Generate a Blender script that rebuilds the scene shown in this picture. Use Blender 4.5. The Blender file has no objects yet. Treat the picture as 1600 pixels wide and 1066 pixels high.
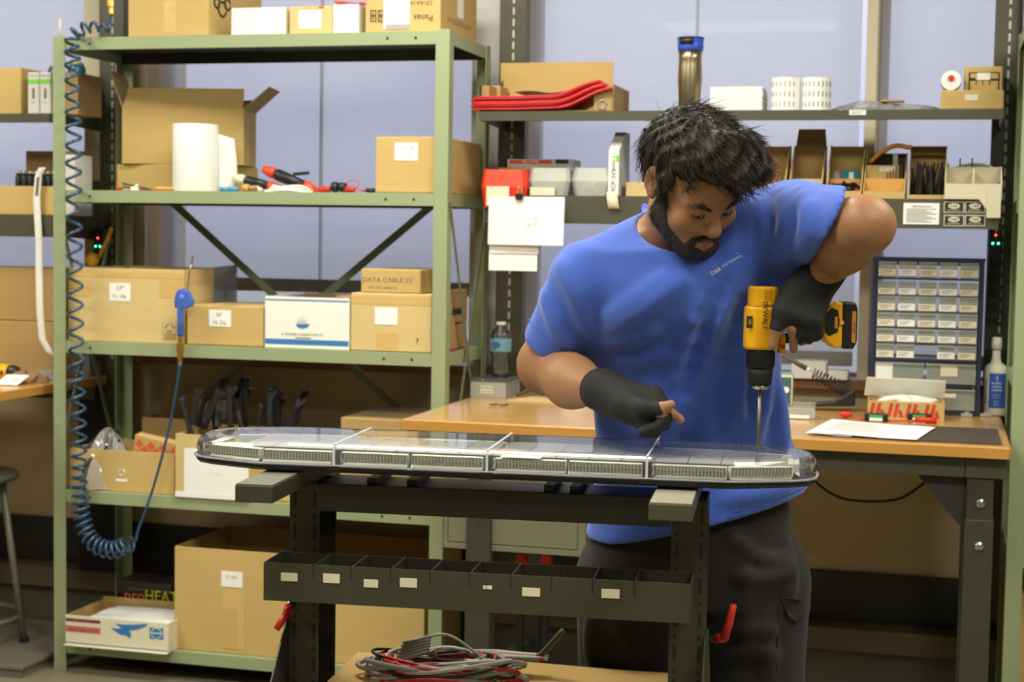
import bpy, bmesh, math, random
import numpy as np
from mathutils import Vector, Matrix, Euler
random.seed(7)
rng = np.random.default_rng(7)
PI = math.pi
SC = bpy.context.scene
COL = SC.collection

# ------------------------------------------------------------------ camera
CAM = np.array([2.873, -4.771, 1.493]); YAW, PIT, ROL, FPX = 0.2620, 0.0645, 0.0164, 2497.0
FW = np.array([-math.sin(YAW)*math.cos(PIT), math.cos(YAW)*math.cos(PIT), -math.sin(PIT)])
RT = np.array([math.cos(YAW), math.sin(YAW), 0.0]); UP = np.cross(RT, FW)
_c, _s = math.cos(ROL), math.sin(ROL)
cam = bpy.data.cameras.new('camera'); camo = bpy.data.objects.new('camera', cam); COL.objects.link(camo)
cam.sensor_fit = 'HORIZONTAL'; cam.sensor_width = 36.0; cam.lens = FPX/1600*36.0
cam.clip_start = 0.05; cam.clip_end = 100
rx = RT*_c + UP*_s
ux = UP*_c - RT*_s
camo.matrix_world = Matrix(((rx[0], ux[0], -FW[0], CAM[0]), (rx[1], ux[1], -FW[1], CAM[1]), (rx[2], ux[2], -FW[2], CAM[2]), (0, 0, 0, 1)))
cam.dof.use_dof = True; cam.dof.focus_distance = 3.02; cam.dof.aperture_fstop = 6.3
SC.camera = camo

# ------------------------------------------------------------------ exposure, sky, lamps
SC.view_settings.view_transform = 'Standard'; SC.view_settings.look = 'None'
SC.view_settings.gamma = 1.0; SC.view_settings.use_curve_mapping = False
SC.view_settings.exposure = 0.0
W = bpy.data.worlds.new('sky'); SC.world = W; W.use_nodes = True
nt = W.node_tree; nt.nodes.clear()
wo = nt.nodes.new('ShaderNodeOutputWorld'); bg = nt.nodes.new('ShaderNodeBackground')
tc = nt.nodes.new('ShaderNodeTexCoord'); sx = nt.nodes.new('ShaderNodeSeparateXYZ')
rp = nt.nodes.new('ShaderNodeValToRGB'); mr = nt.nodes.new('ShaderNodeMapRange')
nt.links.new(tc.outputs['Generated'], sx.inputs[0]); nt.links.new(sx.outputs['Z'], mr.inputs['Value'])
mr.inputs['From Min'].default_value = -0.30; mr.inputs['From Max'].default_value = 0.60
nt.links.new(mr.outputs['Result'], rp.inputs['Fac']); nt.links.new(rp.outputs['Color'], bg.inputs['Color'])
e = rp.color_ramp.elements
e[0].position = 0.0; e[0].color = (0.32, 0.32, 0.34, 1)
e[1].position = 1.0; e[1].color = (0.84, 0.88, 0.97, 1)
for p_, c_ in ((0.29, (0.33, 0.335, 0.36, 1)), (0.35, (0.50, 0.53, 0.69, 1)), (0.44, (0.62, 0.65, 0.80, 1)), (0.56, (0.84, 0.86, 0.92, 1))):
    q_ = e.new(p_); q_.color = c_
bg.inputs['Strength'].default_value = 1.25
nt.links.new(bg.outputs[0], wo.inputs[0])
def area(name, loc, sx_, sy_, power, col):
    l = bpy.data.lights.new(name, 'AREA'); l.shape = 'RECTANGLE'; l.size = sx_; l.size_y = sy_; l.energy = power; l.color = col
    o = bpy.data.objects.new(name, l); COL.objects.link(o); o.location = loc
    return o
LAMP = (1.0, 0.965, 0.85)
for lx, ly, lp in ((-0.9, -1.0, 40), (1.5, -0.9, 44), (4.0, -1.0, 40), (-0.9, -2.9, 42), (1.5, -2.7, 46), (4.0, -2.9, 42), (1.5, -5.2, 22), (4.2, -5.2, 20)):
    area('ceiling_lamp', (lx, ly, 3.02), 1.2, 0.6, lp*1.10, LAMP)

# ------------------------------------------------------------------ pixels -> points on real planes
def ray(px, py):
    a = px-800; b = py-533; u = _c*a+_s*b; v = -_s*a+_c*b
    return FW + RT*u/FPX - UP*v/FPX
def atY(px, py, Y):
    d = ray(px, py); return CAM + d*((Y-CAM[1])/d[1])
def atZ(px, py, Z):
    d = ray(px, py); return CAM + d*((Z-CAM[2])/d[2])
def atD(px, py, D): return CAM + ray(px, py)*D

# ------------------------------------------------------------------ materials
def S(r, g, b):
    f = lambda x: (x/255/12.92 if x/255 <= 0.04045 else ((x/255+0.055)/1.055)**2.4)
    return (f(r), f(g), f(b), 1)
_M = {}
def mat(key, col, rough=0.6, metal=0.0, var=0.10, scale=8.0, bump=0.0, bscale=60.0, stretch=(1, 1, 1), alpha=1.0, trans=0.0, emit=None, coat=0.0, sheen=0.0, spec=0.5):
    if key in _M: return _M[key]
    m = bpy.data.materials.new(key); m.use_nodes = True; n = m.node_tree; N = n.nodes; L = n.links
    b = N['Principled BSDF']
    b.inputs['Roughness'].default_value = rough; b.inputs['Metallic'].default_value = metal
    b.inputs['Specular IOR Level'].default_value = spec
    t = N.new('ShaderNodeTexCoord'); mp = N.new('ShaderNodeMapping'); mp.inputs['Scale'].default_value = stretch
    L.new(t.outputs['Object'], mp.inputs['Vector'])
    nz = N.new('ShaderNodeTexNoise'); nz.inputs['Scale'].default_value = scale; nz.inputs['Detail'].default_value = 5
    L.new(mp.outputs[0], nz.inputs['Vector'])
    mx = N.new('ShaderNodeMix'); mx.data_type = 'RGBA'
    mx.inputs[6].default_value = tuple(max(0, c*(1-var)) for c in col[:3])+(1,)
    mx.inputs[7].default_value = tuple(min(1, c*(1+var)) for c in col[:3])+(1,)
    L.new(nz.outputs['Fac'], mx.inputs[0]); L.new(mx.outputs[2], b.inputs['Base Color'])
    if bump:
        n2 = N.new('ShaderNodeTexNoise'); n2.inputs['Scale'].default_value = bscale; n2.inputs['Detail'].default_value = 4
        L.new(mp.outputs[0], n2.inputs['Vector'])
        bp = N.new('ShaderNodeBump'); bp.inputs['Strength'].default_value = bump; bp.inputs['Distance'].default_value = 0.01
        L.new(n2.outputs['Fac'], bp.inputs['Height']); L.new(bp.outputs[0], b.inputs['Normal'])
    if trans: b.inputs['Transmission Weight'].default_value = trans
    if coat: b.inputs['Coat Weight'].default_value = coat; b.inputs['Coat Roughness'].default_value = 0.15
    if sheen: b.inputs['Sheen Weight'].default_value = sheen; b.inputs['Sheen Roughness'].default_value = 0.5
    if emit:
        b.inputs['Emission Color'].default_value = emit[0]; b.inputs['Emission Strength'].default_value = emit[1]
    if alpha < 1: b.inputs['Alpha'].default_value = alpha
    _M[key] = m
    return m
def clear(key, tint=(1, 1, 1, 1), milky=0.0, milk=(0.85, 0.87, 0.82, 1), rough=0.03, refl=1.0):
    """clear plastic sheet: see-through, Fresnel reflections, optional milky haze"""
    if key in _M: return _M[key]
    m = bpy.data.materials.new(key); m.use_nodes = True; n = m.node_tree; N = n.nodes; L = n.links
    N.clear(); out = N.new('ShaderNodeOutputMaterial')
    tr = N.new('ShaderNodeBsdfTransparent'); tr.inputs[0].default_value = tint
    gl = N.new('ShaderNodeBsdfGlossy'); gl.inputs['Roughness'].default_value = rough
    fr = N.new('ShaderNodeFresnel'); fr.inputs['IOR'].default_value = 1.45
    df = N.new('ShaderNodeBsdfDiffuse'); df.inputs[0].default_value = milk
    m0 = N.new('ShaderNodeMixShader'); m0.inputs[0].default_value = milky
    L.new(tr.outputs[0], m0.inputs[1]); L.new(df.outputs[0], m0.inputs[2])
    ml = N.new('ShaderNodeMath'); ml.operation = 'MULTIPLY'; ml.inputs[1].default_value = refl
    L.new(fr.outputs[0], ml.inputs[0])
    m1 = N.new('ShaderNodeMixShader'); L.new(ml.outputs[0], m1.inputs[0]); L.new(m0.outputs[0], m1.inputs[1]); L.new(gl.outputs[0], m1.inputs[2])
    L.new(m1.outputs[0], out.inputs[0]); _M[key] = m
    return m
GREEN = mat('green_paint', S(152, 164, 124), 0.45, 0, 0.06, 5, 0.05, 90)
GREEN_SHADED = mat('green_paint_shaded', S(112, 122, 90), 0.5, 0, 0.08, 5)  # rack green with the backlit shade of the braces put into it
GREY = mat('olive_grey_paint', S(78, 77, 60), 0.42, 0, 0.07, 6, 0.04, 120)
LEGM = mat('dark_leg_paint', S(62, 60, 48), 0.45, 0, 0.08, 6)
CARTM = mat('dark_olive_paint', S(66, 65, 50), 0.42, 0, 0.09, 5, 0.05, 150)
CARD = mat('cardboard', S(200, 169, 104), 0.8, 0, 0.07, 6, 0.06, 40, (1, 1, 6))
CARD2 = mat('cardboard_pale', S(212, 186, 126), 0.8, 0, 0.07, 6, 0.06, 40, (1, 1, 6))
CARD3 = mat('cardboard_brown', S(178, 146, 92), 0.8, 0, 0.08, 6, 0.06, 40, (1, 1, 6))
CARD_D = mat('cardboard_inside', S(172, 142, 90), 0.85, 0, 0.08, 6)
TAPE = mat('packing_tape', S(214, 178, 112), 0.25, 0, 0.06, 20, 0.15, 30)
WHITE = mat('white_board', S(240, 238, 228), 0.6, 0, 0.02, 8)
PAPER = mat('paper', S(243, 242, 236), 0.75, 0, 0.02, 8)
CREAM = mat('cream_label', S(226, 220, 190), 0.7, 0, 0.05, 20)
INK = mat('black_ink', S(38, 36, 34), 0.7, 0, 0.02)
INKG = mat('grey_pen', S(120, 105, 85), 0.8, 0, 0.02)
INKB = mat('blue_print', S(52, 122, 184), 0.6, 0, 0.04)
INKR = mat('red_print', S(206, 62, 40), 0.6, 0, 0.05)
INKO = mat('orange_print', S(228, 98, 60), 0.6, 0, 0.06, 30)
BLACK = mat('black_plastic', S(28, 28, 27), 0.4, 0, 0.1, 10)
BLACKM = mat('black_rubber', S(24, 24, 24), 0.75, 0, 0.1, 10)
STEEL = mat('steel', S(170, 168, 160), 0.3, 1.0, 0.05)
CHROME = mat('bright_steel', S(205, 203, 196), 0.18, 1.0, 0.04)
BRASS = mat('brass', S(196, 150, 70), 0.35, 0.9, 0.06)
RED = mat('red_plastic', S(208, 44, 26), 0.4, 0, 0.05)
ORANGE = mat('orange_red_plastic', S(232, 74, 34), 0.35, 0, 0.05)
YELLOW = mat('yellow_plastic', S(240, 176, 20), 0.38, 0, 0.05, 8)
BLUEP = mat('blue_plastic', S(72, 104, 196), 0.4, 0, 0.06)
NAVY = mat('navy_plastic', S(42, 48, 74), 0.4, 0, 0.08)
WOODT = mat('bench_laminate', S(202, 155, 86), 0.22, 0, 0.10, 3.0, 0.02, 20, (1, 12, 12), coat=0.3)
WOODE = mat('bench_edge_wood', S(200, 146, 70), 0.3, 0, 0.12, 3.0, 0.03, 20, (1, 10, 10))
SILLW = mat('sill_wood', S(128, 88, 56), 0.5, 0, 0.12, 3, 0.03, 20, (1, 12, 12))
HOSEM = mat('blue_hose', S(44, 76, 104), 0.22, 0, 0.06, coat=0.4)
CLEAR = clear('clear_plastic', (0.93, 0.94, 0.92, 1), 0.10)
MILKY = clear('milky_plastic', (0.9, 0.92, 0.88, 1), 0.45, (0.80, 0.82, 0.74, 1), 0.15)
BAG = clear('plastic_bag', (0.9, 0.9, 0.9, 1), 0.28, (0.8, 0.8, 0.8, 1), 0.08)

# ------------------------------------------------------------------ object helpers
def link(o, parent=None):
    COL.objects.link(o)
    if parent is not None: o.parent = parent
    return o
def tag(o, label=None, cat=None, group=None, kind=None):
    if label: o['label'] = label
    if cat: o['category'] = cat
    if group: o['group'] = group
    if kind: o['kind'] = kind
    return o
def thing(name, label, cat, loc=(0, 0, 0), rz=0.0, group=None, rot=None):
    o = bpy.data.objects.new(name, None); o.empty_display_size = 0.05; link(o)
    o.location = tuple(float(v) for v in loc); o.rotation_euler = rot if rot else (0, 0, rz)
    return tag(o, label, cat, group)
class MB:
    """collects shapes into one mesh"""
    def __init__(s): s.v = []; s.f = []
    def add(s, v, f):
        n = len(s.v); s.v += [tuple(float(c) for c in p) for p in v]; s.f += [tuple(i+n for i in q) for q in f]; return s
    def box(s, x0, x1, y0, y1, z0, z1, M=None):
        v = [(x0, y0, z0), (x1, y0, z0), (x1, y1, z0), (x0, y1, z0), (x0, y0, z1), (x1, y0, z1), (x1, y1, z1), (x0, y1, z1)]
        if M is not None: v = [M @ Vector(p) for p in v]
        return s.add(v, [(3, 2, 1, 0), (4, 5, 6, 7), (0, 1, 5, 4), (1, 2, 6, 5), (2, 3, 7, 6), (3, 0, 4, 7)])
    def prism(s, poly, a0, a1, axis='z', M=None):
        """polygon (counter-clockwise pairs) extruded along an axis"""
        def P(p, a): return {'z': (p[0], p[1], a), 'y': (p[0], a, p[1]), 'x': (a, p[0], p[1])}[axis]
        n = len(poly); v = [P(p, a0) for p in poly]+[P(p, a1) for p in poly]
        if M is not None: v = [M @ Vector(p) for p in v]
        return s.add(v, [tuple(range(n))[::-1], tuple(range(n, 2*n))]+[(i, (i+1) % n, n+(i+1) % n, n+i) for i in range(n)])
    def lathe(s, prof, n=20, M=None, cap=True):
        v = []
        for r, z in prof:
            for k in range(n):
                a = 2*PI*k/n; v.append((r*math.cos(a), r*math.sin(a), z))
        if M is not None: v = [M @ Vector(p) for p in v]
        f = []
        for j in range(len(prof)-1):
            for k in range(n): f.append((j*n+k, j*n+(k+1) % n, (j+1)*n+(k+1) % n, (j+1)*n+k))
        if cap: f += [tuple(range(n))[::-1], tuple(range((len(prof)-1)*n, len(prof)*n))]
        return s.add(v, f)
    def tube(s, pts, r, n=8, cap=True):
        P = [Vector([float(c) for c in p]) for p in pts]; m = len(P)
        R = r if hasattr(r, '__len__') else [r]*m
        v = []; up = None
        for i in range(m):
            t = (P[min(i+1, m-1)]-P[max(i-1, 0)])
            if t.length < 1e-9: t = Vector((0, 0, 1))
            t.normalize()
            if up is None: up = t.orthogonal().normalized()
            up = (up-t*up.dot(t))
            up = up.normalized() if up.length > 1e-6 else t.orthogonal().normalized()
            w = t.cross(up)
            for k in range(n):
                a = 2*PI*k/n; v.append(P[i]+(up*math.cos(a)+w*math.sin(a))*R[i])
        f = [(i*n+k, i*n+(k+1) % n, (i+1)*n+(k+1) % n, (i+1)*n+k) for i in range(m-1) for k in range(n)]
        if cap: f += [tuple(range(n))[::-1], tuple(range((m-1)*n, m*n))]
        return s.add(v, f)
    def bar(s, a, b, w, t, up=(0, 1, 0)):
        """flat bar from a to b, width w across, thickness t along up"""
        a, b, up = Vector([float(c) for c in a]), Vector([float(c) for c in b]), Vector(up)
        d = (b-a).normalized(); u = (up-d*up.dot(d)).normalized(); w_ = d.cross(u)
        v = [p+w_*(i*w/2)+u*(j*t/2) for p in (a, b) for i, j in ((-1, -1), (1, -1), (1, 1), (-1, 1))]
        return s.add(v, [(3, 2, 1, 0), (4, 5, 6, 7), (0, 1, 5, 4), (1, 2, 6, 5), (2, 3, 7, 6), (3, 0, 4, 7)])
    def grid(s, fn, nu, nv):
        v = [fn(i/nu, j/nv) for j in range(nv+1) for i in range(nu+1)]
        return s.add(v, [(j*(nu+1)+i, j*(nu+1)+i+1, (j+1)*(nu+1)+i+1, (j+1)*(nu+1)+i) for j in range(nv) for i in range(nu)])
    def sphere(s, c, r, n=12, m=8, M=None):
        rr = r if hasattr(r, '__len__') else (r, r, r)
        v = [(c[0]+rr[0]*math.sin(PI*j/m)*math.cos(2*PI*k/n), c[1]+rr[1]*math.sin(PI*j/m)*math.sin(2*PI*k/n), c[2]-rr[2]*math.cos(PI*j/m)) for j in range(1, m) for k in range(n)]
        v += [(c[0], c[1], c[2]-rr[2]), (c[0], c[1], c[2]+rr[2])]
        if M is not None: v = [M @ Vector(p) for p in v]
        f = [(j*n+k, j*n+(k+1) % n, (j+1)*n+(k+1) % n, (j+1)*n+k) for j in range(m-2) for k in range(n)]
        b, t = (m-1)*n, (m-1)*n+1
        f += [(b, (k+1) % n, k) for k in range(n)]+[((m-2)*n+k, (m-2)*n+(k+1) % n, t) for k in range(n)]
        return s.add(v, f)
    def build(s, name, m, parent=None, bevel=0.0, smooth=False, loc=None, rot=None, thick=0.0, seg=2, sub=0):
        me = bpy.data.meshes.new(name); me.from_pydata(s.v, [], s.f); me.update()
        bm = bmesh.new(); bm.from_mesh(me); bmesh.ops.recalc_face_normals(bm, faces=bm.faces); bm.to_mesh(me); bm.free()
        me.materials.append(m)
        if smooth: me.polygons.foreach_set('use_smooth', [True]*len(me.polygons))
        o = bpy.data.objects.new(name, me); link(o, parent)
        if loc is not None: o.location = tuple(float(c) for c in loc)
        if rot is not None: o.rotation_euler = rot
        if thick:
            d = o.modifiers.new('solid', 'SOLIDIFY'); d.thickness = thick; d.offset = 0
        if bevel:
            d = o.modifiers.new('bevel', 'BEVEL'); d.width = bevel; d.segments = seg; d.limit_method = 'ANGLE'; d.angle_limit = 0.7
        if sub:
            d = o.modifiers.new('sub', 'SUBSURF'); d.levels = sub; d.render_levels = sub
        return o
def bx(name, m, parent, x0, x1, y0, y1, z0, z1, bevel=0.0, M=None):
    return MB().box(x0, x1, y0, y1, z0, z1, M).build(name, m, parent, bevel)
FRONT = (PI/2, 0, 0)
TEXTS = []
def txt(parent, s, loc, size, m=None, rot=FRONT, name='printed_lettering', ax='CENTER', sx=1.0):
    c = bpy.data.curves.new(name, 'FONT'); c.body = s; c.size = size; c.align_x = ax; c.align_y = 'CENTER'; c.resolution_u = 2
    c.materials.append(m or INK)
    o = bpy.data.objects.new('lettering_source', c); link(o, parent); TEXTS.append((o, name)); o.location = tuple(float(v) for v in loc); o.rotation_euler = rot; o.scale = (sx, 1, 1)
    return o
def structure(o, label=None): o['kind'] = 'structure'; return o
def smoothpath(pts, n=8):
    """Catmull-Rom through points"""
    P = [np.array(p, float) for p in pts]; P = [2*P[0]-P[1]]+P+[2*P[-1]-P[-2]]; out = []
    for i in range(1, len(P)-2):
        for k in range(n):
            t = k/n; a, b, c, d = P[i-1:i+3]
            out.append(0.5*((2*b)+(-a+c)*t+(2*a-5*b+4*c-d)*t*t+(-a+3*b-3*c+d)*t**3))
    out.append(P[-2]); return out

# ------------------------------------------------------------------ room
WY = 0.60
FLOORM = mat('floor_concrete', S(136, 129, 104), 0.4, 0, 0.10, 2.0, 0.03, 30)
WALLM = mat('tan_wall', S(204, 182, 142), 0.75, 0, 0.05, 2.0, 0.03, 60)
BEIGE = mat('beige_wall', S(150, 142, 120), 0.8, 0, 0.03, 2.0)
TRIMM = mat('window_trim_paint', S(202, 192, 164), 0.5, 0, 0.03, 4)
TRIMW = mat('pale_trim_paint', S(206, 206, 204), 0.5, 0, 0.03, 4)
structure(bx('floor', FLOORM, None, -4.0, 6.6, -8.0, 0.9, -0.1, 0.0))
structure(bx('ceiling', mat('ceiling_tile', S(190, 186, 172), 0.9, 0, 0.02), None, -4.0, 6.6, -8.0, 0.9, 3.06, 3.16))
structure(bx('wall_left', BEIGE, None, -4.1, -4.0, -8.0, 0.9, 0, 3.1))
structure(bx('wall_right', BEIGE, None, 6.6, 6.7, -8.0, 0.9, 0, 3.1))
structure(bx('wall_front', BEIGE, None, -4.0, 6.6, -8.1, -8.0, 0, 3.1))
# back wall: below the sill, above the windows, and the piers between them
SILL, HEAD = 1.045, 2.72
wins = [(-1.55, -0.215), (0.035, 1.274), (1.455, 2.612), (2.65, 3.95)]
wb = MB(); wb.box(-4, 6.6, WY, 0.9, 0, SILL-0.03); wb.box(-4, 6.6, WY, 0.9, HEAD, 3.1)
edges = [-4.0]+[v for w in wins for v in w]+[6.6]
for i in range(0, len(edges), 2): wb.box(edges[i], edges[i+1], WY+0.001, 0.9, SILL-0.03, HEAD)
structure(wb.build('wall_back', WALLM))
structure(bx('trim_1', TRIMM, None, -0.03, 0.034, WY-0.03, WY+0.02, SILL, HEAD, 0.003))
structure(bx('trim_2', TRIMW, None, 1.276, 1.454, WY-0.012, WY+0.02, SILL, HEAD, 0.003))
structure(bx('trim_3', TRIMM, None, 2.613, 2.649, WY-0.04, WY+0.10, SILL, HEAD, 0.003))
structure(bx('trim_4', TRIMM, None, -0.214, -0.15, WY-0.03, WY+0.02, SILL, HEAD, 0.003))
structure(bx('trim_5', SILLW, None, -4.0, 6.6, WY-0.05, 0.9, SILL-0.034, SILL, 0.004))
# low convector along the wall: flat band painted dark for the recess, ledge and face
DARKB = mat('dark_flat_paint', S(48, 47, 38), 0.6, 0, 0.15, 8)
LEDGE = mat('convector_paint', S(108, 96, 72), 0.5, 0, 0.08, 4)
structure(bx('recess_band', DARKB, None, -4, 6.6, WY-0.02, WY-0.001, 0.24, 0.405))
structure(bx('trim_6', LEDGE, None, -4, 6.6, 0.47, WY-0.021, 0.165, 0.240, 0.004))
structure(bx('trim_7', mat('convector_face', S(92, 88, 72), 0.5, 0, 0.08, 4), None, -4, 6.6, 0.50, WY-0.021, 0.0, 0.160, 0.002))
# windows: frame, pane and a translucent roller shade
def shade_mat():
    m = bpy.data.materials.new('roller_shade_fabric'); m.use_nodes = True; n = m.node_tree; N = n.nodes; L = n.links; N.clear()
    out = N.new('ShaderNodeOutputMaterial'); tl = N.new('ShaderNodeBsdfTranslucent'); df = N.new('ShaderNodeBsdfDiffuse'); tr = N.new('ShaderNodeBsdfTransparent')
    t = N.new('ShaderNodeTexCoord'); mp = N.new('ShaderNodeMapping'); mp.inputs['Scale'].default_value = (3, 1, 120)
    nz = N.new('ShaderNodeTexNoise'); nz.inputs['Scale'].default_value = 4; L.new(t.outputs['Object'], mp.inputs[0]); L.new(mp.outputs[0], nz.inputs['Vector'])
    mx = N.new('ShaderNodeMix'); mx.data_type = 'RGBA'; mx.inputs[6].default_value = (0.66, 0.66, 0.70, 1); mx.inputs[7].default_value = (0.82, 0.82, 0.86, 1)
    L.new(nz.outputs['Fac'], mx.inputs[0])
    for q in (tl, df): L.new(mx.outputs[2], q.inputs[0])
    tr.inputs[0].default_value = (0.9, 0.9, 0.95, 1)
    a = N.new('ShaderNodeMixShader'); a.inputs[0].default_value = 0.42; L.new(tl.outputs[0], a.inputs[1]); L.new(df.outputs[0], a.inputs[2])
    b = N.new('ShaderNodeMixShader'); b.inputs[0].default_value = 0.46; L.new(a.outputs[0], b.inputs[1]); L.new(tr.outputs[0], b.inputs[2])
    L.new(b.outputs[0], out.inputs[0]); return m
SHADE = shade_mat()
PANE = clear('window_pane', (0.97, 0.98, 1, 1), 0.0, rough=0.0, refl=0.6)
FRAMEM = mat('window_frame_paint', S(176, 180, 186), 0.4, 0.2, 0.03)
HEM = mat('shade_hem', S(150, 146, 140), 0.6, 0, 0.04)
for i, ((x0, x1), zb) in enumerate(zip(wins, (1.13, 1.33, 1.13, 1.13))):
    w = bpy.data.objects.new('window_%d' % (i+1), None); link(w); w.location = (0, 0, 0); structure(w)
    f = MB(); y0, y1 = 0.74, 0.79
    f.box(x0, x0+0.03, y0, y1, SILL, HEAD); f.box(x1-0.003, x1, y0, y1, SILL, HEAD); f.box(x0+.03, x1-.003, y0, y1, SILL, SILL+0.012); f.box(x0+.03, x1-.003, y0, y1, HEAD-0.04, HEAD)
    if i < 3: f.box((x0+x1)/2-0.004, (x0+x1)/2+0.004, y0, y0+0.02, SILL+.03, HEAD-.04)
    f.build('window_frame', FRAMEM, w, 0.003)
    MB().box(x0+.03, x1-.003, 0.765, 0.769, SILL+.012, HEAD-.04).build('window_pane', PANE, w)
    s0, s1 = x0+0.006, x1-0.020
    MB().grid(lambda u, v: (s0+(s1-s0)*u, 0.675+0.0015*math.sin(v*9+i), zb+(HEAD-zb)*v), 2, 24).build('roller_shade', SHADE, w, smooth=True)
    bx('shade_hem', HEM, w, s0, s1, 0.668, 0.684, zb-0.048, zb, 0.003)
# ------------------------------------------------------------------ green steel storage racks
RW, RD, RH = 1.378, 0.461, 2.135
SHZ = [0.102, 0.620, 1.124, 1.628, 2.130]      # top faces of the five shelves
def rack(label, X, Y, seen=True):
    t = thing('storage_rack', label, 'rack', (X, Y, 0), 0, None)
    p, th = 0.045, 0.003
    L = [(0, 0), (p, 0), (p, th), (th, th), (th, p), (0, p)]
    for sx_, sy_ in ((0, 0), (1, 0), (0, 1), (1, 1)):
        poly = [(x if not sx_ else RW-x, y if not sy_ else RD-y) for x, y in L]
        if (sx_+sy_) % 2: poly = poly[::-1]
        o = MB().prism(poly, 0.0, RH).build('post', GREEN, t)
        MB().box(0, 0.05, -0.003, 0.0, 0, 0.004).build('foot_plate', GREEN, o, loc=((0 if not sx_ else RW-0.05), (0 if not sy_ else RD+0.003), 0))
    a = 0.0035
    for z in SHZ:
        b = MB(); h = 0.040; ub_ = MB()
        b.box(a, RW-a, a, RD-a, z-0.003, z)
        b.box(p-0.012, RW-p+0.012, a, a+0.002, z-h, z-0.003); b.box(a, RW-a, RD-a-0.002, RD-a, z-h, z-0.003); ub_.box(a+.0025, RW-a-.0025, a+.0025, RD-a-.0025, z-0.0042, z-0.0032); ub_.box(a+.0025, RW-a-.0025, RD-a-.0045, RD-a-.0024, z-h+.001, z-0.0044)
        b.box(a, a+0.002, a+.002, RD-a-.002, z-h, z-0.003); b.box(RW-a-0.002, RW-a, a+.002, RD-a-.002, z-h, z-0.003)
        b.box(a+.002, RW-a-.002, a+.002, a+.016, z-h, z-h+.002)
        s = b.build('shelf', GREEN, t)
        ub_.build('shaded_underside', mat('underside_shade', S(58, 58, 48), 0.6, 0, 0.1, 6), s)  # shade under the shelf and inside the rear lip painted as dark plates
        hb = MB()
        for hx in (0.135, RW-0.205, RW-0.112): hb.lathe([(0.0042, 0), (0.0042, 0.002)], 10, Matrix.Translation((hx, a+0.0002, z-0.02)) @ Matrix.Rotation(PI/2, 4, 'X'))
        hb.build('punched_hole', INK, s)
    if seen:
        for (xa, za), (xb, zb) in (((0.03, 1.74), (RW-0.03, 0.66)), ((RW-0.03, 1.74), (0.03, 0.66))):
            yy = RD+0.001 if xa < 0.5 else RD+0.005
            MB().bar((xa, yy, za), (xb, yy, zb), 0.026, 0.003).build('rear_brace', GREEN_SHADED, t)
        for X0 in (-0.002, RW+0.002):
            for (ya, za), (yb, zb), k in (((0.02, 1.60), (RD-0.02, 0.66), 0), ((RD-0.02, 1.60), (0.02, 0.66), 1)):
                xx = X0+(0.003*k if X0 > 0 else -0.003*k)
                MB().bar((xx, ya, za), (xx, yb, zb), 0.019, 0.002, (1, 0, 0)).build('side_brace', GREEN_SHADED, t)
    return t
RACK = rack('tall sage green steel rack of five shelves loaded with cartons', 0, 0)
for zz_ in (2.02, 1.045): bx('bracket_tab', GREEN, RACK, RW+0.0005, RW+0.003, RD-0.022, RD-0.002, zz_, zz_+0.075, 0.0008)
rack2 = rack('sage green rack post at the right end of the workbench', 3.076, -0.06, False)

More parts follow.
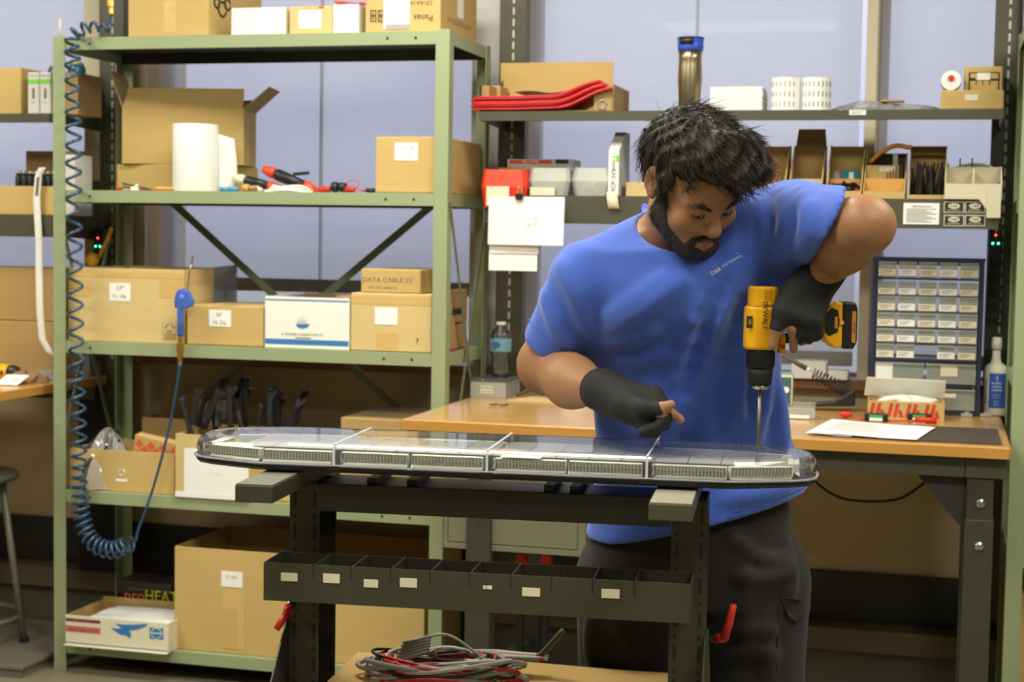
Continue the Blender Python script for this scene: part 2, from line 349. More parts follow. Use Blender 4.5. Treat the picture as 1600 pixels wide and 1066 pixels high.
# ------------------------------------------------------------------ workbenches with slotted uprights and two shelves
BZ = 0.967
def bench(label, X0, X1, Yf, uprights, shelf_x, zs, legs):
    t = thing('workbench', label, 'workbench', ((X0+X1)/2, Yf+0.38, 0)); ox, oy = (X0+X1)/2, Yf+0.38
    q = lambda x0, x1, y0, y1, z0, z1: (x0-ox, x1-ox, y0-oy, y1-oy, z0, z1)
    top = bx('worktop', WOODT, t, *q(X0, X1, Yf, Yf+0.90, BZ-0.032, BZ), 0.004)
    bx('front_edge', WOODE, top, *q(X0, X1, Yf-0.004, Yf-0.0002, BZ-0.031, BZ-0.002), 0.0015)
    bx('side_edge', WOODE, top, *q(X0-0.004, X0-0.0002, Yf, Yf+0.90, BZ-0.031, BZ-0.002), 0.0015)
    bx('side_edge', WOODE, top, *q(X1+0.0002, X1+0.004, Yf, Yf+0.90, BZ-0.031, BZ-0.002), 0.0015)
    ap = bx('front_apron', GREY, t, *q(X0+0.09, X1-0.11, Yf+0.03, Yf+0.045, BZ-0.088, BZ-0.033), 0.002)
    for a, b in ((X0+0.005, X0+0.088), (X1-0.108, X1-0.006)):
        bx('corner_bracket', GREY, t, *q(a, b, Yf+0.028, Yf+0.09, BZ-0.088, BZ-0.033), 0.002)
    bx('rear_apron', GREY, t, *q(X0+0.02, X1-0.02, Yf+0.85, Yf+0.865, BZ-0.088, BZ-0.033), 0.002)
    for lx in legs:
        for k, ly in enumerate((Yf+0.035, Yf+0.62)):
            l = bx('leg', LEGM, t, *q(lx, lx+0.068, ly, ly+0.06, 0.012, BZ-0.089), 0.003)
            bx('leg_sleeve', LEGM, l, *q(lx-0.003, lx+0.071, ly-0.003, ly+0.063, 0.012, BZ-0.20), 0.002)
            MB().lathe([(0.03, 0), (0.03, 0.008), (0.012, 0.012)], 14, Matrix.Translation((lx+0.034-ox, ly+0.03-oy, 0))).build('levelling_foot', BLACK, l)
            if k == 0:
                for bz in (BZ-0.155, BZ-0.27):
                    MB().lathe([(0.0115, 0), (0.0115, 0.004), (0.007, 0.008)], 12, Matrix.Translation((lx+0.036-ox, ly-0.003-oy, bz)) @ Matrix.Rotation(PI/2, 4, 'X')).build('bolt', CHROME, l)
        g = MB(); side = -1 if lx > ox else 1
        gx = lx if side < 0 else lx+0.068
        g.prism([(gx-ox, BZ-0.089), (gx+side*0.13-ox, BZ-0.089), (gx-ox, BZ-0.24)] if side > 0 else [(gx-ox, BZ-0.089), (gx-ox, BZ-0.24), (gx+side*0.13-ox, BZ-0.089)], Yf+0.06-oy, Yf+0.064-oy, 'y').build('gusset', DARKB, t)
        bx('foot_rail', GREY, t, *q(lx+0.01, lx+0.058, Yf+0.099, Yf+0.616, 0.16, 0.20), 0.002)
    for ux0, ux1 in uprights:
        yu = Yf+0.912
        u = bx('upright', GREY, t, *q(ux0, ux1, yu, yu+0.055, 0.3, 2.80), 0.003)
        sl = MB(); cx = (ux0+ux1)/2-ox+0.002
        z = BZ+0.06
        while z < 2.7: sl.box(cx-0.0035, cx+0.0035, yu-oy-0.0012, yu-oy+0.001, z, z+0.024); z += 0.038
        sl.build('slot_row', mat('slot_daylight', S(196, 196, 190), 0.5), u)['kind'] = 'stuff'  # pale strips: window light through the slots, painted on
    for sx0, sx1, z1, z0, dep in zs:
        y1 = Yf+0.908; y0 = y1-dep
        b = MB(); b.box(*q(sx0, sx1, y0, y1, z1-0.003, z1)); b.box(*q(sx0, sx1, y0, y0+0.003, z0, z1-0.003)); b.box(*q(sx0, sx1, y0+.003, y0+0.02, z0, z0+0.003))
        b.box(*q(sx0, sx0+0.003, y0+.003, y1, z0, z1-0.003)); b.box(*q(sx1-0.003, sx1, y0+.003, y1, z0, z1-0.003))
        s = b.build('shelf', GREY, t)
        for xx in (sx0-0.0035, sx1+0.0005):
            MB().prism([(y0+0.02-oy, z0+0.004), (y1-oy, z0-0.01), (y1-oy, z1+0.13), (y1-0.04-oy, z1+0.13), (y0+0.02-oy, z1)], xx-ox, xx+0.003-ox, 'x').build('shelf_bracket', GREY, t)
    return t
YB = -0.43                                     # front of both benches
SY1, SY2 = 0.14, 0.16                          # front faces of the upper and the lower shelf
zU1, zU0 = atY(1300, 171.5, SY1)[2], atY(1300, 187, SY1)[2]
zL1, zL0 = atY(1440, 311, SY2)[2], atY(1440, 357, SY2)[2]
ub = YB+0.908
xU0, xU1 = atY(748, 180, SY1)[0], atY(1568, 187, SY1)[0]
xL0, xL1 = atY(757, 330, SY2)[0], atY(1560, 335, SY2)[0]
BENCH = bench('long workbench with orange wooden top under two loaded shelves', 1.385, 3.058, YB, [(1.403, 1.497), (3.008, 3.092)],
              None, [(xU0, xU1, zU1, zU0, ub-SY1), (xL0, xL1, zL1, zL0, ub-SY2)], (1.575, 2.955))
lz1, lz0 = atY(40, 336, SY2)[2], atY(40, 370, SY2)[2]
BENCHL = bench('second wooden topped workbench, at the far left behind the stool', -1.75, -0.066, YB, [(-1.70, -1.61), (-0.098, -0.004)],
               None, [(-1.7, -0.10, zU1, zU0, ub-SY1), (-1.7, -0.10, lz1, lz0, ub-SY2)], (-1.68, -1.25))

t = thing('dark_fill_panel', 'added black panel at the dark back corner under the left bench', 'sheet', (-0.084, 0.455, 0.245))  # made-up panel filling an unidentified dark area at the bench corner
bx('panel_body', BLACKM, t, -0.08, 0.078, -0.012, 0.012, 0, 0.68, 0.002); bx('panel_edge', BLACK, t, -0.081, 0.079, -0.0135, 0.0135, 0.681, 0.69)
# drawer unit hung under the left part of the bench
x0, x1 = atY(689, 830, YB+0.02)[0], atY(912, 840, YB+0.02)[0]
zb, zt = atY(800, 866, YB+0.02)[2], BZ-0.0885
x0 = max(x0, 1.389)
DRW = mat('drawer_paint', S(122, 122, 96), 0.4, 0, 0.05, 4)
t = thing('drawer_unit', 'grey green steel drawer hung under the bench top', 'drawer', ((x0+x1)/2, YB+0.02, zb)); w = x1-x0; h = zt-zb
bx('drawer_case', DRW, t, -w/2, w/2, 0.03, 0.34, 0, h, 0.002)
f = MB(); f.box(-w/2, w/2, 0.026, 0.0298, 0, 0.016); f.box(-w/2, -w/2+0.012, 0.026, 0.0298, 0.016, h); f.box(w/2-0.022, w/2, 0.026, 0.0298, 0.016, h); f.build('case_frame', DRW, t, 0.001)
bx('drawer_front', DRW, t, -w/2+0.014, w/2-0.024, 0.0265, 0.0297, 0.019, h-0.002, 0.002)

# ------------------------------------------------------------------ the work stand and the light bar on it
CO = np.array([2.057, -1.8035]); CA = math.radians(5.514)
def cw(u, v, z): return (CO[0]+u*math.cos(CA)-v*math.sin(CA), CO[1]+u*math.sin(CA)+v*math.cos(CA), z)
def cl(P): d = np.array(P[:2])-CO; return np.array([d[0]*math.cos(CA)+d[1]*math.sin(CA), -d[0]*math.sin(CA)+d[1]*math.cos(CA), P[2]])
def atV(px, py, v):
    n = np.array([-math.sin(CA), math.cos(CA), 0]); d = ray(px, py)
    return cl(CAM+d*((np.array([CO[0], CO[1], 0])-CAM)@n+v)/(d@n))
t = STAND = thing('work_stand', 'dark olive steel work stand with bin rail under the light bar', 'stand', (CO[0], CO[1], 0), CA)
for sgn, a, b in ((-1, -0.413, -0.353), (1, 0.336, 0.402)):
    w = 0.003; io = b if sgn < 0 else a; ou = a if sgn < 0 else b
    k = 1 if sgn < 0 else -1
    poly = [(ou, -0.03), (io, -0.03), (io, -0.03+w), (ou+k*w, -0.03+w), (ou+k*w, 0.095-w), (io, 0.095-w), (io, 0.095), (ou, 0.095)]
    o = MB().prism(poly if sgn < 0 else poly[::-1], 0.09, 1.004).build('post', CARTM, t)
    sl = MB(); z = 0.30
    while z < 0.965:
        for xx in (a+0.008, b-0.012):
            for y in (-0.0306,):
                sl.box(xx, xx+0.006, y, y+0.002, z, z+0.030); sl.box(xx, xx+0.006, y, y+0.002, z+0.042, z+0.050)
        z += 0.066
    if sgn > 0:
        for zz in (0.34, 0.56, 0.78): sl.box(b-0.001, b+0.0006, 0.01, 0.013, zz, zz+0.19); sl.box(b-0.001, b+0.0006, 0.055, 0.058, zz-0.05, zz+0.14)
    sl.build('slot_row', INK, o)['kind'] = 'stuff'
    bs = MB(); z = 0.3
    while z < 0.965: bs.box(io-0.010, io-0.004, 0.0915, 0.0925, z, z+0.030) if sgn < 0 else None; z += 0.05
    if sgn < 0: bs.build('rear_slot_row', INK, o).__setitem__('kind', 'stuff')
    gx = a-0.004 if sgn < 0 else b+0.001
    MB().prism([(-0.36, 0.06), (0.43, 0.06), (0.43, 0.40), (0.10, 0.73), (-0.03, 0.745), (-0.36, 0.40)], gx, gx+0.003, 'x').build('side_gusset', CARTM, t)
    bx('foot_beam', CARTM, t, a, b, -0.36, 0.44, 0.045, 0.088, 0.003)
    for vv in (-0.32, 0.40):
        MB().lathe([(0.02, -0.012), (0.022, 0), (0.02, 0.012)], 14, Matrix.Translation(((a+b)/2, vv, 0.0225)) @ Matrix.Rotation(PI/2, 4, 'Y')).build('caster', BLACKM, t)
bx('front_beam', CARTM, t, -0.352, 0.335, -0.032, -0.028, 0.952, 1.007, 0.001)
bx('top_frame', CARTM, t, -0.352, 0.335, -0.027, 0.094, 0.996, 1.007, 0.002)
arm_l = bx('support_arm', CARTM, t, -0.435, -0.364, -0.29, 0.17, 1.008, 1.0395, 0.002)
bx('rubber_pad', mat('pad_rubber', S(104, 102, 86), 0.6, 0, 0.08, 12), arm_l, -0.4335, -0.3655, -0.288, 0.168, 1.0397, 1.0415)
arm_r = bx('support_arm', GREY, t, 0.312, 0.388, -0.285, 0.17, 1.008, 1.0375, 0.002)  # right arm and pad lighter: the light on them is put into the colour
bx('rubber_pad', mat('pad_rubber_lit', S(138, 134, 112), 0.6, 0, 0.08, 12), arm_r, 0.3135, 0.3865, -0.283, 0.168, 1.0377, 1.0395)
for u0, u1 in ((-0.26, -0.16), (0.09, 0.16)):
    bx('cross_strap', BLACK, t, u0, u0+0.02, -0.02, 0.15, 1.0075, 1.020); bx('cross_strap', BLACK, t, u1-0.02, u1, -0.02, 0.15, 1.0075, 1.020)
# bin rail
r0, r1, v0, v1, zb, zt = -0.423, 0.382, -0.16, -0.033, 0.800, 0.873
rail = MB(); e_ = 0.002
rail.box(r0, r1, v0, v0+e_, zb, zt); rail.box(r0, r1, v1-e_, v1, zb, zt-0.004); rail.box(r0, r1, v0+e_, v1-e_, zb, zb+e_)
rail.box(r0, r0+e_, v0+e_, v1-e_, zb+e_, zt); rail.box(r1-e_, r1, v0+e_, v1-e_, zb+e_, zt)
rail = rail.build('bin_rail', CARTM, t, 0.0006)
slits = [-0.3255, -0.2524, -0.1763, -0.1008, -0.0259, 0.0518, 0.1266, 0.2030, 0.2800]
for k, u in enumerate(slits):
    bx('slit', INK, rail, u-0.0012, u+0.0012, v0-0.0007, v0+0.0005, zt-0.026, zt+0.0003)
    bx('slit', INK, rail, u-0.0012, u+0.0012, v1-0.0025, v1-e_-0.0001, zt-0.03, zt-0.0038)
    if k != 6: bx('divider', CARTM, rail, u-0.0009, u+0.0009, v0+e_, v1-e_, zb+0.004, zt-0.002)
for (pa, qa, pb, qb) in ((439, 894.5, 465, 909), (505, 896, 531, 912), (568.5, 905, 591, 919), (625, 903, 651.6, 919), (816, 918, 844, 933), (940, 920, 968, 936), (755, 915, 760, 921), (761, 915, 769, 921.5)):
    A, B = atV(pa, qa, v0), atV(pb, qb, v0)
    b_ = (B[0]-A[0]) > 0.015
    bx('bin_label', CREAM, rail, A[0], B[0], v0-0.0012, v0-0.0003, B[2], A[2], 0.0006 if not b_ else 0.001)
# lower shelf of the stand
bx('lower_shelf', CARTM, t, -0.352, 0.335, -0.025, 0.25, 0.565, 0.595, 0.002)
# red clamp levers
def lever(pts):
    P = [atV(*p) for p in pts]
    m = MB(); m.tube([P[0], P[1]], 0.0095, 10); m.tube(P[1:], [0.0095, 0.0075, 0.0065][:len(P)-1], 8)
    o = m.build('clamp_lever', RED, t, smooth=True)
    a, b = Vector(P[0]), Vector(P[1]); d = (b-a).normalized()
    MB().tube([a-d*0.018, a], 0.006, 8).build('lever_stud', STEEL, o)
lever([(1120, 998, 0.02), (1131, 997, 0.0), (1139, 975, -0.01), (1146, 946, -0.02)])
lever([(452, 948, -0.04), (449, 960, -0.06), (441, 970, -0.07), (432, 984, -0.08)])
# the things on its lower shelf
t = thing('cardboard_sheet', 'flat tan cardboard sheet lying on the stand\'s lower shelf', 'cardboard', cw(0, 0, 0.596), CA)
MB().grid(lambda u, v: (-0.345+0.672*u, -0.02+0.262*v, 0.004+0.004*math.sin(5*u)*v), 8, 3).build('sheet', mat('kraft_sheet', S(196, 160, 92), 0.8, 0, 0.05, 4), t, thick=0.003)

# light bar: outline narrows towards both ends
LB = thing('light_bar', 'long clear emergency light bar being drilled on the stand', 'light bar', cw(0, 0, 1.043), CA)
def outline(d=0.0):
    h = [(0.605, 0.0), (0.600, 0.048), (0.585, 0.078), (0.555, 0.100), (0.50, 0.122), (0.455, 0.138), (0.43, 0.141), (0.0, 0.141)]
    q = []
    for x, y in h:
        if y == 0: q.append((x-d, 0)); continue
        k = 1.0 if x > 0.52 else 0.25
        q.append((x-d*k if x else 0.0, y-d))
    up = q+[(-x, y) for x, y in q[::-1] if x > 0]      # from +x round the back to -x
    dn = [(-x, -y) for x, y in up[1:-1]]
    return up+dn
def loft(levels, cap=True):
    m = MB(); n = None; v = []
    for d, z in levels:
        o = outline(d); n = len(o); v += [(x, y, z) for x, y in o]
    k = len(levels)
    f = [(j*n+i, j*n+(i+1) % n, (j+1)*n+(i+1) % n, (j+1)*n+i) for j in range(k-1) for i in range(n)]
    if cap: f += [tuple(range((k-1)*n, k*n))]
    return m.add(v, f)
m = loft([(0.02, 0), (0.004, 0.003), (0, 0.008), (0, 0.013), (0.004, 0.0145)]); n = len(outline())
m.f.append(tuple(range(n))[::-1]); m.build('base_tray', BLACK, LB)
GLOSS = clear('lens_plastic', (0.98, 0.99, 0.99, 1), 0.07, (0.9, 0.92, 0.95, 1), 0.02, 1.15)
m = loft([(0.003, 0.0146), (0.001, 0.030), (0.003, 0.044), (0.007, 0.051), (0.014, 0.0545), (0.035, 0.056)]).build('clear_lens', GLOSS, LB)
RIMM = clear('lens_rim', (0.85, 0.87, 0.9, 1), 0.45, (0.75, 0.78, 0.82, 1), 0.05, 1.2)
m = loft([(0.0005, 0.0147), (-0.0035, 0.0152), (-0.0035, 0.0172), (0.0012, 0.0178)], False).build('lens_rim', RIMM, LB)
# reflecting deck plates under the lens top, in three rows of panels
DECK = mat('deck_panel', S(192, 194, 192), 0.35, 0.15, 0.05, 10)
DECKW = mat('deck_sticker', S(238, 236, 222), 0.5)
for i in range(16):
    for j in range(2):
        ua = -0.49+0.0613*i; va = -0.096+0.098*j
        bx('deck_panel', DECK, LB, ua, ua+0.0595, va, va+0.096, 0.0405, 0.0425, 0.0005)
bx('deck_sticker', DECKW, LB, 0.022, 0.098, -0.128, -0.090, 0.0428, 0.0434)
bx('deck_sticker', DECKW, LB, -0.17, -0.06, 0.075, 0.1, 0.0428, 0.0434)
SILV = mat('reflector_silver', S(232, 230, 212), 0.3, 0.35, 0.06, 60)
LEDW = mat('reflector_white', S(240, 240, 224), 0.4, 0.1, 0.05, 60)
def led(u0, u1, y0, side=-1, rz=0.0, pivot=None):
    L_ = u1-u0; o = thing.__call__ if False else None
    M = Matrix.Translation(((u0+u1)/2, y0, 0)) @ Matrix.Rotation(rz, 4, 'Z')
    d = -side
    hb = MB(); h = L_/2
    hb.box(-h, h, d*0.012 if d > 0 else d*0.022, d*0.022 if d > 0 else d*0.012, 0.016, 0.0395, M)
    hb.add([M @ Vector(p) for p in ((-h, 0, 0.0165), (h, 0, 0.0165), (h, d*0.012, 0.023), (-h, d*0.012, 0.023))], [(0, 1, 2, 3)])
    hb.add([M @ Vector(p) for p in ((-h, d*0.001, 0.0395), (h, d*0.001, 0.0395), (h, d*0.012, 0.037), (-h, d*0.012, 0.037))], [(0, 1, 2, 3)])
    o = hb.build('led_module', LEDW, LB)
    rb = MB(); n = max(6, int(L_/0.0062))
    for k in range(n+1):
        x = -h+0.001+(L_-0.002)*k/n
        rb.add([M @ Vector(p) for p in ((x-0.0005, d*0.0015, 0.024), (x+0.0005, d*0.0015, 0.024), (x+0.0008, d*0.012, 0.024), (x-0.0008, d*0.012, 0.024), (x-0.0005, d*0.0015, 0.038), (x+0.0005, d*0.0015, 0.038), (x+0.0008, d*0.012, 0.038), (x-0.0008, d*0.012, 0.038))],
               [(0, 3, 2, 1), (4, 5, 6, 7), (0, 1, 5, 4), (1, 2, 6, 5), (2, 3, 7, 6), (3, 0, 4, 7)])
    rb.build('reflector_ribs', SILV, o)['kind'] = 'stuff'
    db = MB()
    for k in range(n):
        x = -h+0.001+(L_-0.002)*(k+0.5)/n
        db.sphere((0, 0, 0), (0.0014, 0.0012, 0.002), 6, 4, M @ Matrix.Translation((x, d*0.0118, 0.0275)))
        db.box(x-0.001, x+0.001, min(d*0.009, d*0.0095), max(d*0.009, d*0.0095), 0.0215, 0.0232, M)
    db.build('led_chips', mat('led_chip', S(120, 112, 80), 0.3, 0.2), o)['kind'] = 'stuff'
for a, b in ((-0.437, -0.303), (-0.284, -0.155), (-0.148, -0.012), (0.012, 0.145), (0.150, 0.286), (0.306, 0.44)):
    led(a, b, -0.128); led(a, b, 0.128, 1)
for s in (-1, 1):
    led(s*0.503-0.058, s*0.503+0.058, -0.106, -1, s*0.30); led(s*0.503-0.058, s*0.503+0.058, 0.106, 1, -s*0.30)
    led(s*0.572-0.04, s*0.572+0.04, 0.0, -1, s*PI/2)
DIV = mat('divider_strip', S(214, 216, 220), 0.3, 0, 0.03)
for u in (-0.293, 0.0, 0.296):
    b = MB(); 
    b.box(u-0.0022, u+0.0022, -0.1425, -0.1395, 0.0148, 0.052); b.box(u-0.0022, u+0.0022, 0.1395, 0.1425, 0.0148, 0.052)
    b.box(u-0.0016, u+0.0016, -0.1390, 0.1390, 0.0545, 0.0572)
    b.add([(u-0.0022, -0.1425, 0.052), (u+0.0022, -0.1425, 0.052), (u+0.0016, -0.128, 0.0572), (u-0.0016, -0.128, 0.0572)], [(0, 1, 2, 3)])
    b.build('lens_joint', DIV, LB)
    bx('joint_clip', BLACK, LB, u-0.013, u+0.013, -0.1445, -0.1400, 0.006, 0.0165, 0.001)
    w_ = MB().tube([(u+0.010, -0.125, 0.018), (u+0.013, -0.118, 0.028), (u+0.009, -0.110, 0.038)], 0.0035, 8); w_.build('wire_loop', mat('grey_wire', S(150, 150, 150), 0.4), LB)
# ------------------------------------------------------------------ cartons
class Fr:
    """a box front at wall depth Yf: turns photo coordinates into local x, z"""
    def __init__(s, root, Yf, ox, oy, oz): s.r, s.Y, s.ox, s.oy, s.oz = root, Yf, ox, oy, oz; s.y = Yf-oy
    def __call__(s, px, py): p = atY(px, py, s.Y); return p[0]-s.ox, p[2]-s.oz
    def patch(s, px0, py0, px1, py1, m, name='paper_label', t=0.0008, off=0.0004):
        a, b = s(px0, py0), s(px1, py1); return bx(name, m, s.r, a[0], b[0], s.y-off-t, s.y-off, b[1], a[1])
    def strip(s, px0, px1, py, hz, m, name='printed_line', t=0.0005):
        a, b = s(px0, py), s(px1, py); z = s((px0+px1)/2, py)[1]; return bx(name, m, s.r, a[0], b[0], s.y-0.0004-t, s.y-0.0004, z-hz/2, z+hz/2)
    def text(s, st, px, py, hpx, m=None, off=0.0016, ax='CENTER', sx=1.0, rot=FRONT, name='printed_lettering'):
        a = s(px, py); h = s(px, py-hpx)[1]-a[1]; return txt(s.r, st, (a[0], s.y-off, a[1]), h*1.38, m, rot, name, ax, sx)
def flap(root, a, b, d, m, name='flap', w=0.003, inset=0.003):
    a, b, d = Vector(a), Vector(b), Vector(d); e = (b-a).normalized()*inset
    return MB().add([a+e, b-e, b-e*3+d, a+e*3+d], [(0, 1, 2, 3)]).build(name, m, root, thick=w)
def carton(label, px0, px1, pyt, Yf, dep, zb, opened=False, m=None, name='carton', cat='box', group=None, ztop=None, side_px=None, tape=True, inner=None, rz=0.0, wall=0.004):
    m = m or CARD; pm = (px0+px1)/2
    xa, xb = atY(px0, pyt+10, Yf)[0], atY(px1, pyt+10, Yf)[0]
    zt = ztop if ztop else atY(pm, pyt, Yf)[2]
    w, h = xb-xa, zt-zb; ox, oy = (xa+xb)/2, Yf+dep/2
    r = thing(name, label, cat, (ox, oy, zb+0.0006), rz, group)
    if opened:
        b = MB(); y0, y1 = -dep/2, dep/2; x0, x1 = -w/2, w/2; t = wall
        b.box(x0, x1, y0, y0+t, 0, h); b.box(x0, x1, y1-t, y1, 0, h); b.box(x0, x0+t, y0+t, y1-t, 0, h); b.box(x1-t, x1, y0+t, y1-t, 0, h); b.box(x0+t, x1-t, y0+t, y1-t, 0, t)
        b.build('carton_body', m, r, 0.0012)
    else:
        bx('carton_body', m, r, -w/2, w/2, -dep/2, dep/2, 0, h, 0.004)
        bx('top_seam_tape', TAPE, r, -0.028, 0.028, -dep/2-0.0006, dep/2+0.0006, h+0.0002, h+0.0007) if tape else None
    if tape and not opened: bx('end_tape', TAPE, r, -0.028, 0.028, -dep/2-0.0009, -dep/2-0.0003, h-0.07 if h > 0.09 else h*0.3, h+0.0006)
    f = Fr(r, Yf, ox, oy, zb+0.0006); f.w, f.h, f.d, f.zt = w, h, dep, zt
    return f
z5, z4, z3, z2, z1 = [z+0.0004 for z in SHZ[::-1]]
# --- top shelf of the rack
f = carton('large brown carton at the left of the rack\'s top shelf', 200, 326, -70, 0.03, 0.42, z5, m=CARD, tape=False)
f.patch(256, -60, 276, 51, TAPE, 'end_tape', 0.0005)
for (cx, cy, rr) in ((0.10, 0.0, 0.03), (0.14, 0.02, 0.022), (0.06, 0.015, 0.02)):
    MB().tube([(f.w/2+0.0012, -f.d/2+cx+rr*math.cos(a), 0.10+cy+rr*0.8*math.sin(a)) for a in np.linspace(0.3, 6.0, 16)], 0.0035, 5).build('printed_mark', INK, f.r)
f = carton('low white box beside the large brown carton on the top shelf', 361, 446, 12, 0.035, 0.30, z5, m=WHITE, tape=False)
bx('lid_seam', CREAM, f.r, f.w/2-0.004, f.w/2+0.0008, -f.d/2+0.002, f.d/2, 0.002, f.h-0.004)
f = carton('small tan carton with a white label, between two white boxes on the top shelf', 452, 519, 10, 0.035, 0.30, z5, m=CARD2)
f.patch(467, 16, 502, 44, PAPER); f.patch(478, 10.8, 506, 13, INKR, 'red_print', 0.0003)
f = carton('narrow white box beside the carton with upside-down print on the top shelf', 520, 560, 7, 0.035, 0.28, z5, m=WHITE, tape=False)
bx('box_side_panel', CREAM, f.r, f.w/2+0.0003, f.w/2+0.001, -f.d/2+0.004, f.d/2-0.01, 0.004, f.h-0.003)
w = thing('wire_scrap', 'loose red wires lying on top of the narrow white box', 'wire', (f.ox, f.oy-0.08, f.zt))
for k in range(3): MB().tube(smoothpath([(-0.04+0.02*math.sin(3*j+k), -0.03+0.015*k+0.01*math.cos(2*j), 0.005+0.006*((j+k) % 3)) for j in range(2)]+[(-0.0+0.03*j, 0.01*k, 0.006+0.008*((j+k) % 2)) for j in range(3)], 4), 0.0022, 6).build('wire', INKR, w, smooth=True)
f = carton('carton with black lettering upside down at the right end of the top shelf', 571, 689, -42, 0.035, 0.40, z5, m=CARD, tape=False)
f.patch(600, -40, 640, 44, PAPER, 'shipping_label'); f.patch(603, 38, 640, 46, clear('tape_film', (0.9, 0.9, 0.9, 1), 0.35), 'clear_tape', 0.0004, 0.0014)
f.text('FF', 619, 28, 5.5, mat('violet_ink', S(70, 80, 190), 0.6)); f.text('IIII II III', 622, 40, 4, INKG)
U = Euler((PI/2, PI, 0))
f.text('Panasonic', 676, 27, 10.5, INK, rot=(-PI/2, 0, PI), ax='LEFT', off=0.0006) if False else None
def updown(f, s, px, py, hpx, m=INK, ax='LEFT', sx=1.0):
    a = f(px, py); h = f(px, py-hpx)[1]-a[1]
    o = txt(f.r, s, (a[0], f.y-0.0009, a[1]), h*1.38, m, FRONT, 'printed_lettering', ax, sx); o.rotation_euler = (PI/2, PI, 0); return o
updown(f, 'Panas', 677, 27, 10.5); updown(f, 'CF-AA16', 676, 4, 7)
for gx in (583, 595):
    for (a, b, c, d) in ((0, 16, 9, 17.5), (0, 24, 9, 25.5), (0, 33, 9, 34.5), (0, 16, 1.5, 34), (7.5, 16, 9, 34), (3.6, 20, 5.2, 31)):
        f.patch(gx-4+a, b, gx-4+c, d, INK, 'printed_glyph', 0.0003)
bx('side_label', PAPER, f.r, f.w/2+0.0003, f.w/2+0.001, -0.02, 0.045, 0.07, 0.17); bx('side_print', CARD3, f.r, f.w/2+0.0003, f.w/2+0.0008, -0.13, 0.13, 0.045, 0.06)
# --- second shelf
f0 = carton('flat brown carton under the flapped carton on the second shelf', 182, 355, 257, 0.19, 0.25, z4, m=CARD, tape=False)
f = carton('open carton with raised flaps behind the white paper roll', 190, 366, 169, 0.21, 0.19, f0.zt+0.001, opened=True, m=CARD, rz=0.20)
y0, y1, h, w2 = -f.d/2, f.d/2, f.h, f.w/2
flap(f.r, (-w2, y0, h), (w2, y0, h), (0, 0.045, 0.070), CARD)
flap(f.r, (w2, y1, h), (-w2, y1, h), (0, 0.03, 0.045), CARD_D)
flap(f.r, (-w2, y1, h), (-w2, y0, h), (-0.045, 0, 0.125), CARD)
flap(f.r, (w2, y0, h), (w2, y1, h), (0.085, 0, 0.075), CARD_D)
P = atY(299, 300, 0.075)
t = thing('paper_roll', 'white paper roll standing on the second shelf', 'paper roll', (P[0], 0.105, z4)); hh = atY(299, 195, 0.105)[2]-z4; R_ = 0.0745
MB().lathe([(R_, 0), (R_, hh)], 40).build('rolled_paper', PAPER, t, 0.002, True)
MB().lathe([(0.022, hh+0.0005), (0.022, hh+0.002), (0.018, hh+0.002), (0.018, hh+0.0005)], 20, cap=False).build('core_tube', CARD_D, t)
MB().grid(lambda u, v: (R_*0.94+0.056*u+0.006*math.sin(v*4)*u, 0.026+0.012*u, 0.002+v*(hh*0.86-0.028*u)+0.012*u*v), 5, 8).build('loose_sheet', PAPER, t, smooth=True, thick=0.0006)
def thingtube(name, label, cat, pts, r, m, Yl=None, group=None, n=10):
    o = MB().tube(pts, r, n).build(name, m, None, smooth=True); return tag(o, label, cat, group)
def onz(px, Y, z): return atY(px, 300, Y)[0]
z = z4
x = lambda px, Y=0.04: atY(px, 295, Y)[0]
t = thing('push_pin_driver', 'short red screwdriver at the far left of the second shelf', 'screwdriver', (x(182), 0.04, z+0.006))
MB().tube([(0, 0, 0), (0.015, 0.0, 0.0)], [0.0065, 0.006], 10).build('handle', RED, t, smooth=True); MB().tube([(0.0155, 0, 0), (0.03, 0.02, 0.0)], 0.0018, 6).build('shaft', STEEL, t)
t = thing('tweezers', 'steel tweezers lying beside the red screwdriver', 'tweezers', (x(192), 0.035, z+0.002))
for s in (0, 1): MB().bar((0, 0, 0.022-0.012*s), (0.10, 0.012*s, 0.003), 0.006, 0.0015, (0, 1, 0)).build('arm', STEEL, t)
t = thing('white_connector', 'small white plastic connector in front of the tweezers', 'connector', (x(213), 0.03, z)); bx('plug_body', WHITE, t, -0.012, 0.012, -0.008, 0.008, 0, 0.013, 0.002); MB().tube([(0.0, 0, 0.0135), (0.012, 0, 0.02)], 0.003, 6).build('plug_lead', WHITE, t)
t = thing('red_wire', 'thin red wire lying on the shelf before the flat carton', 'wire', (x(225), 0.05, z+0.002)); MB().tube(smoothpath([(-0.04, 0, 0), (0, 0.006, 0), (0.05, -0.004, 0), (0.09, 0.004, 0)], 5), 0.002, 6).build('wire', INKR, t)
t = thing('wooden_handle_tool', 'wooden tool handle lying left of the white paper roll', 'tool', (x(240), 0.055, z+0.0078)); MB().lathe([(0.004, -0.002), (0.007, 0), (0.0078, 0.02), (0.006, 0.05), (0.0075, 0.07)], 12, Matrix.Rotation(PI/2, 4, 'Y')).build('handle', mat('tool_wood', S(206, 160, 84), 0.5, 0, 0.1, 20), t, smooth=True); MB().tube([(0.0705, 0, 0), (0.09, 0, 0)], 0.003, 8).build('ferrule', BRASS, t)
t = thing('blue_crimp_connector', 'bright blue crimp connector right of the white paper roll', 'connector', (x(347), 0.03, z+0.0075)); CY = mat('cyan_plastic', S(60, 160, 214), 0.35)
for a, b in ((0, 0.028), (0.033, 0.060)): MB().tube([(a, 0, 0), (b, 0, 0)], [0.0075, 0.0072], 12).build('sleeve', CY, t, smooth=True)
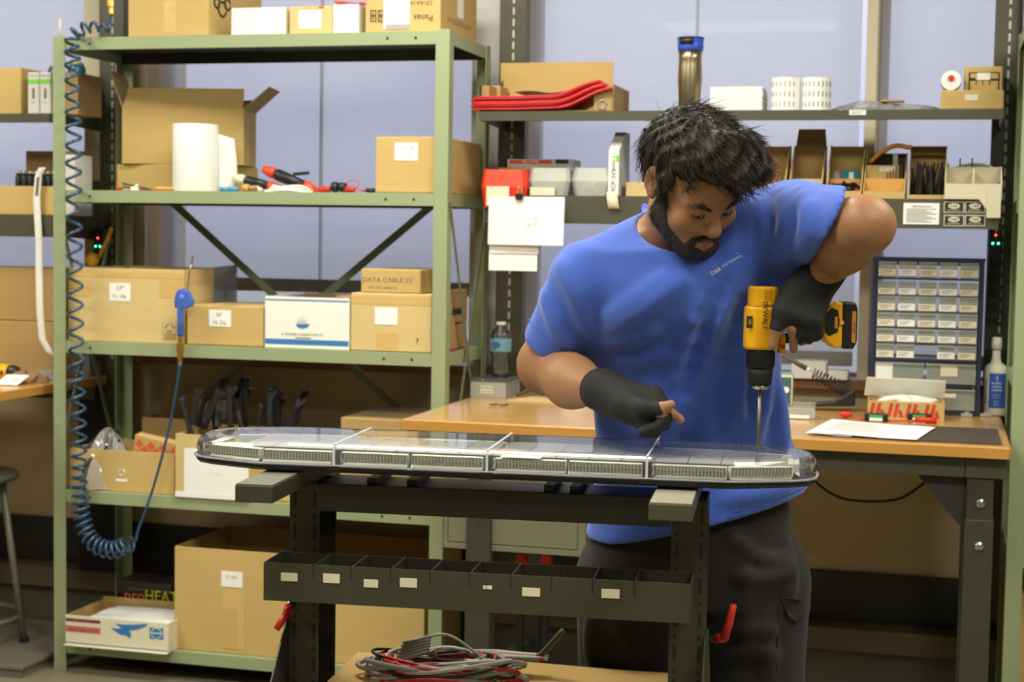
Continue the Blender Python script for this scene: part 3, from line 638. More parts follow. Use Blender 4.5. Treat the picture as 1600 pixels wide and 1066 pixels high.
MB().tube([(0.0285, 0, 0), (0.0325, 0, 0)], 0.0055, 10).build('ring', CY, t)
t = thing('wood_plug', 'round wooden handled tool lying end-on beside the blue connector', 'tool', (x(386), 0.035, z+0.0125)); MB().tube([(-0.012, 0, 0), (0.008, 0.0, 0)], [0.0125, 0.012], 14).build('handle', mat('tool_wood2', S(210, 160, 84), 0.5, 0, 0.1, 20), t, smooth=True); MB().tube([(0.0085, 0, 0), (0.04, 0.01, 0.002)], 0.007, 10).build('shaft', CARD3, t)
def clamp(label, px, zc, ang, L_, r, tip, m1=None, nm='soldering_gun', back=None):
    t = thing(nm, label, 'tool', (x(px, 0.12), 0.12, zc), 0, None, (0, ang, 0))
    MB().lathe([(r*0.8, 0), (r, 0.01), (r*0.95, L_*0.5), (r*0.8, L_)], 14, Matrix.Rotation(PI/2, 4, 'Y')).build('grip', m1 or BLACK, t, smooth=True)
    if tip: MB().lathe([(r*0.85, L_+0.0005), (r*1.05, L_+0.012), (r*0.5, L_+0.05)], 14, Matrix.Rotation(PI/2, 4, 'Y')).build('nose', tip, t, smooth=True)
    if back: MB().lathe([(r*0.6, -0.045), (r*1.0, -0.012), (r*0.85, -0.0005)], 14, Matrix.Rotation(PI/2, 4, 'Y')).build('rear_cap', back, t, smooth=True)
    return t
clamp('black gripped tool with a cream end and red nose beside the paper roll', 383, z+0.040, 0.20, 0.085, 0.017, ORANGE, None, 'hand_tool', CREAM)
t = clamp('black barrelled tool with orange red ends and a trigger', 430, z+0.062, 0.36, 0.11, 0.020, ORANGE, None, 'hand_tool', ORANGE)
MB().bar((0.06, 0, 0.021), (0.11, 0, 0.045), 0.010, 0.006).build('trigger', BLACK, t)
t = thing('cable_coil', 'flat coil of off-white cable lying before the black tools', 'cable', (x(450), 0.045, z+0.003))
for k in range(5): MB().tube([((0.082-0.007*k)*math.cos(a), (0.022-0.003*k)*math.sin(a), 0.004*k+0.003*math.sin(3*a+k)) for a in np.linspace(0, 2*PI, 28)], 0.0026, 6).build('cable_turn', WHITE, t, smooth=True)
MB().tube([(-0.088, -0.01, 0.006), (-0.10, -0.012, 0.005)], [0.004, 0.009], 10).build('plug', WHITE, t)
for nm, px, lab, c1, c2 in (('test_clip', 497, 'red and black test clip nearest the cable coil', RED, BLACK), ('test_clip', 535, 'red test clip with a thin looped lead near the labelled carton', RED, None)):
    t = thing(nm, lab, 'clip', (x(px), 0.05, z+0.0105))
    MB().lathe([(0.006, 0), (0.0105, 0.006), (0.0095, 0.035), (0.006, 0.040)], 12, Matrix.Rotation(PI/2, 4, 'Y')).build('sleeve', c1, t, smooth=True)
    if c2:
        MB().lathe([(0.014, 0.043), (0.017, 0.048), (0.017, 0.062), (0.014, 0.065)], 12, Matrix.Translation((0, 0, 0.007)) @ Matrix.Rotation(PI/2, 4, 'Y')).build('black_jaw', c2, t, smooth=True)
        MB().lathe([(0.014, 0.070), (0.016, 0.075), (0.013, 0.092)], 12, Matrix.Translation((0, 0, 0.007)) @ Matrix.Rotation(PI/2, 4, 'Y')).build('black_jaw', c2, t, smooth=True)
    else:
        MB().tube(smoothpath([(0.0, 0.004, 0.008), (0.02, 0.01, 0.03), (0.05, 0.01, 0.022), (0.045, 0.0, 0.005), (0.065, 0.0, -0.004)], 5), 0.0016, 6).build('lead', RED, t)
t = thing('black_plug', 'short black plug against the labelled carton', 'plug', (x(570), 0.05, z+0.0075)); MB().lathe([(0.004, 0), (0.0075, 0.003), (0.0075, 0.03)], 10, Matrix.Rotation(PI/2, 4, 'Y')).build('plug_body', BLACK, t, smooth=True); MB().tube([(-0.002, 0, 0), (-0.012, 0, 0)], 0.004, 8).build('plug_tip', INKR, t)
f = carton('brown carton with a white label at the right end of the second shelf', 587, 697, 214, 0.03, 0.40, z4, m=CARD)
f.patch(617, 223, 653, 251, PAPER); f.text('27"   8', 637, 231, 4, INKG, sx=1.3); f.text('- 0  cables', 635, 246, 3, INKG)
# --- third shelf
f = carton('big open carton labelled 27 inch at the left of the third shelf', 107, 287, 420, 0.03, 0.41, z3, opened=True, m=CARD2)
f.patch(107.5, 423, 286, 436, TAPE, 'top_tape', 0.0005); f.patch(249, 436, 286, 466, TAPE, 'corner_tape', 0.0005); f.patch(107.5, 436, 142, 463, TAPE, 'corner_tape', 0.0005)
f.patch(171, 442, 204, 471, PAPER); f.text('27"', 188, 451, 7, INKG); f.text('Yo. 20g', 186, 463, 5.5, INKG)
# recycling stamp
def stamp(f, cx, cy, rpx, m=INKG):
    for k in range(3):
        a0 = PI/2+k*2*PI/3; pts = []
        for a in (a0+0.25, a0+1.0, a0+1.75): q = f(cx+rpx*math.cos(a), cy-rpx*math.sin(a)); pts.append((q[0], f.y-0.001, q[1]))
        MB().tube(smoothpath(pts, 3), 0.0016, 4).build('recycling_mark', m, f.r)
stamp(f, 265, 512, 6); f.patch(257, 520, 274, 532, CARD_D, 'printed_block', 0.0003)
for a, b, c, d in ((254, 503, 275, 503.6), (254, 532.5, 275, 533.2), (254, 503, 254.6, 533), (274.5, 503, 275.2, 533)): f.patch(a, b, c, d, INKG, 'printed_border', 0.0003)
bx('side_tape', TAPE, f.r, f.w/2+0.0002, f.w/2+0.0007, -f.d/2+0.005, f.d/2-0.002, f.h-0.05, f.h-0.004)
MB().add([(f.w/2+0.002, 0.02, 0.10), (f.w/2+0.002, f.d/2, 0.10), (f.w/2+0.002, f.d/2, f.h+0.012), (f.w/2+0.002, 0.02, f.h+0.006)], [(0, 1, 2, 3)]).build('clear_pouch', BAG, f.r, thick=0.001)
f = carton('tan carton with a handwritten label behind the blue air gun', 292, 411, 478, 0.025, 0.30, z3, m=CARD)
f.patch(327, 484, 361, 511, PAPER); f.text('36"', 343, 492, 6.5, INKG); f.text('30. 22g', 343, 504, 5.5, INKG)
f = carton('white open carton with a blue stripe and sail emblem', 414, 546, 465, 0.025, 0.33, z3, opened=True, m=WHITE)
bx('blue_stripe', INKB, f.r, -f.w/2+0.002, f.w/2-0.002, f.y-0.0009, f.y-0.0004, 0.012, 0.029); bx('blue_line', INKB, f.r, -f.w/2+0.002, f.w/2-0.002, f.y-0.0009, f.y-0.0004, f.h-0.012, f.h-0.008)
q = [f(473+10.5*math.cos(a), 506.5+7*math.sin(a)) for a in np.linspace(0, PI, 12)]
MB().add([(a, f.y-0.0010, b) for a, b in q], [tuple(range(12))]).build('boat_emblem', INKB, f.r)
for dx, hh_ in ((-6, 9), (-1, 13), (4, 8)):
    q = [f(473+dx-3, 505), f(473+dx+3, 505), f(473+dx+0.5, 505-hh_)]
    MB().add([(a, f.y-0.0010, b) for a, b in q], [(0, 1, 2)]).build('sail_emblem', mat('pale_grey_print', S(205, 208, 205), 0.6), f.r)
f.text('A. BURNER CONNECTOR CO.', 473, 523, 3.6, INK, sx=1.05); f.strip(461, 486, 528.5, 0.003, INKG)
flap(f.r, (f.w/2, -f.d/2, f.h), (f.w/2, f.d/2, f.h), (-0.05, 0, 0.006), CARD_D); flap(f.r, (-f.w/2, f.d/2, f.h), (f.w/2, f.d/2, f.h), (0, -0.11, -0.035), CARD_D)
bx('box_lining', CARD_D, f.r, -f.w/2+0.0045, f.w/2-0.0045, f.d/2-0.0065, f.d/2-0.0045, 0.006, f.h-0.001)
for k in range(4): bx('side_print', INK, f.r, f.w/2+0.0003, f.w/2+0.0008, -f.d/2+0.015, -f.d/2+0.06+0.02*(k % 2), 0.06+0.035*k, 0.075+0.035*k)
f = carton('tan carton with a blank white label at the right of the third shelf', 548, 675, 459, 0.025, 0.30, z3, m=CARD2, tape=False)
f.patch(549, 462, 674, 478, TAPE, 'wide_tape', 0.0005); f.patch(586, 480, 621, 508, PAPER); f.patch(588, 520, 622, 549, TAPE, 'end_tape', 0.0005)
f.text('7', 652, 534, 9, INK, sx=0.8)
g = carton('small carton handwritten DATA CABLE on top of another carton', 564, 657, 421, 0.035, 0.29, f.zt+0.001, m=CARD, tape=False)
g.text('DATA CABLE 25\'', 606, 438, 7.5, INKG, 0.0006, sx=1.12); g.text('MC KIT 4444-25', 598, 450, 4.5, INKG, 0.0006, sx=1.1)
f = carton('brown printed carton standing behind the right post of the third shelf', 668, 716, 455, 0.34, 0.10, z3, m=CARD3, tape=False)
P = atY(705, 500, 0.02)
f2 = carton('tall tan carton with black side print at the right end of the third shelf', 679, 691, 455, 0.05, 0.28, z3, m=CARD3, tape=False)
bx('side_print', INK, f2.r, f2.w/2+0.0003, f2.w/2+0.0008, -0.03, 0.09, 0.115, 0.135); bx('side_print', INK, f2.r, f2.w/2+0.0003, f2.w/2+0.0008, 0.0, 0.07, 0.085, 0.09)
t = thing('red_strap', 'red strap end lying on the third shelf behind the right post', 'strap', (1.348, 0.20, z3+0.003)); MB().tube(smoothpath([(0, -0.1, 0), (0.004, -0.03, 0.002), (-0.002, 0.05, 0.0), (0.003, 0.10, 0.006)], 4), 0.003, 6).build('strap_end', INKR, t)
# --- fourth shelf
f = carton('low tan open carton at the left of the fourth shelf', 109, 272, 705, 0.03, 0.28, z2, opened=True, m=CARD, tape=False)
stamp(f, 190, 738, 5, PAPER); f.patch(181, 748, 199, 753, PAPER, 'printed_block', 0.0003)
lowf = f
t = thing('plastic_bag', 'clear plastic bag heaped in the low tan carton', 'bag', (f.ox-0.09, f.oy-0.07, z2+0.006))
def blob(name, m, parent, sx_, sy_, sz_, n=18, mm=10, amp=0.25, seed=1, z0=0.0, smooth=False):
    r_ = np.random.default_rng(seed); ph = r_.uniform(0, 6, 6); b = MB()
    def fn(u, v):
        a = 2*PI*u; e_ = PI/2*v; k = 1+amp*(0.5*math.sin(3*a+ph[0]+4*v)+0.3*math.sin(7*a+ph[1])+0.3*math.sin(5*a-6*v+ph[2]))
        return (sx_*k*math.cos(a)*math.cos(e_), sy_*k*math.sin(a)*math.cos(e_), z0+sz_*math.sin(e_)*(1+amp*0.6*math.sin(4*a+ph[3])))
    return b.grid(fn, n, mm).build(name, m, parent, smooth=smooth)
blob('bag_film', BAG, t, 0.10, 0.09, 0.17, 22, 12, 0.3, 3)
# red and tan diamond carton leaning in it
t = thing('diamond_print_box', 'small box with a red diamond pattern leaning in the low carton', 'box', (f.ox+0.115, f.oy-0.10, z2+0.10), 0, None, (0.12, 0.16, 0.0))
bx('box_body', CARD, t, -0.085, 0.085, -0.02, 0.02, -0.085, 0.085, 0.002)
for i in range(7):
    for j in range(4):
        cx, cz = -0.066+0.022*i, -0.05+0.036*j+(0.018 if i % 2 else 0)
        if cz < 0.075: MB().add([(cx-0.0165, -0.0205, cz), (cx, -0.0205, cz-0.0165), (cx+0.0165, -0.0205, cz), (cx, -0.0205, cz+0.0165)], [(0, 1, 2, 3)]).build('diamond_print', INKO, t)
f = carton('tan carton with a white sheet on its front, full of black brackets', 274, 390, 681, -0.003, 0.30, z2, opened=True, m=CARD2)
f.patch(288, 700, 388, 783, PAPER, 'paper_sheet', 0.001); f.patch(274, 767, 388, 783, PAPER, 'paper_strip', 0.0006, 0.0016)
f.text('01.JPG', 338, 742, 6, CREAM); bf = f
fl = carton('open carton with a white inner sheet behind the bracket carton', 222, 345, 655, 0.325, 0.12, z2, opened=True, m=CARD3, tape=False)
flap(fl.r, (-fl.w/2, fl.d/2, fl.h), (fl.w/2-0.1, fl.d/2, fl.h), (0.02, 0.0, 0.075), CARD_D); MB().box(0.0, 0.12, fl.d/2-0.012, fl.d/2-0.0095, 0.02, fl.h+0.06).build('white_sheet', PAPER, fl.r)
f = carton('plain tan carton beside the bracket carton, behind the light bar', 392, 470, 715, 0.03, 0.34, z2, m=CARD, tape=False)
f = carton('plain brown carton at the right of the fourth shelf, behind the light bar', 532, 640, 655, 0.05, 0.36, z2, m=CARD3, tape=False)
# black moulded brackets, one by one
BLK = mat('bracket_plastic', S(40, 40, 42), 0.35, 0, 0.12, 12)
def bracket(seed):
    r_ = np.random.default_rng(seed); L_ = r_.uniform(0.10, 0.15); b = MB(); w_ = r_.uniform(0.014, 0.022)
    b.bar((0, 0, 0), (0.004, 0, L_), w_, 0.010); b.bar((0.004, 0, L_-0.03), (0.016+0.012*r_.random(), 0.0, L_+0.004), w_*0.85, 0.008)
    return b
base = [bracket(k).build('bracket_arm', BLK, None, 0.0015) for k in range(5)]
for k in range(26):
    r_ = np.random.default_rng(100+k); px = 305+185*((k % 13)/12.0)+r_.uniform(-4, 4); row = k//13
    px = min(px, 470 if row else 400)
    src = base[k % 5]
    o = src.copy() if k >= 5 else src
    if k >= 5: COL.objects.link(o)
    t = thing('black_bracket', 'black moulded plastic bracket heaped in the white-sheeted carton', 'bracket', (0, 0, 0), 0, 'black brackets heaped in the carton')
    o.parent = t; u_ = r_.uniform(0.12, 0.88)
    
    Yk = 0.06+0.09*(k % 3); X0_, X1_ = atY(300, 700, Yk)[0], bf.ox+bf.w/2+0.09
    xx = X0_+(X1_-X0_)*((k*0.381) % 1.0); zk = bf.zt-0.035+0.06*((k*0.27) % 1.0)*(1.0)+0.02
    t.location = (xx, Yk, zk); t.rotation_euler = (r_.uniform(-0.35, 0.35), r_.uniform(-0.3, 0.55), r_.uniform(-0.9, 0.9))
t = thing('white_cap_bottle', 'small white bottle with a black cap between the two open cartons', 'bottle', (atY(277, 690, 0.06)[0]+0.016, 0.06, z2+0.06), 0, None, (0, 0.25, 0)); MB().lathe([(0.016, 0), (0.018, 0.005), (0.018, 0.11), (0.010, 0.122)], 14).build('bottle_body', WHITE, t, smooth=True); MB().lathe([(0.012, 0.1225), (0.012, 0.14)], 12).build('cap', BLACK, t)
# --- bottom shelf
f = carton('white tray with a blue eagle print at the left of the bottom shelf', 102, 263, 968, -0.035, 0.25, z1, opened=True, m=CREAM, tape=False, name='paper_tray', cat='tray')
tr = f
bx('tray_lining', CARD, f.r, -f.w/2+0.0042, f.w/2-0.0042, f.d/2-0.0055, f.d/2-0.0042, 0.005, f.h+0.012); bx('tray_lining', CARD, f.r, -f.w/2+0.0042, -f.w/2+0.0055, -f.d/2+0.005, f.d/2-0.006, 0.005, f.h+0.002)
bx('base_flange', CREAM, f.r, -f.w/2, f.w/2, -f.d/2-0.014, -f.d/2-0.0004, -0.0005, 0.0015)
f.patch(103, 965.5, 157, 975, mat('dark_red_print', S(110, 62, 54), 0.6), 'red_label_band', 0.0005); f.patch(103, 977, 157, 991, mat('rose_print', S(206, 104, 98), 0.6, 0, 0.08, 60), 'red_label_band', 0.0005)
f.text('PIPE REPAIR', 128, 971, 3.6, mat('rose_print', (1, 1, 1, 1)), sx=1.1); f.text('SELECTION  22-37', 130, 985.5, 4, mat('dark_red_print', (1, 1, 1, 1)), sx=1.1)
bx('blue_line', INKB, f.r, -f.w/2+0.001, f.w/2-0.001, f.y-0.0009, f.y-0.0004, 0.006, 0.009)
eag = [(180, 974), (190, 976), (206, 976.5), (232, 975), (226, 980), (214, 984), (202, 985.5), (205, 990), (204, 998), (197, 993), (188, 992), (181, 987), (173, 981), (184, 982.5), (190, 982)]
q = [f(a, b) for a, b in eag]; MB().add([(a, f.y-0.001, b) for a, b in q], [tuple(range(len(q)))[::-1]]).build('eagle_print', INKB, f.r)
f.patch(234, 980.5, 255, 1000, INKB, 'blue_seal', 0.0004)
q = f(244.5, 990); MB().lathe([(0.0195, 0), (0.0195, 0.0004)], 28, Matrix.Translation((q[0], f.y-0.0009, q[1])) @ Matrix.Rotation(PI/2, 4, 'X')).build('white_seal_ring', CREAM, f.r); MB().lathe([(0.0165, 0), (0.0165, 0.0004)], 28, Matrix.Translation((q[0], f.y-0.0014, q[1])) @ Matrix.Rotation(PI/2, 4, 'X')).build('blue_seal_disc', INKB, f.r); f.patch(236, 988, 254, 991.5, CREAM, 'seal_band', 0.0003, 0.0019)
for k in range(3):
    o = MB().grid(lambda u, v: (-0.13+0.29*u+0.01*k, -0.105+0.20*v, 0.002*math.sin(5*u+3*v+k)), 6, 6).build('paper_sheet', PAPER, None, thick=0.0008); o.location = (f.ox-0.006, f.oy+0.004, z1+f.h-0.018+0.0035*k); o.rotation_euler = (0, 0, (0.05, -0.03, 0.0)[k])
    tag(o, ('lowest crooked white sheet in the eagle tray', 'middle white sheet in the eagle tray', 'topmost white sheet in the eagle tray')[k], 'paper', 'paper sheets in the tray')
f = carton('dark box lettered proHEAT behind the eagle tray', 182, 268, 905, 0.24, 0.20, z1, m=mat('dark_box', S(44, 36, 30), 0.5), tape=False, name='heat_tool_box', ztop=z1+0.165)
a = f(194, 930); txt(f.r, 'pro', (a[0], f.y-0.0012, a[1]), 0.054, mat('amber_print', S(240, 140, 30), 0.5), FRONT, 'printed_lettering', 'LEFT', 1.05); b = f(226, 931); txt(f.r, 'HEAT', (b[0], f.y-0.0012, b[1]), 0.054, mat('lime_print', S(226, 226, 30), 0.5), FRONT, 'printed_lettering', 'LEFT', 0.95)
f.patch(200, 921, 264, 924, mat('dim_print', S(90, 84, 60), 0.6), 'small_print', 0.0004)
f = carton('very large open carton on the bottom shelf', 273, 664, 868, 0.03, 0.41, z1, opened=True, m=CARD)
f.patch(346, 892, 379, 919, PAPER); f.text('10. AyC', 362, 902, 4.5, INKG); f.patch(348, 919, 382, 1015, TAPE, 'end_tape', 0.0004); f.patch(349, 950, 370, 1015, CARD, 'tape_overlap', 0.0004, 0.0009)

# ------------------------------------------------------------------ coiled air hose, fittings and blow gun
HY = -0.035
t = thing('air_hose', 'blue coiled air hose hanging down in front of the green rack', 'hose', tuple(atY(120, 100, HY)))
o3 = np.array(t.location)
def hp(px, py, Y=HY): return atY(px, py, Y)
axis = smoothpath([hp(168, 46, 0.03), hp(150, 42, 0.0), hp(128, 46, -0.03), hp(113, 62, HY), hp(114, 110), hp(115, 250), hp(117, 420), hp(120, 580), hp(123, 690), hp(125, 770), hp(130, 815), hp(143, 845), hp(165, 858), hp(186, 858), hp(203, 848)], 24)
axis = np.array(axis); seg = np.linalg.norm(np.diff(axis, axis=0), axis=1); s_ = np.concatenate([[0], np.cumsum(seg)])
def ax_at(q): return np.array([np.interp(q, s_, axis[:, i]) for i in range(3)])
# pitch of the coils changes along the drop: loose high up, tight in the bottom loop
pit = lambda q: np.interp(q/s_[-1], [0, 0.07, 0.12, 0.45, 0.70, 0.80, 0.86, 1.0], [0.032, 0.032, 0.050, 0.066, 0.052, 0.034, 0.024, 0.022])
pts, q, ph = [], 0.0, 0.0
while q < s_[-1]:
    c0, c1 = ax_at(q), ax_at(min(q+0.01, s_[-1])); tt = c1-c0; tt = tt/(np.linalg.norm(tt)+1e-9)
    n1 = np.cross(tt, [0, 1, 0]); n1 /= np.linalg.norm(n1)+1e-9; n2 = np.cross(tt, n1)
    rr = np.interp(q/s_[-1], [0, 0.05, 0.1, 0.8, 1.0], [0.010, 0.020, 0.0235, 0.0235, 0.027])
    pts.append(c0+rr*(n1*math.cos(ph)+n2*math.sin(ph))-o3); dph = 2*PI/14; ph += dph; q += pit(q)*dph/(2*PI)
MB().tube(pts, 0.0054, 7).build('hose_coil', HOSEM, t, smooth=True)
lead = smoothpath([np.array(pts[-1])+o3, hp(212, 845), hp(216, 828), hp(237, 770), hp(258, 695), hp(272, 630), hp(280, 580), hp(282, 566, -0.028)], 8)
MB().tube([np.array(p)-o3 for p in lead], 0.0047, 8).build('hose_tail', HOSEM, t, smooth=True)
a, b = hp(172, 46, 0.03)-o3, hp(174, 22, 0.05)-o3
MB().tube([np.array(pts[0]), a, a+(b-a)*0.9], 0.0046, 8).build('hose_head', HOSEM, t, smooth=True)
u = hp(172, -10, 0.06)-o3; MB().tube([b, b+(u-b)*0.3, b+(u-b)*0.35, u], [0.008, 0.008, 0.011, 0.011], 6).build('brass_coupling', BRASS, t)
# blow gun
GY = -0.022
t = thing('air_blow_gun', 'blue air blow gun hanging from its brass fitting on the hose', 'air gun', tuple(hp(282, 545, GY))); o3 = np.array(t.location)
L3 = lambda px, py, Y=GY: np.array(hp(px, py, Y))-o3
MB().tube([L3(282, 526), L3(282, 500), L3(282, 478), L3(284, 468), L3(287, 460)], [0.0105, 0.0108, 0.0110, 0.013, 0.012], 12).build('handle', BLUEP, t, smooth=True)
poly = [L3(*p)[[0, 2]] for p in ((276, 480), (291, 482), (301, 478), (303, 470), (299, 462), (296, 455), (289, 453), (281, 455), (277, 462))]
m_ = MB().prism([tuple(p) for p in poly][::-1], -0.009, 0.009, 'y').build('gun_body', BLUEP, t, 0.004)
MB().tube(smoothpath([L3(277, 480), L3(275, 470), L3(277, 458), L3(283, 453), L3(290, 453)], 5), 0.0042, 8).build('hanging_loop', BLUEP, t, smooth=True)
MB().tube([L3(275, 481), L3(274, 470), L3(278, 463)], 0.004, 8).build('trigger', BLUEP, t, smooth=True)
MB().tube([L3(293, 453), L3(296, 425), L3(299, 412)], 0.0021, 8).build('nozzle_tube', STEEL, t, smooth=True); MB().tube([L3(299, 412), L3(302, 400)], [0.0035, 0.0028], 8).build('nozzle_tip', BRASS, t)
MB().tube([L3(282, 527), L3(282, 535), L3(282, 536), L3(282, 549), L3(282, 550), L3(282, 557), L3(281, 574)], [0.009, 0.009, 0.0125, 0.0125, 0.010, 0.0095, 0.006], 8).build('brass_fitting', BRASS, t)
MB().lathe([(0.0113, 0), (0.0113, 0.012)], 14, Matrix.Translation(tuple(L3(282, 522)))).build('grip_collar', mat('blue_plastic_dark', S(60, 90, 176), 0.4), t)
# ------------------------------------------------------------------ upper shelf of the workbench
zs = zU1+0.0006
Y0 = SY1+0.02
# cardboard tray with a high back panel and red bags draped in it
xa, xb = atY(783, 150, Y0+0.28)[0], atY(958, 150, Y0+0.28)[0]; zt = atY(870, 98, Y0+0.28)[2]
xl = atY(760, 165, Y0)[0]; xr = atY(957, 165, Y0)[0]
t = thing('cardboard_tray', 'cardboard tray with a high back panel holding red bags', 'tray', ((xl+xr)/2, Y0+0.14, zs)); ox, oy = (xl+xr)/2, Y0+0.14
bx('tray_floor', CARD_D, t, xl-ox, xr-ox, -0.13, 0.13, 0, 0.004); bx('back_panel', CARD, t, xa-ox, xb-ox, 0.1305, 0.1345, 0, zt-zs, 0.001)
bx('end_panel', CARD_D, t, xr-ox-0.004, xr-ox, -0.125, 0.129, 0.0045, 0.085); bx('end_panel', CARD_D, t, xl-ox, xl-ox+0.004, -0.125, 0.129, 0.0045, 0.085)
bx('front_panel', CARD3, t, atY(927, 160, Y0)[0]-ox, xr-ox-0.0045, -0.130, -0.126, 0.0045, 0.080)
MB().tube([(xr-ox-0.035+0.014*math.cos(a), -0.134, 0.022+0.014*math.sin(a)) for a in np.linspace(0, 5.6, 14)], 0.003, 6).build('tape_end', BAG, t)
REDB = mat('red_vinyl', S(222, 48, 52), 0.35, 0, 0.12, 30, 0.2, 40)
for k in range(8):
    dz = 0.0055*k
    def fn(u, v, k=k, dz=dz):
        px = 738+4*math.sin(k*2.1)+(216-3*k)*u
        lift = max(0.0, (u-0.62)/0.38); s_ = lift*lift*(3-2*lift)
        return (atY(px, 160, Y0-0.012)[0], Y0-0.012+0.004*math.sin(k*1.7)+0.22*v, zs+0.007+dz*(1-0.35*s_)+0.062*s_+0.006*math.sin(9*u+k)*v+0.012*max(0, u-0.3)*(1-s_))
    o = MB().grid(fn, 22, 5).build('red_bag', REDB, None, smooth=True, thick=0.0035)
    tag(o, 'red vinyl bag in the cardboard tray, %s of the stack of eight' % ('lowest', 'second from the bottom', 'third from the bottom', 'fourth from the bottom', 'fourth from the top', 'third from the top', 'second from the top', 'topmost')[k], 'bag', 'red bags in the cardboard tray')
def fn(u, v): return (atY(800+95*u, 160, Y0)[0], Y0+0.03+0.18*v, zs+0.0645+0.004*math.sin(7*u)+0.018*max(0, u-0.6))
tag(MB().grid(fn, 10, 4).build('grey_folder', mat('grey_vinyl', S(150, 140, 128), 0.4), None, smooth=True, thick=0.002), 'grey folder lying on top of the red bags', 'folder')
f = carton('small brown box with dark edges at the left end of the upper bench shelf', 752, 782, 134, Y0+0.10, 0.10, zs, m=CARD3, tape=False)
bx('dark_edge', INK, f.r, -f.w/2-0.006, -f.w/2-0.0005, -0.045, 0.045, 0, f.h)
# steel travel tumbler
zt = atY(1077, 59, Y0+0.08)[2]-zs; P = atY(1077, 160, Y0+0.08); rr = atY(1099, 100, Y0+0.08)[0]-P[0]
t = thing('travel_tumbler', 'brushed steel travel tumbler with a black and blue lid', 'tumbler', (P[0], Y0+0.08, zs))
h = zt
STT = mat('tumbler_steel', S(176, 160, 130), 0.28, 1.0, 0.06, 40, 0, 0, (1, 1, 0.1))
MB().lathe([(rr*0.78, 0), (rr*0.80, 0.004), (rr*0.84, h*0.25), (rr*0.93, h*0.45), (rr*0.88, h*0.62), (rr*0.86, h*0.72), (rr*0.92, h*0.82)], 32).build('steel_body', STT, t, smooth=True)
MB().lathe([(rr*0.93, h*0.821), (rr*0.97, h*0.84), (rr*1.0, h*0.985)], 32).build('lid_band', mat('lid_blue', S(46, 84, 196), 0.35), t, smooth=True)
MB().lathe([(rr*1.01, h*0.9855), (rr*1.03, h*0.99), (rr*1.0, h*1.0), (rr*0.6, h*1.0)], 32).build('lid_top', BLACK, t, smooth=True)
def arc(a0, a1, r_, z0, z1, n=10):
    b = MB()
    b.grid(lambda u, v: (r_*math.sin(a0+(a1-a0)*u), -r_*math.cos(a0+(a1-a0)*u), z0+(z1-z0)*v), n, 1); return b
arc(-0.75, 0.35, rr*1.012, h*0.895, h*0.987).build('sip_button', BLACK, t, smooth=True, thick=0.002)
# paper stack: every fifth sheet stands for a ream layer
xa, xb = atY(1109, 155, Y0+0.03)[0], atY(1190, 155, Y0+0.03)[0]; zt = atY(1150, 135, Y0+0.03)[2]
t = thing('paper_stack', 'stack of white sheets beside the two label rolls', 'paper', ((xa+xb)/2, Y0+0.12, zs)); n = 12
for k in range(n):
    j = rng.uniform(-0.0012, 0.0012); hh = (zt-zs)/n
    bx('sheet_layer', PAPER if k % 3 else WHITE, t, -(xb-xa)/2+j, (xb-xa)/2+j, -0.085, 0.085, k*hh, (k+0.93)*hh)
for k, (a, b, lab) in enumerate(((1205, 1251, 'roll of white labels with rows of grey dashes, beside the paper stack'), (1253, 1298, 'roll of white labels with dark dashes, right of its twin'))):
    xa, xb = atY(a, 145, Y0+0.05)[0], atY(b, 145, Y0+0.05)[0]; zt = atY((a+b)/2, 122, Y0+0.05)[2]-zs; R_ = (xb-xa)/2
    t = thing('label_roll', lab, 'label roll', ((xa+xb)/2, Y0+0.06, zs), 0.2*k, 'label rolls on the upper shelf')
    MB().lathe([(R_, 0), (R_, zt)], 36).build('rolled_labels', PAPER, t, smooth=False); MB().lathe([(R_*0.4, zt+0.0004), (R_*0.4, zt+0.001), (R_*0.3, zt+0.001), (R_*0.3, zt+0.0004)], 18, cap=False).build('core', CARD_D, t)
    db = MB()
    for r_ in range(3):
        for c_ in range(9):
            a0 = -1.25+2.5*c_/8
            if k == 0 and c_ > 6: continue
            x_, y_ = (R_+0.0004)*math.sin(a0), -(R_+0.0004)*math.cos(a0); z_ = zt*(0.12+0.3*r_)
            db.add([(x_-0.0012, y_, z_), (x_+0.0012, y_, z_), (x_+0.0012, y_, z_+zt*0.16), (x_-0.0012, y_, z_+zt*0.16)], [(0, 1, 2, 3)])
    db.build('printed_dashes', INKG if k == 0 else INK, t)['kind'] = 'stuff'
# clear bags lying flat, with a scrap of card in them
P = atY(1385, 165, Y0+0.04)
t = thing('plastic_bag_pile', 'flat pile of clear plastic bags with a card scrap in it', 'bag', (P[0], Y0+0.10, zs))
for k, (sx_, dx, hz) in enumerate(((0.13, 0.02, 0.022), (0.09, -0.06, 0.03), (0.10, 0.05, 0.016))):
    o = blob('bag_film', BAG, t, sx_, 0.06, hz, 26, 6, 0.35, 20+k); o.location = (dx, 0.004*k, 0.001)
bx('card_scrap', CARD3, t, -0.02, 0.05, -0.02, 0.03, 0.0315, 0.0375)
f = carton('flat tan carton with a small white label at the right end of the upper shelf', 1470, 1569, 141, Y0+0.01, 0.24, zs, m=CARD, tape=False)
f.patch(1508, 148, 1528, 157, CREAM)
g = carton('upright tan carton with a printed black grid on top of the flat carton', 1507, 1567, 104, Y0+0.06, 0.10, f.zt+0.001, m=CARD, tape=False)
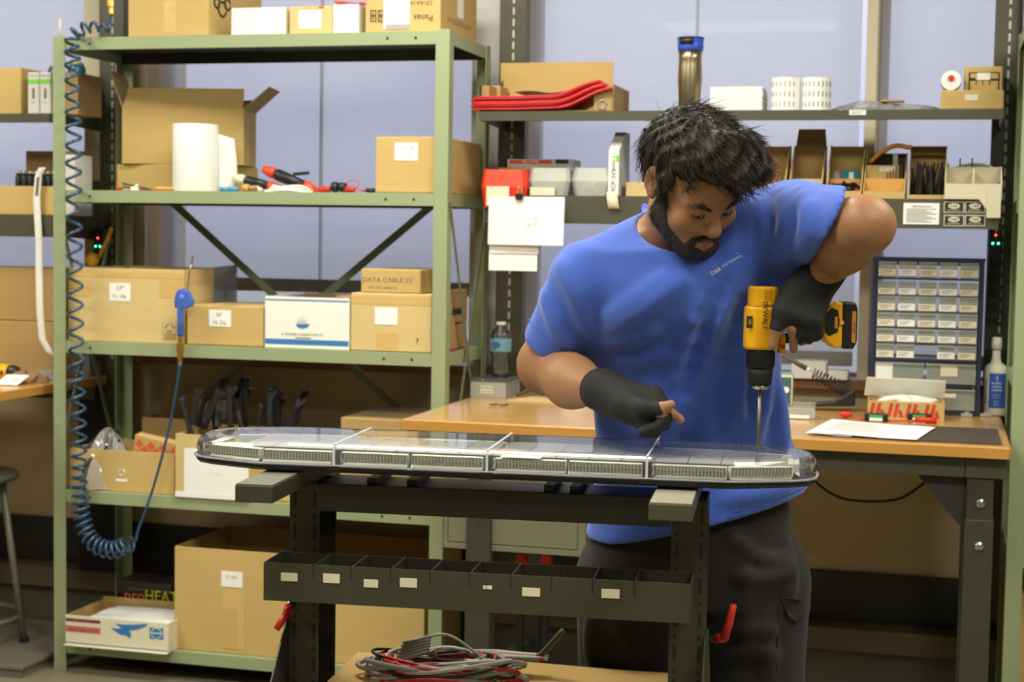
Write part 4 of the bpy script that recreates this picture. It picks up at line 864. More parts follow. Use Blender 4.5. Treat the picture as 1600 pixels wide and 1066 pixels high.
for a, b, c, d in ((1514, 113, 1561, 114.2), (1514, 141, 1561, 142), (1514, 113, 1515.2, 142), (1560, 113, 1561.2, 142), (1514, 125, 1561, 126), (1525, 125, 1526, 133), (1535, 125, 1536, 133), (1546, 125, 1547, 133), (1514, 122, 1524, 125), (1548, 123, 1559, 126)): g.patch(a, b, c, d, INK, 'printed_grid', 0.0003)
g.patch(1527, 114, 1547, 125, PAPER, 'paper_label', 0.0005, 0.0009)
P = atY(1486, 128, Y0+0.02); R_ = 0.029
t = thing('tape_cylinder', 'white cylinder with a red centre lying on the flat carton', 'roll', (P[0], Y0+0.02, f.zt+0.0015+R_)); M = Matrix.Rotation(-PI/2, 4, 'X')
MB().lathe([(R_, 0), (R_, 0.07)], 30, M).build('white_roll', WHITE, t); MB().lathe([(0.009, 0.0), (0.009, 0.004)], 16, Matrix.Translation((0, -0.0045, 0.006)) @ M).build('red_cap', RED, t)
MB().lathe([(R_+0.0006, 0.012), (R_+0.0006, 0.065)], 30, M, cap=False).build('black_wrap', BLACK, t)
# ------------------------------------------------------------------ lower shelf: bins, boxes and notices on its front
zl = zL1+0.0006; Y0 = SY2+0.015
SF = Fr(None, SY2, 0, 0, 0)
def bin_(name, label, px0, px1, pyt, m, dep=0.22, lip=0.045, Yf=None, zb=None, group=None, front_top=None, cat='bin', tall_back=None, wall=0.003):
    """open-fronted bin: low lip, sides that rise to the back"""
    Yf = Y0 if Yf is None else Yf; zb = zl if zb is None else zb
    xa, xb = atY(px0, pyt+30, Yf)[0], atY(px1, pyt+30, Yf)[0]; zt = atY((px0+px1)/2, pyt, Yf+dep)[2]-zb; w = xb-xa
    t = thing(name, label, cat, ((xa+xb)/2, Yf+dep/2, zb), 0, group); h = tall_back or zt
    y0, y1 = -dep/2, dep/2; T = wall
    bx('bin_floor', m, t, -w/2, w/2, y0, y1, 0, T); bx('bin_lip', m, t, -w/2, w/2, y0, y0+T, T+0.0002, lip); bx('bin_back', m, t, -w/2, w/2, y1-T, y1, T+0.0002, h)
    for s in (-1, 1):
        xs = -w/2 if s < 0 else w/2-T
        MB().prism([(y0+T+0.0002, T+0.0002), (y1-T-0.0002, T+0.0002), (y1-T-0.0002, h), (y1-0.04, h), (y0+T+0.0002, lip)], xs, xs+T, 'x').build('bin_side', m, t)
    t['w'] = w; return t, w, h, dep, (xa+xb)/2, Yf, zb
# red bin hung over the shelf front and two clear bins
REDBIN = mat('red_bin_plastic', S(232, 62, 24), 0.35, 0, 0.04)
def plastic_bin(label, px0, px1, pyt, pyb, m, lab, Yf):
    xa, xb = atY(px0, 290, Yf)[0], atY(px1, 290, Yf)[0]; z0, z1_ = atY((px0+px1)/2, pyb, Yf)[2], atY((px0+px1)/2, pyt, Yf)[2]; w, h = xb-xa, z1_-z0
    t = thing('parts_bin', label, 'bin', ((xa+xb)/2, Yf, z0), 0, 'plastic parts bins on the lower shelf')
    def sh(d): return [(-w/2+d+0.012, d), (w/2-d-0.012, d), (w/2-d, 0.015+d), (w/2-d, 0.15-d), (-w/2+d, 0.15-d), (-w/2+d, 0.015+d)]
    b = MB(); n = 6; v = []; L_ = [(0.010, 0), (0.0, h*0.55), (0.006, h), (0.009, h), (0.004, h*0.55), (0.014, 0.004)]
    for d, z in L_: v += [(x_, y_+(0.010*z/h), z) for x_, y_ in sh(d)]
    fs = [(j*n+i, j*n+(i+1) % n, (j+1)*n+(i+1) % n, (j+1)*n+i) for j in range(len(L_)-1) for i in range(n)]+[tuple(range(n))[::-1], tuple(range((len(L_)-1)*n, len(L_)*n))]
    b.add(v, fs).build('bin_shell', m, t, 0.002)
    for s in (-1, 1): MB().tube([(s*(w/2-0.012), 0.02+0.010, h+0.002), (s*(w/2-0.012), 0.14, h+0.002)], 0.0026, 6).build('bin_rim', m, t)
    if lab:
        q0, q1 = atY(lab[0], lab[1], Yf-0.002), atY(lab[2], lab[3], Yf-0.002); ox = (xa+xb)/2
        bx('paper_label', CREAM, t, q0[0]-ox, q1[0]-ox, -0.002, -0.0008, q1[2]-z0, q0[2]-z0)
        bx('label_holder', m, t, q0[0]-ox-0.003, q1[0]-ox+0.003, -0.0006, 0.004, q1[2]-z0-0.002, q0[2]-z0+0.002)
    return t, w, h, z0
plastic_bin('orange red plastic bin hung over the front of the lower bench shelf', 749, 821, 265, 325, REDBIN, (760, 291, 795, 322), SY2-0.03)
tb = plastic_bin('milky clear bin with a paper label beside the orange red bin', 823, 889, 262, 308, MILKY, (829, 293, 866, 307), SY2+0.002)
tb2 = plastic_bin('milky clear bin of white parts left of the slanted white box', 891, 954, 262, 307, MILKY, None, SY2+0.002)
pb = MB(); r_ = np.random.default_rng(5)
for k in range(60): pb.box(*sum([[c-0.006, c+0.006] for c in ((r_.uniform(-0.04, 0.04)), 0.08+r_.uniform(-0.05, 0.05), 0.014+r_.uniform(0, 0.035))], []))
pb.build('white_parts', WHITE, tb2[0])['kind'] = 'stuff'
bx('folded_card', CARD2, tb[0], -0.01, 0.035, 0.05, 0.09, 0.006, 0.055)
f = carton('flat white box with red lettering behind the plastic bins', 792, 896, 249, SY2+0.19, 0.11, zl, m=mat('grey_white_board', S(190, 184, 172), 0.6), tape=False)
f.patch(797, 250, 862, 256, INKR, 'red_print', 0.0004); f.patch(868, 249, 888, 256, INK, 'black_print', 0.0004); f.text('SILICONE', 829, 253, 3.5, WHITE, sx=1.3)
bx('tan_lid', CARD, f.r, -f.w/2-0.02, f.w/2-0.05, -f.d/2-0.03, -f.d/2-0.002, 0.001, f.h-0.03)
# slanted white box with a hanging paper strip
xa, xb = atY(951, 260, Y0)[0], atY(968, 260, Y0)[0]; zt = atY(970, 207, Y0+0.1)[2]
t = thing('upright_white_box', 'tall slanted white box with black lettering and a hanging strip', 'box', ((xa+xb)/2, Y0-0.005, zl), 0, None)
w = (xb-xa); poly = [(0, 0), (0.17, 0), (0.17, zt-zl), (0.10, zt-zl), (0, (zt-zl)*0.70)]
MB().prism(poly, -w/2, w/2, 'x').build('box_body', mat('box_grey', S(214, 212, 204), 0.5), t, 0.002)
bx('box_front', WHITE, t, -w/2+0.001, w/2-0.001, -0.0012, -0.0003, 0.004, (zt-zl)*0.69)
txt(t, 'MCP-3VS', (0.001, -0.002, (zt-zl)*0.22), 0.020, INK, (PI/2, -PI/2, 0)); txt(t, 'WRN 4', (0.001, -0.002, (zt-zl)*0.50), 0.014, INK, (PI/2, -PI/2, 0))
bx('green_sticker', mat('lime_sticker', S(120, 210, 60), 0.5), t, w/2-0.010, w/2+0.0006, -0.0022, -0.0014, (zt-zl)*0.52, (zt-zl)*0.62)
MB().grid(lambda u, v: (-w/2+w*u+0.008*v, -0.020-0.010*math.sin(3*v), 0.012-0.052*v), 1, 8).build('paper_strip', CREAM, t, smooth=True, thick=0.0006)
f = carton('dark module standing behind the man\'s head on the lower shelf', 1004, 1024, 200, SY2+0.10, 0.12, zl, m=mat('dark_module', S(60, 58, 54), 0.5), tape=False, name='dark_module', cat='device')
MB().tube([(-f.w/2-0.03, 0, 0.08), (-f.w/2-0.014, 0, f.h*0.98)], 0.0018, 6).build('antenna', STEEL, f.r)
f = carton('open flat tan box of small parts beside the man\'s ear', 978, 1012, 285, SY2+0.04, 0.14, zl, opened=True, m=CARD2, tape=False)
for k in range(3):
    o = bx('orange_tab' if k == 2 else 'black_connector', (BLACK, BLACK, ORANGE)[k], None, -0.016, 0.016, -0.012, 0.012, 0, 0.016, 0.002); o.location = (f.ox-0.022+0.024*k, f.oy-0.035+0.03*k, zl+0.0055)
    tag(o, ('black connector nearest the front in the flat tan box', 'black connector in the middle of the flat tan box', 'orange tab at the back of the flat tan box')[k], 'connector')
# cardboard bins with their contents
SCREW = mat('black_hardware', S(34, 34, 36), 0.35, 0.3, 0.15, 40)
def scatter(t, name, m, w, y0, y1, z, n, sz, seed, up=False, hvar=0.01):
    r_ = np.random.default_rng(seed); b = MB()
    for k in range(n):
        p = Vector((r_.uniform(-w/2+0.008, w/2-0.008), r_.uniform(y0, y1), z+r_.uniform(0, hvar))); d = Vector((r_.normal(), r_.normal(), r_.normal()*(3 if up else 0.8))).normalized()
        b.tube([p-d*sz*0.5, p+d*sz*0.5], sz*0.16, 5)
    b.build(name, m, t)['kind'] = 'stuff'
specs = [('cardboard bin nearest the man\'s head, with red and green leads', 1176, 1226, 229, CARD),
         ('cardboard bin with a raised lid flap and white inner card', 1232, 1284, 229, CARD),
         ('cardboard bin of black clips with a teal packet', 1291, 1347, 229, CARD),
         ('cardboard bin of drill bits under an amber hoop', 1349, 1415, 240, CARD),
         ('cardboard bin packed with long black rods', 1420, 1479, 229, CARD)]
bins = []
for k, (lab, a, b, pt, m) in enumerate(specs):
    bins.append(bin_('cardboard_bin', lab, a, b, pt, m, 0.22, 0.022 if k != 4 else 0.012, group='cardboard bins on the lower shelf'))
t, w, h, d, *_ = bins[0]
for k, c in enumerate((INKR, mat('green_lead', S(30, 130, 90), 0.5), INKR)): MB().tube([(w/2-0.05+0.012*k, -0.05, 0.01), (w/2-0.03+0.012*k, -0.02, 0.075-0.006*k)], 0.003, 6).build('test_lead', c, t)
t, w, h, d, *_ = bins[1]
MB().add([(-w/2+0.002, d/2-0.002, h), (w/2-0.002, d/2-0.002, h), (w/2-0.008, d/2+0.01, h+0.055), (-w/2+0.008, d/2+0.01, h+0.055)], [(0, 1, 2, 3)]).build('lid_flap', CARD_D, t, thick=0.003)
bx('inner_card', CREAM, t, -w/2+0.012, w/2-0.008, 0.0, 0.003, 0.004, 0.062); scatter(t, 'black_screws', SCREW, w, -0.09, -0.01, 0.01, 70, 0.016, 1, hvar=0.03)
t, w, h, d, *_ = bins[2]
bx('inner_card', mat('orange_card', S(206, 140, 80), 0.7), t, -w/2+0.005, w/2-0.008, -0.02, -0.017, 0.004, 0.062); scatter(t, 'black_clips', SCREW, w, -0.095, -0.03, 0.01, 60, 0.026, 2, hvar=0.035)
bx('teal_packet', mat('teal_foil', S(20, 140, 150), 0.3), t, -0.012, w/2-0.012, 0.02, 0.035, 0.055, 0.090); bx('packet_print', PAPER, t, 0.008, 0.022, 0.0188, 0.0197, 0.062, 0.084)
blob('clear_bag', BAG, t, 0.02, 0.015, 0.08, 10, 6, 0.2, 9).location = (-w/2+0.024, 0.02, 0.003)
t, w, h, d, *_ = bins[3]
AMB = mat('amber_card', S(214, 158, 76), 0.6, 0, 0.05)
bx('front_card', AMB, t, -w/2+0.004, w/2-0.004, -0.055, -0.052, 0.004, 0.062); bx('middle_card', CARD, t, -w/2+0.004, w/2-0.02, 0.0, 0.003, 0.004, 0.105); bx('paper_label', CREAM, t, -0.02, 0.028, -0.0012, -0.0002, 0.086, 0.1)
scatter(t, 'small_screws', SCREW, w, -0.10, -0.06, 0.008, 40, 0.012, 3, up=True, hvar=0.012)
for k in range(7): MB().tube([(0.005+0.0085*k, -0.02, 0.02), (0.006+0.0086*k, -0.018, 0.082+0.006*k)], 0.0019, 6).build('drill_bit', mat('bit_steel', S(96, 74, 56), 0.35, 0.6), t)
bx('dark_card', mat('dark_card', S(52, 44, 34), 0.7), t, -w/2+0.012, w/2-0.004, d/2-0.03, d/2-0.026, 0.02, h-0.006)
c = MB(); n = 18
c.grid(lambda u, v: (-w/2+0.012+0.125*u, 0.015+0.045*v, 0.092+0.075*math.sin(min(1.0, 0.15+u*0.98)*PI*0.62)), n, 1); c.build('amber_hoop', mat('amber_strap', S(208, 138, 46), 0.4), t, smooth=True, thick=0.012)
bx('clear_cap', MILKY, t, 0.02, 0.035, 0.012, 0.026, 0.06, 0.14)
t, w, h, d, *_ = bins[4]
MB().add([(-w/2+0.002, d/2-0.002, h), (w/2-0.002, d/2-0.002, h), (w/2-0.002, d/2-0.03, h-0.028), (-w/2+0.002, d/2-0.03, h-0.028)], [(0, 1, 2, 3)]).build('lid_flap', CARD_D, t, thick=0.002)
rb = [MB().tube([(0, 0, 0), (0.002*k, 0.004, 0.085+0.008*k)], 0.0026, 5).build('rod', BLACK, None) for k in range(4)]
for k in range(44):
    r_ = np.random.default_rng(400+k); o = rb[k] if k < 4 else rb[k % 4].copy()
    if k >= 4: COL.objects.link(o)
    o.parent = None; o.name = 'black_rod'; o.location = (bins[4][4]+r_.uniform(-w/2+0.012, w/2-0.012), bins[4][5]+0.02+0.125*(k/44), zl+0.0045); o.rotation_euler = (r_.uniform(-0.15, 0.08), r_.uniform(-0.16, 0.16), 0)
    tag(o, 'thin black rod standing in the bin packed with rods', 'rod', 'black rods packed in the cardboard bin')
# white cardboard bins at the right end, with coils behind them
WB = mat('off_white_board', S(214, 206, 176), 0.7, 0, 0.05, 10)
t, w, h, d, *_ = bin_('white_bin', 'torn off-white board bin in two halves at the right end of the shelf', 1476, 1566, 261, WB, 0.15, 0.045, Yf=SY2-0.012, cat='bin')
bx('middle_wall', WB, t, -0.003, 0.003, -0.06, d/2-0.004, 0.004, h-0.012); bx('torn_front', WB, t, w*0.24, w/2-0.002, -d/2-0.003, -d/2-0.0004, -0.055, 0.044, 0.002); MB().prism([(w*0.1, 0.001), (w*0.238, 0.001), (w*0.238, -0.03)], -d/2-0.003, -d/2-0.0005, 'y').build('torn_edge', WB, t)
xc, zc = atY(1523, 262, SY2+0.2)[0], atY(1523, 262, SY2+0.2)[2]
t = thing('cable_coil', 'coil of pale green cable behind the torn white bin', 'cable', (xc, SY2+0.2, zl+0.031))
for k in range(6): MB().tube([((0.078-0.003*k)*math.cos(a), 0.006*k, (0.040-0.003*k)*math.sin(a)+0.042-0.003*k) for a in np.linspace(0, 2*PI, 30)], 0.0042, 6).build('cable_turn', mat('pale_green_cable', S(190, 196, 160), 0.4), t, smooth=True)
for px in (1500, 1519): bx('black_tie', BLACK, t, atY(px, 260, SY2+0.19)[0]-xc-0.002, atY(px, 260, SY2+0.19)[0]-xc+0.002, -0.006, 0.03, 0.03, 0.10)
# notices, cards and papers fixed to the shelf front
def sheet(label, px0, py0, px1, py1, m=PAPER, name='paper_notice', cat='notice', Y=None, group=None, bow=0.0):
    Y = SY2-0.0012 if Y is None else Y
    a, b = atY(px0, py0, Y), atY(px1, py1, Y); w, h = b[0]-a[0], a[2]-b[2]
    t = thing(name, label, cat, (a[0], Y, b[2]), 0, group)
    MB().grid(lambda u, v: (w*u, -bow*(1-v)*math.sin(1.2*u+0.4), h*v), 4, 4).build('sheet', m, t, thick=0.0005)
    return t, w, h
t, w, h = sheet('white printed notice on the grey shelf front', 1412, 317, 1467, 351)
txt(t, 'D&R Electronics', (w*0.5, -0.0012, h*0.84), 0.0085, INK)
for k in range(9): bx('printed_line', INKG, t, w*0.08, w*(0.92-0.13*((k*5) % 3)), -0.0010, -0.0006, h*(0.70-0.075*k), h*(0.70-0.075*k)+0.0016)
for k, (a, b) in enumerate(((1475, 315), (1508, 315), (1475, 336), (1508, 336))):
    t, w, h = sheet(('black emblem card, upper left of the four', 'black emblem card, upper right of the four', 'black emblem card, lower left of the four', 'black emblem card, lower right of the four')[k], a, b, a+31, b+17.5, CREAM, 'emblem_card', 'card', group='four emblem cards on the shelf front')
    bx('black_field', INK, t, 0.0025, w-0.0025, -0.0012, -0.0006, 0.0025, h-0.0025)
    MB().lathe([(1, 0), (1, 0.0004)], 24, Matrix.Translation((w/2, -0.0014, h*0.6)) @ Matrix.Rotation(PI/2, 4, 'X') @ Matrix.Diagonal((w*0.29, h*0.25, 1, 1))).build('oval_emblem', CREAM, t)
    txt(t, 'D&R', (w/2, -0.0024, h*0.6), 0.0125, INK); txt(t, 'ELECTRONICS', (w/2, -0.002, h*0.22), 0.0058, CREAM)
t, w, h = sheet('small white label stuck to the upper shelf edge', 1327, 172, 1353, 179.5, PAPER, 'shelf_label', 'label', SY1-0.0012); [bx('printed_line', INKG, t, w*0.15, w*q_, -0.0011, -0.0006, h*a_, h*(a_+0.1)) for a_, q_ in ((0.6, 0.85), (0.25, 0.7))]
t, w, h = sheet('large white sheet of notes clipped to the lower shelf front', 764, 307, 881, 384, PAPER, 'paper_sheet', 'paper', SY2-0.050, bow=0.012)
for a, b, s in ((0.62, 0.76, 'a'), (0.50, 0.55, '~ nc. mg'), (0.58, 0.48, '- 3  L.'), (0.52, 0.41, 'N&  -0')): txt(t, s, (w*a, -0.0165, h*b), 0.011, INKG, ax='LEFT')
C_ = MB(); C_.box(-0.012, 0.012, -0.005, 0.005, 0, 0.018); o = C_.build('clip_body', BLACK, None, 0.001); k_ = thing('binder_clip', 'small black binder clip holding the large sheet of notes', 'clip', (t.location[0]+w*0.41, SY2-0.058, t.location[2]+h-0.008)); o.parent = k_
for s in (-1, 1): MB().tube(smoothpath([(-0.006, s*0.004, 0.018), (-0.005, s*0.008, 0.034), (0.0, s*0.009, 0.038), (0.005, s*0.008, 0.034), (0.006, s*0.004, 0.018)], 4), 0.001, 5).build('clip_wire', STEEL, k_)
t, w, h = sheet('narrow white paper under the large sheet of notes', 765, 376, 841, 397, PAPER, 'paper_sheet', 'paper', SY2-0.043)
t, w, h = sheet('lowest white paper slip hanging on the shelf front', 764, 394, 839, 424, PAPER, 'paper_sheet', 'paper', SY2-0.040)
# ------------------------------------------------------------------ on the bench: drawer cabinet and the things round it
zb = BZ+0.0006
CY0 = 0.33
xa, xb = atY(1357, 640, CY0)[0], atY(1531, 640, CY0)[0]; ztop = atY(1448, 404, CY0)[2]
t = CAB = thing('drawer_cabinet', 'navy parts cabinet of small clear labelled drawers', 'cabinet', ((xa+xb)/2, CY0+0.07, zb)); ox = (xa+xb)/2; W_, H_ = xb-xa, ztop-zb; D2 = 0.07
cb = MB(); T = 0.014
cb.box(-W_/2, -W_/2+T, -D2, D2, 0, H_); cb.box(W_/2-T, W_/2, -D2, D2, 0, H_); cb.box(-W_/2+T, W_/2-T, -D2, D2, H_-0.022, H_); cb.box(-W_/2+T, W_/2-T, -D2, D2, 0, 0.014)
cb.build('cabinet_frame', NAVY, t, 0.003); bx('frame_lip', NAVY, t, -W_/2-0.002, W_/2+0.002, -D2-0.003, -D2+0.01, H_-0.006, H_+0.003, 0.001)
rows_px = [(409, 434), (440, 463), (463, 488), (489, 513), (514, 537), (538, 562), (565, 600), (605, 640)]
z_of = lambda py: atY(1448, py, CY0)[2]-zb
for py in (436.5, 462.5, 488, 513.5, 538.5, 563, 602): bx('cabinet_shelf', NAVY, t, -W_/2+T, W_/2-T, -D2-0.002, D2-0.004, z_of(py)-0.0025, z_of(py)+0.0025)
DC = clear('drawer_plastic', (0.9, 0.92, 0.88, 1), 0.28, (0.78, 0.80, 0.72, 1), 0.12)
CONT = [mat('parts_tan', S(150, 136, 100), 0.6, 0, 0.3, 120), mat('parts_grey', S(120, 122, 116), 0.5, 0, 0.3, 120), mat('parts_brass', S(170, 140, 80), 0.4, 0.4, 0.3, 120), mat('parts_red', S(190, 90, 70), 0.5, 0, 0.2, 60), mat('parts_green', S(110, 180, 110), 0.5, 0, 0.2, 40)]
def cdrawer(x0, x1, z0, z1, k, lab=None, clr=None):
    w, h = x1-x0, z1-z0; b = MB(); y0, y1 = -D2-0.004, D2-0.02; e_ = 0.0015
    b.box(x0, x1, y0, y0+e_, z0, z1); b.box(x0+0.004, x1-0.004, y1-e_, y1, z0, z1-0.004); b.box(x0+0.003, x0+0.003+e_, y0+e_, y1-e_, z0, z1-0.004); b.box(x1-0.003-e_, x1-0.003, y0+e_, y1-e_, z0, z1-0.004); b.box(x0+0.005, x1-0.005, y0+e_, y1-e_, z0, z0+e_)
    d = b.build('drawer', DC, t)
    bx('drawer_pull', DC, d, x0, x1, y0-0.006, y0-0.0003, z1-0.006, z1-0.002)
    r_ = random.random()
    bx('drawer_contents', clr or CONT[k % 3], d, x0+0.008, x1-0.008, y0+0.004, y1-0.004, z0+0.003, z0+h*(0.45+0.25*r_))
    if lab is None: lab = (0.04, 0.96, 0.06, 0.50)
    bx('drawer_label', CREAM if k % 2 else PAPER, d, x0+w*lab[0], x0+w*lab[1], y0-0.0012, y0-0.0003, z0+h*lab[2], z0+h*lab[3])
    if w < 0.1:
        for a_, q_ in ((0.34, 0.80), (0.20, 0.66)): bx('printed_line', INKG, d, x0+w*0.14, x0+w*(q_-0.05*(k % 3)), y0-0.0017, y0-0.0013, z0+h*a_, z0+h*(a_+0.045))
    return d
IW = W_-2*T; k = 0
for r in range(6):
    z1_, z0_ = z_of(rows_px[r][0])-0.001, z_of(rows_px[r][1])+0.0015
    for c in range(5):
        k += 1
        if r == 5 and c == 2: continue
        x0 = -W_/2+T+IW*c/5+0.003; x1 = -W_/2+T+IW*(c+1)/5-0.003
        cdrawer(x0, x1, z0_, z1_, k*7+r, clr=CONT[3] if (r, c) == (0, 0) else None)
z1_, z0_ = z_of(567)-0.001, z_of(600)+0.002
cdrawer(-W_/2+T+0.002, -0.002, z0_, z1_, 0, (0.02, 0.36, 0.1, 0.92), CONT[4]); cdrawer(0.002, W_/2-T-0.002, z0_, z1_, 1, (0.30, 0.64, 0.38, 0.92), CONT[1])
z1_, z0_ = z_of(606)-0.001, 0.016
cdrawer(-W_/2+T+0.002, -0.002, z0_, z1_, 2, (0.1, 0.4, 0.5, 0.9)); cdrawer(0.002, W_/2-T-0.002, z0_, z1_, 3, (0.38, 0.62, 0.58, 0.78), CONT[4])
# white cleaner bottle with a blue label
YBt = 0.385
xa, xb = atY(1536, 620, YBt-0.02)[0], atY(1574, 620, YBt-0.02)[0]; R_ = (xb-xa)/2; H_ = atY(1555, 527, YBt)[2]-zb
t = thing('cleaner_bottle', 'white plastic cleaner bottle with a blue label', 'bottle', ((xa+xb)/2, YBt, zb)); WP = mat('white_plastic', S(226, 222, 204), 0.4, 0, 0.02)
M = Matrix.Diagonal((1, 0.62, 1, 1)); hb = atY(1555, 572, YBt)[2]-zb
MB().lathe([(R_*0.93, 0), (R_, 0.006), (R_, hb*0.92), (R_*0.92, hb), (R_*0.45, hb+0.010), (R_*0.40, hb+0.020), (R_*0.36, hb+0.026), (R_*0.34, H_-0.036)], 28, M).build('bottle_body', WP, t, smooth=True)
MB().lathe([(R_*0.46, H_-0.0355), (R_*0.42, H_-0.004), (R_*0.36, H_)], 20).build('cap', WHITE, t, smooth=True)
BL = mat('blue_label', S(38, 92, 178), 0.4)
def wrapped(r_, a0, a1, z0, z1, m, nm, par):
    return MB().grid(lambda u, v: (r_*math.sin(a0+(a1-a0)*u), -r_*0.62*math.cos(a0+(a1-a0)*u), z0+(z1-z0)*v), 8, 1).build(nm, m, par, smooth=True)
wrapped(R_+0.0008, -0.55, 0.95, hb*0.16, hb*0.86, BL, 'blue_label', t)
yl = -R_*0.62-0.0022
for s, zf, sz in (('1', 0.76, 0.02), ('PLASTIC', 0.66, 0.0085), ('CLEAN', 0.59, 0.0085), ('& SHINE', 0.52, 0.0085), ('removes fine', 0.43, 0.005), ('scratches', 0.38, 0.005), ('8 fl oz', 0.29, 0.006), ('236 ml', 0.23, 0.006)): txt(t, s, (0.004, yl, hb*zf), sz, PAPER)
txt(t, 'NOVUS', (-R_*0.80, -R_*0.62*0.66-0.001, hb*0.5), 0.022, INK, (PI/2, -PI/2, -0.9))
# red striped parts box with a white lid flap
Yb = 0.13
xa, xb = atY(1354, 648, Yb)[0], atY(1474, 648, Yb)[0]; H_ = atY(1415, 628, Yb)[2]-zb; w = xb-xa
t = thing('striped_parts_box', 'tan parts box with red stripes and a raised white lid', 'box', ((xa+xb)/2, Yb+0.07, zb), 0.04)
b = MB(); b.box(-w/2, w/2, -0.07, -0.067, 0, H_); b.box(-w/2, w/2, 0.067, 0.07, 0, H_); b.box(-w/2, -w/2+0.003, -0.067, 0.067, 0, H_); b.box(w/2-0.003, w/2, -0.067, 0.067, 0, H_); b.box(-w/2+.003, w/2-.003, -0.067, 0.067, 0, 0.003); b.build('box_body', CARD, t)
for k in range(12):
    x0 = -w/2+0.004+k*(w-0.012)/12
    sl = 0.012 if k % 2 else -0.0
    q = [(x0, 0.008), (x0+0.010, 0.008), (x0+0.019, H_-0.006), (x0+0.008, H_-0.006)] if k % 3 != 2 else [(x0, 0.008), (x0+0.014, 0.008), (x0+0.006, H_*0.55), (x0-0.002, H_*0.55)]
    MB().add([(a, -0.0706, b_) for a, b_ in q], [(0, 1, 2, 3)]).build('red_stripe', INKR, t)
MB().add([(-w/2-0.012, 0.06, H_+0.004), (w/2+0.004, 0.06, H_+0.004), (w/2+0.006, 0.03, H_+0.058), (-w/2-0.006, 0.03, H_+0.062)], [(0, 1, 2, 3)]).build('lid_flap', WHITE, t, thick=0.003)
blob('bag_film', mat('white_film', S(226, 226, 214), 0.5), t, w*0.38, 0.05, 0.02, 20, 6, 0.3, 31).location = (0.01, -0.005, H_-0.008)
for k, (px, lab) in enumerate(((1368, 'black connector block with a green and white label, left one'), (1436, 'black connector block with a green and white label, beside the red wire plug'))):
    P = atZ(px, 661, BZ); t = thing('connector_block', lab, 'connector', (P[0], P[1]+0.05, zb), 0.03); bx('block_body', BLACK, t, -0.034, 0.034, -0.02, 0.02, 0, 0.022, 0.003)
    bx('green_label', mat('green_sticker', S(60, 170, 90), 0.5), t, -0.020, 0.018, -0.0212, -0.0203, 0.0115, 0.020); bx('white_label', PAPER, t, -0.020, 0.018, -0.0212, -0.0203, 0.002, 0.0112)
P = atZ(1318, 654, BZ); Q = atZ(1436, 661, BZ)
t = thing('red_lead', 'red lead with a bulb end and a red plug lying on the bench', 'lead', (P[0], P[1], zb+0.006)); d_ = Vector((Q[0]-P[0], Q[1]-P[1], 0))
MB().lathe([(0.003, -0.012), (0.011, 0), (0.009, 0.012), (0.003, 0.026)], 12, Matrix.Translation((0, 0, 0.005)) @ Matrix.Rotation(PI/2, 4, 'Y')).build('bulb', RED, t, smooth=True)
MB().tube(smoothpath([(0.026, 0, 0), tuple(d_*0.35+Vector((0, -0.02, -0.003))), tuple(d_*0.7+Vector((0, -0.02, -0.003))), tuple(d_-Vector((0.012, 0, 0.0)))], 6), 0.0022, 6).build('wire', INKR, t, smooth=True)
MB().tube([d_-Vector((0.012, 0, -0.003)), d_+Vector((0.05, -0.004, 0.003))], [0.008, 0.0095], 10).build('plug', RED, t, smooth=True)
# mat and papers
MATM = mat('rubber_mat', S(70, 60, 50), 0.6, 0, 0.08, 20)
q = [atZ(1380, 661, BZ), atZ(1557, 667, BZ), atZ(1552, 697, BZ), atZ(1372, 690, BZ)]
q = [(2.745, -0.02), (3.04, -0.02), (3.04, -0.385), (2.72, -0.385)]
tag(MB().prism(q[::-1], zb, zb+0.003).build('bench_mat', MATM, None), 'dark brown rubber mat near the right end of the bench', 'mat')
for k, (cs, lab) in enumerate(((((1300, 659), (1462, 672), (1432, 691), (1260, 680)), 'white printed sheet lying across the dark bench mat'), (((1296, 660), (1350, 663), (1330, 685), (1258, 680)), 'second white sheet just under the printed sheet on the bench'))):
    q = [atZ(a, b, BZ)-np.array([0, 0, 0]) for a, b in cs]; z_ = zb+0.0046+0.0016*(1-k)
    t = thing('paper_sheet', lab, 'paper', (q[3][0], q[3][1], z_)); Q_ = [Vector(p)-Vector(q[3]) for p in q]
    MB().grid(lambda u, v: Q_[3].lerp(Q_[2], u).lerp(Q_[0].lerp(Q_[1], u), v)+Vector((0, 0, 0.0012*math.sin(6*u+2*v))), 8, 6).build('sheet', PAPER, t, smooth=True)
    if k == 0:
        for j in range(5):
            a_ = Q_[3].lerp(Q_[0], 0.25+0.13*j); b_ = Q_[2].lerp(Q_[1], 0.25+0.13*j); p0, p1 = a_.lerp(b_, 0.12), a_.lerp(b_, 0.5+0.07*(j % 3))
            MB().bar(p0+Vector((0, 0, 0.0026)), p1+Vector((0, 0, 0.0026)), 0.005, 0.0003, (0, 0, 1)).build('printed_line', INKG, t)
# clear screw box
P = atZ(1252, 656, BZ)
t = thing('screw_box', 'small clear lidded box of screws on the bench', 'box', (P[0], P[1]+0.035, zb), 0.05); b = MB()
bx('box_body', MILKY, t, -0.042, 0.038, -0.033, 0.033, 0.0, 0.036, 0.003); bx('box_lid', CLEAR, t, -0.043, 0.039, -0.034, 0.034, 0.0365, 0.046, 0.002); bx('paper_label', PAPER, t, -0.036, 0.022, -0.0345, -0.0335, 0.003, 0.013)
scatter(t, 'screws', mat('screw_brass', S(150, 140, 110), 0.4, 0.4), 0.07, -0.028, 0.028, 0.006, 50, 0.012, 8, hvar=0.022)
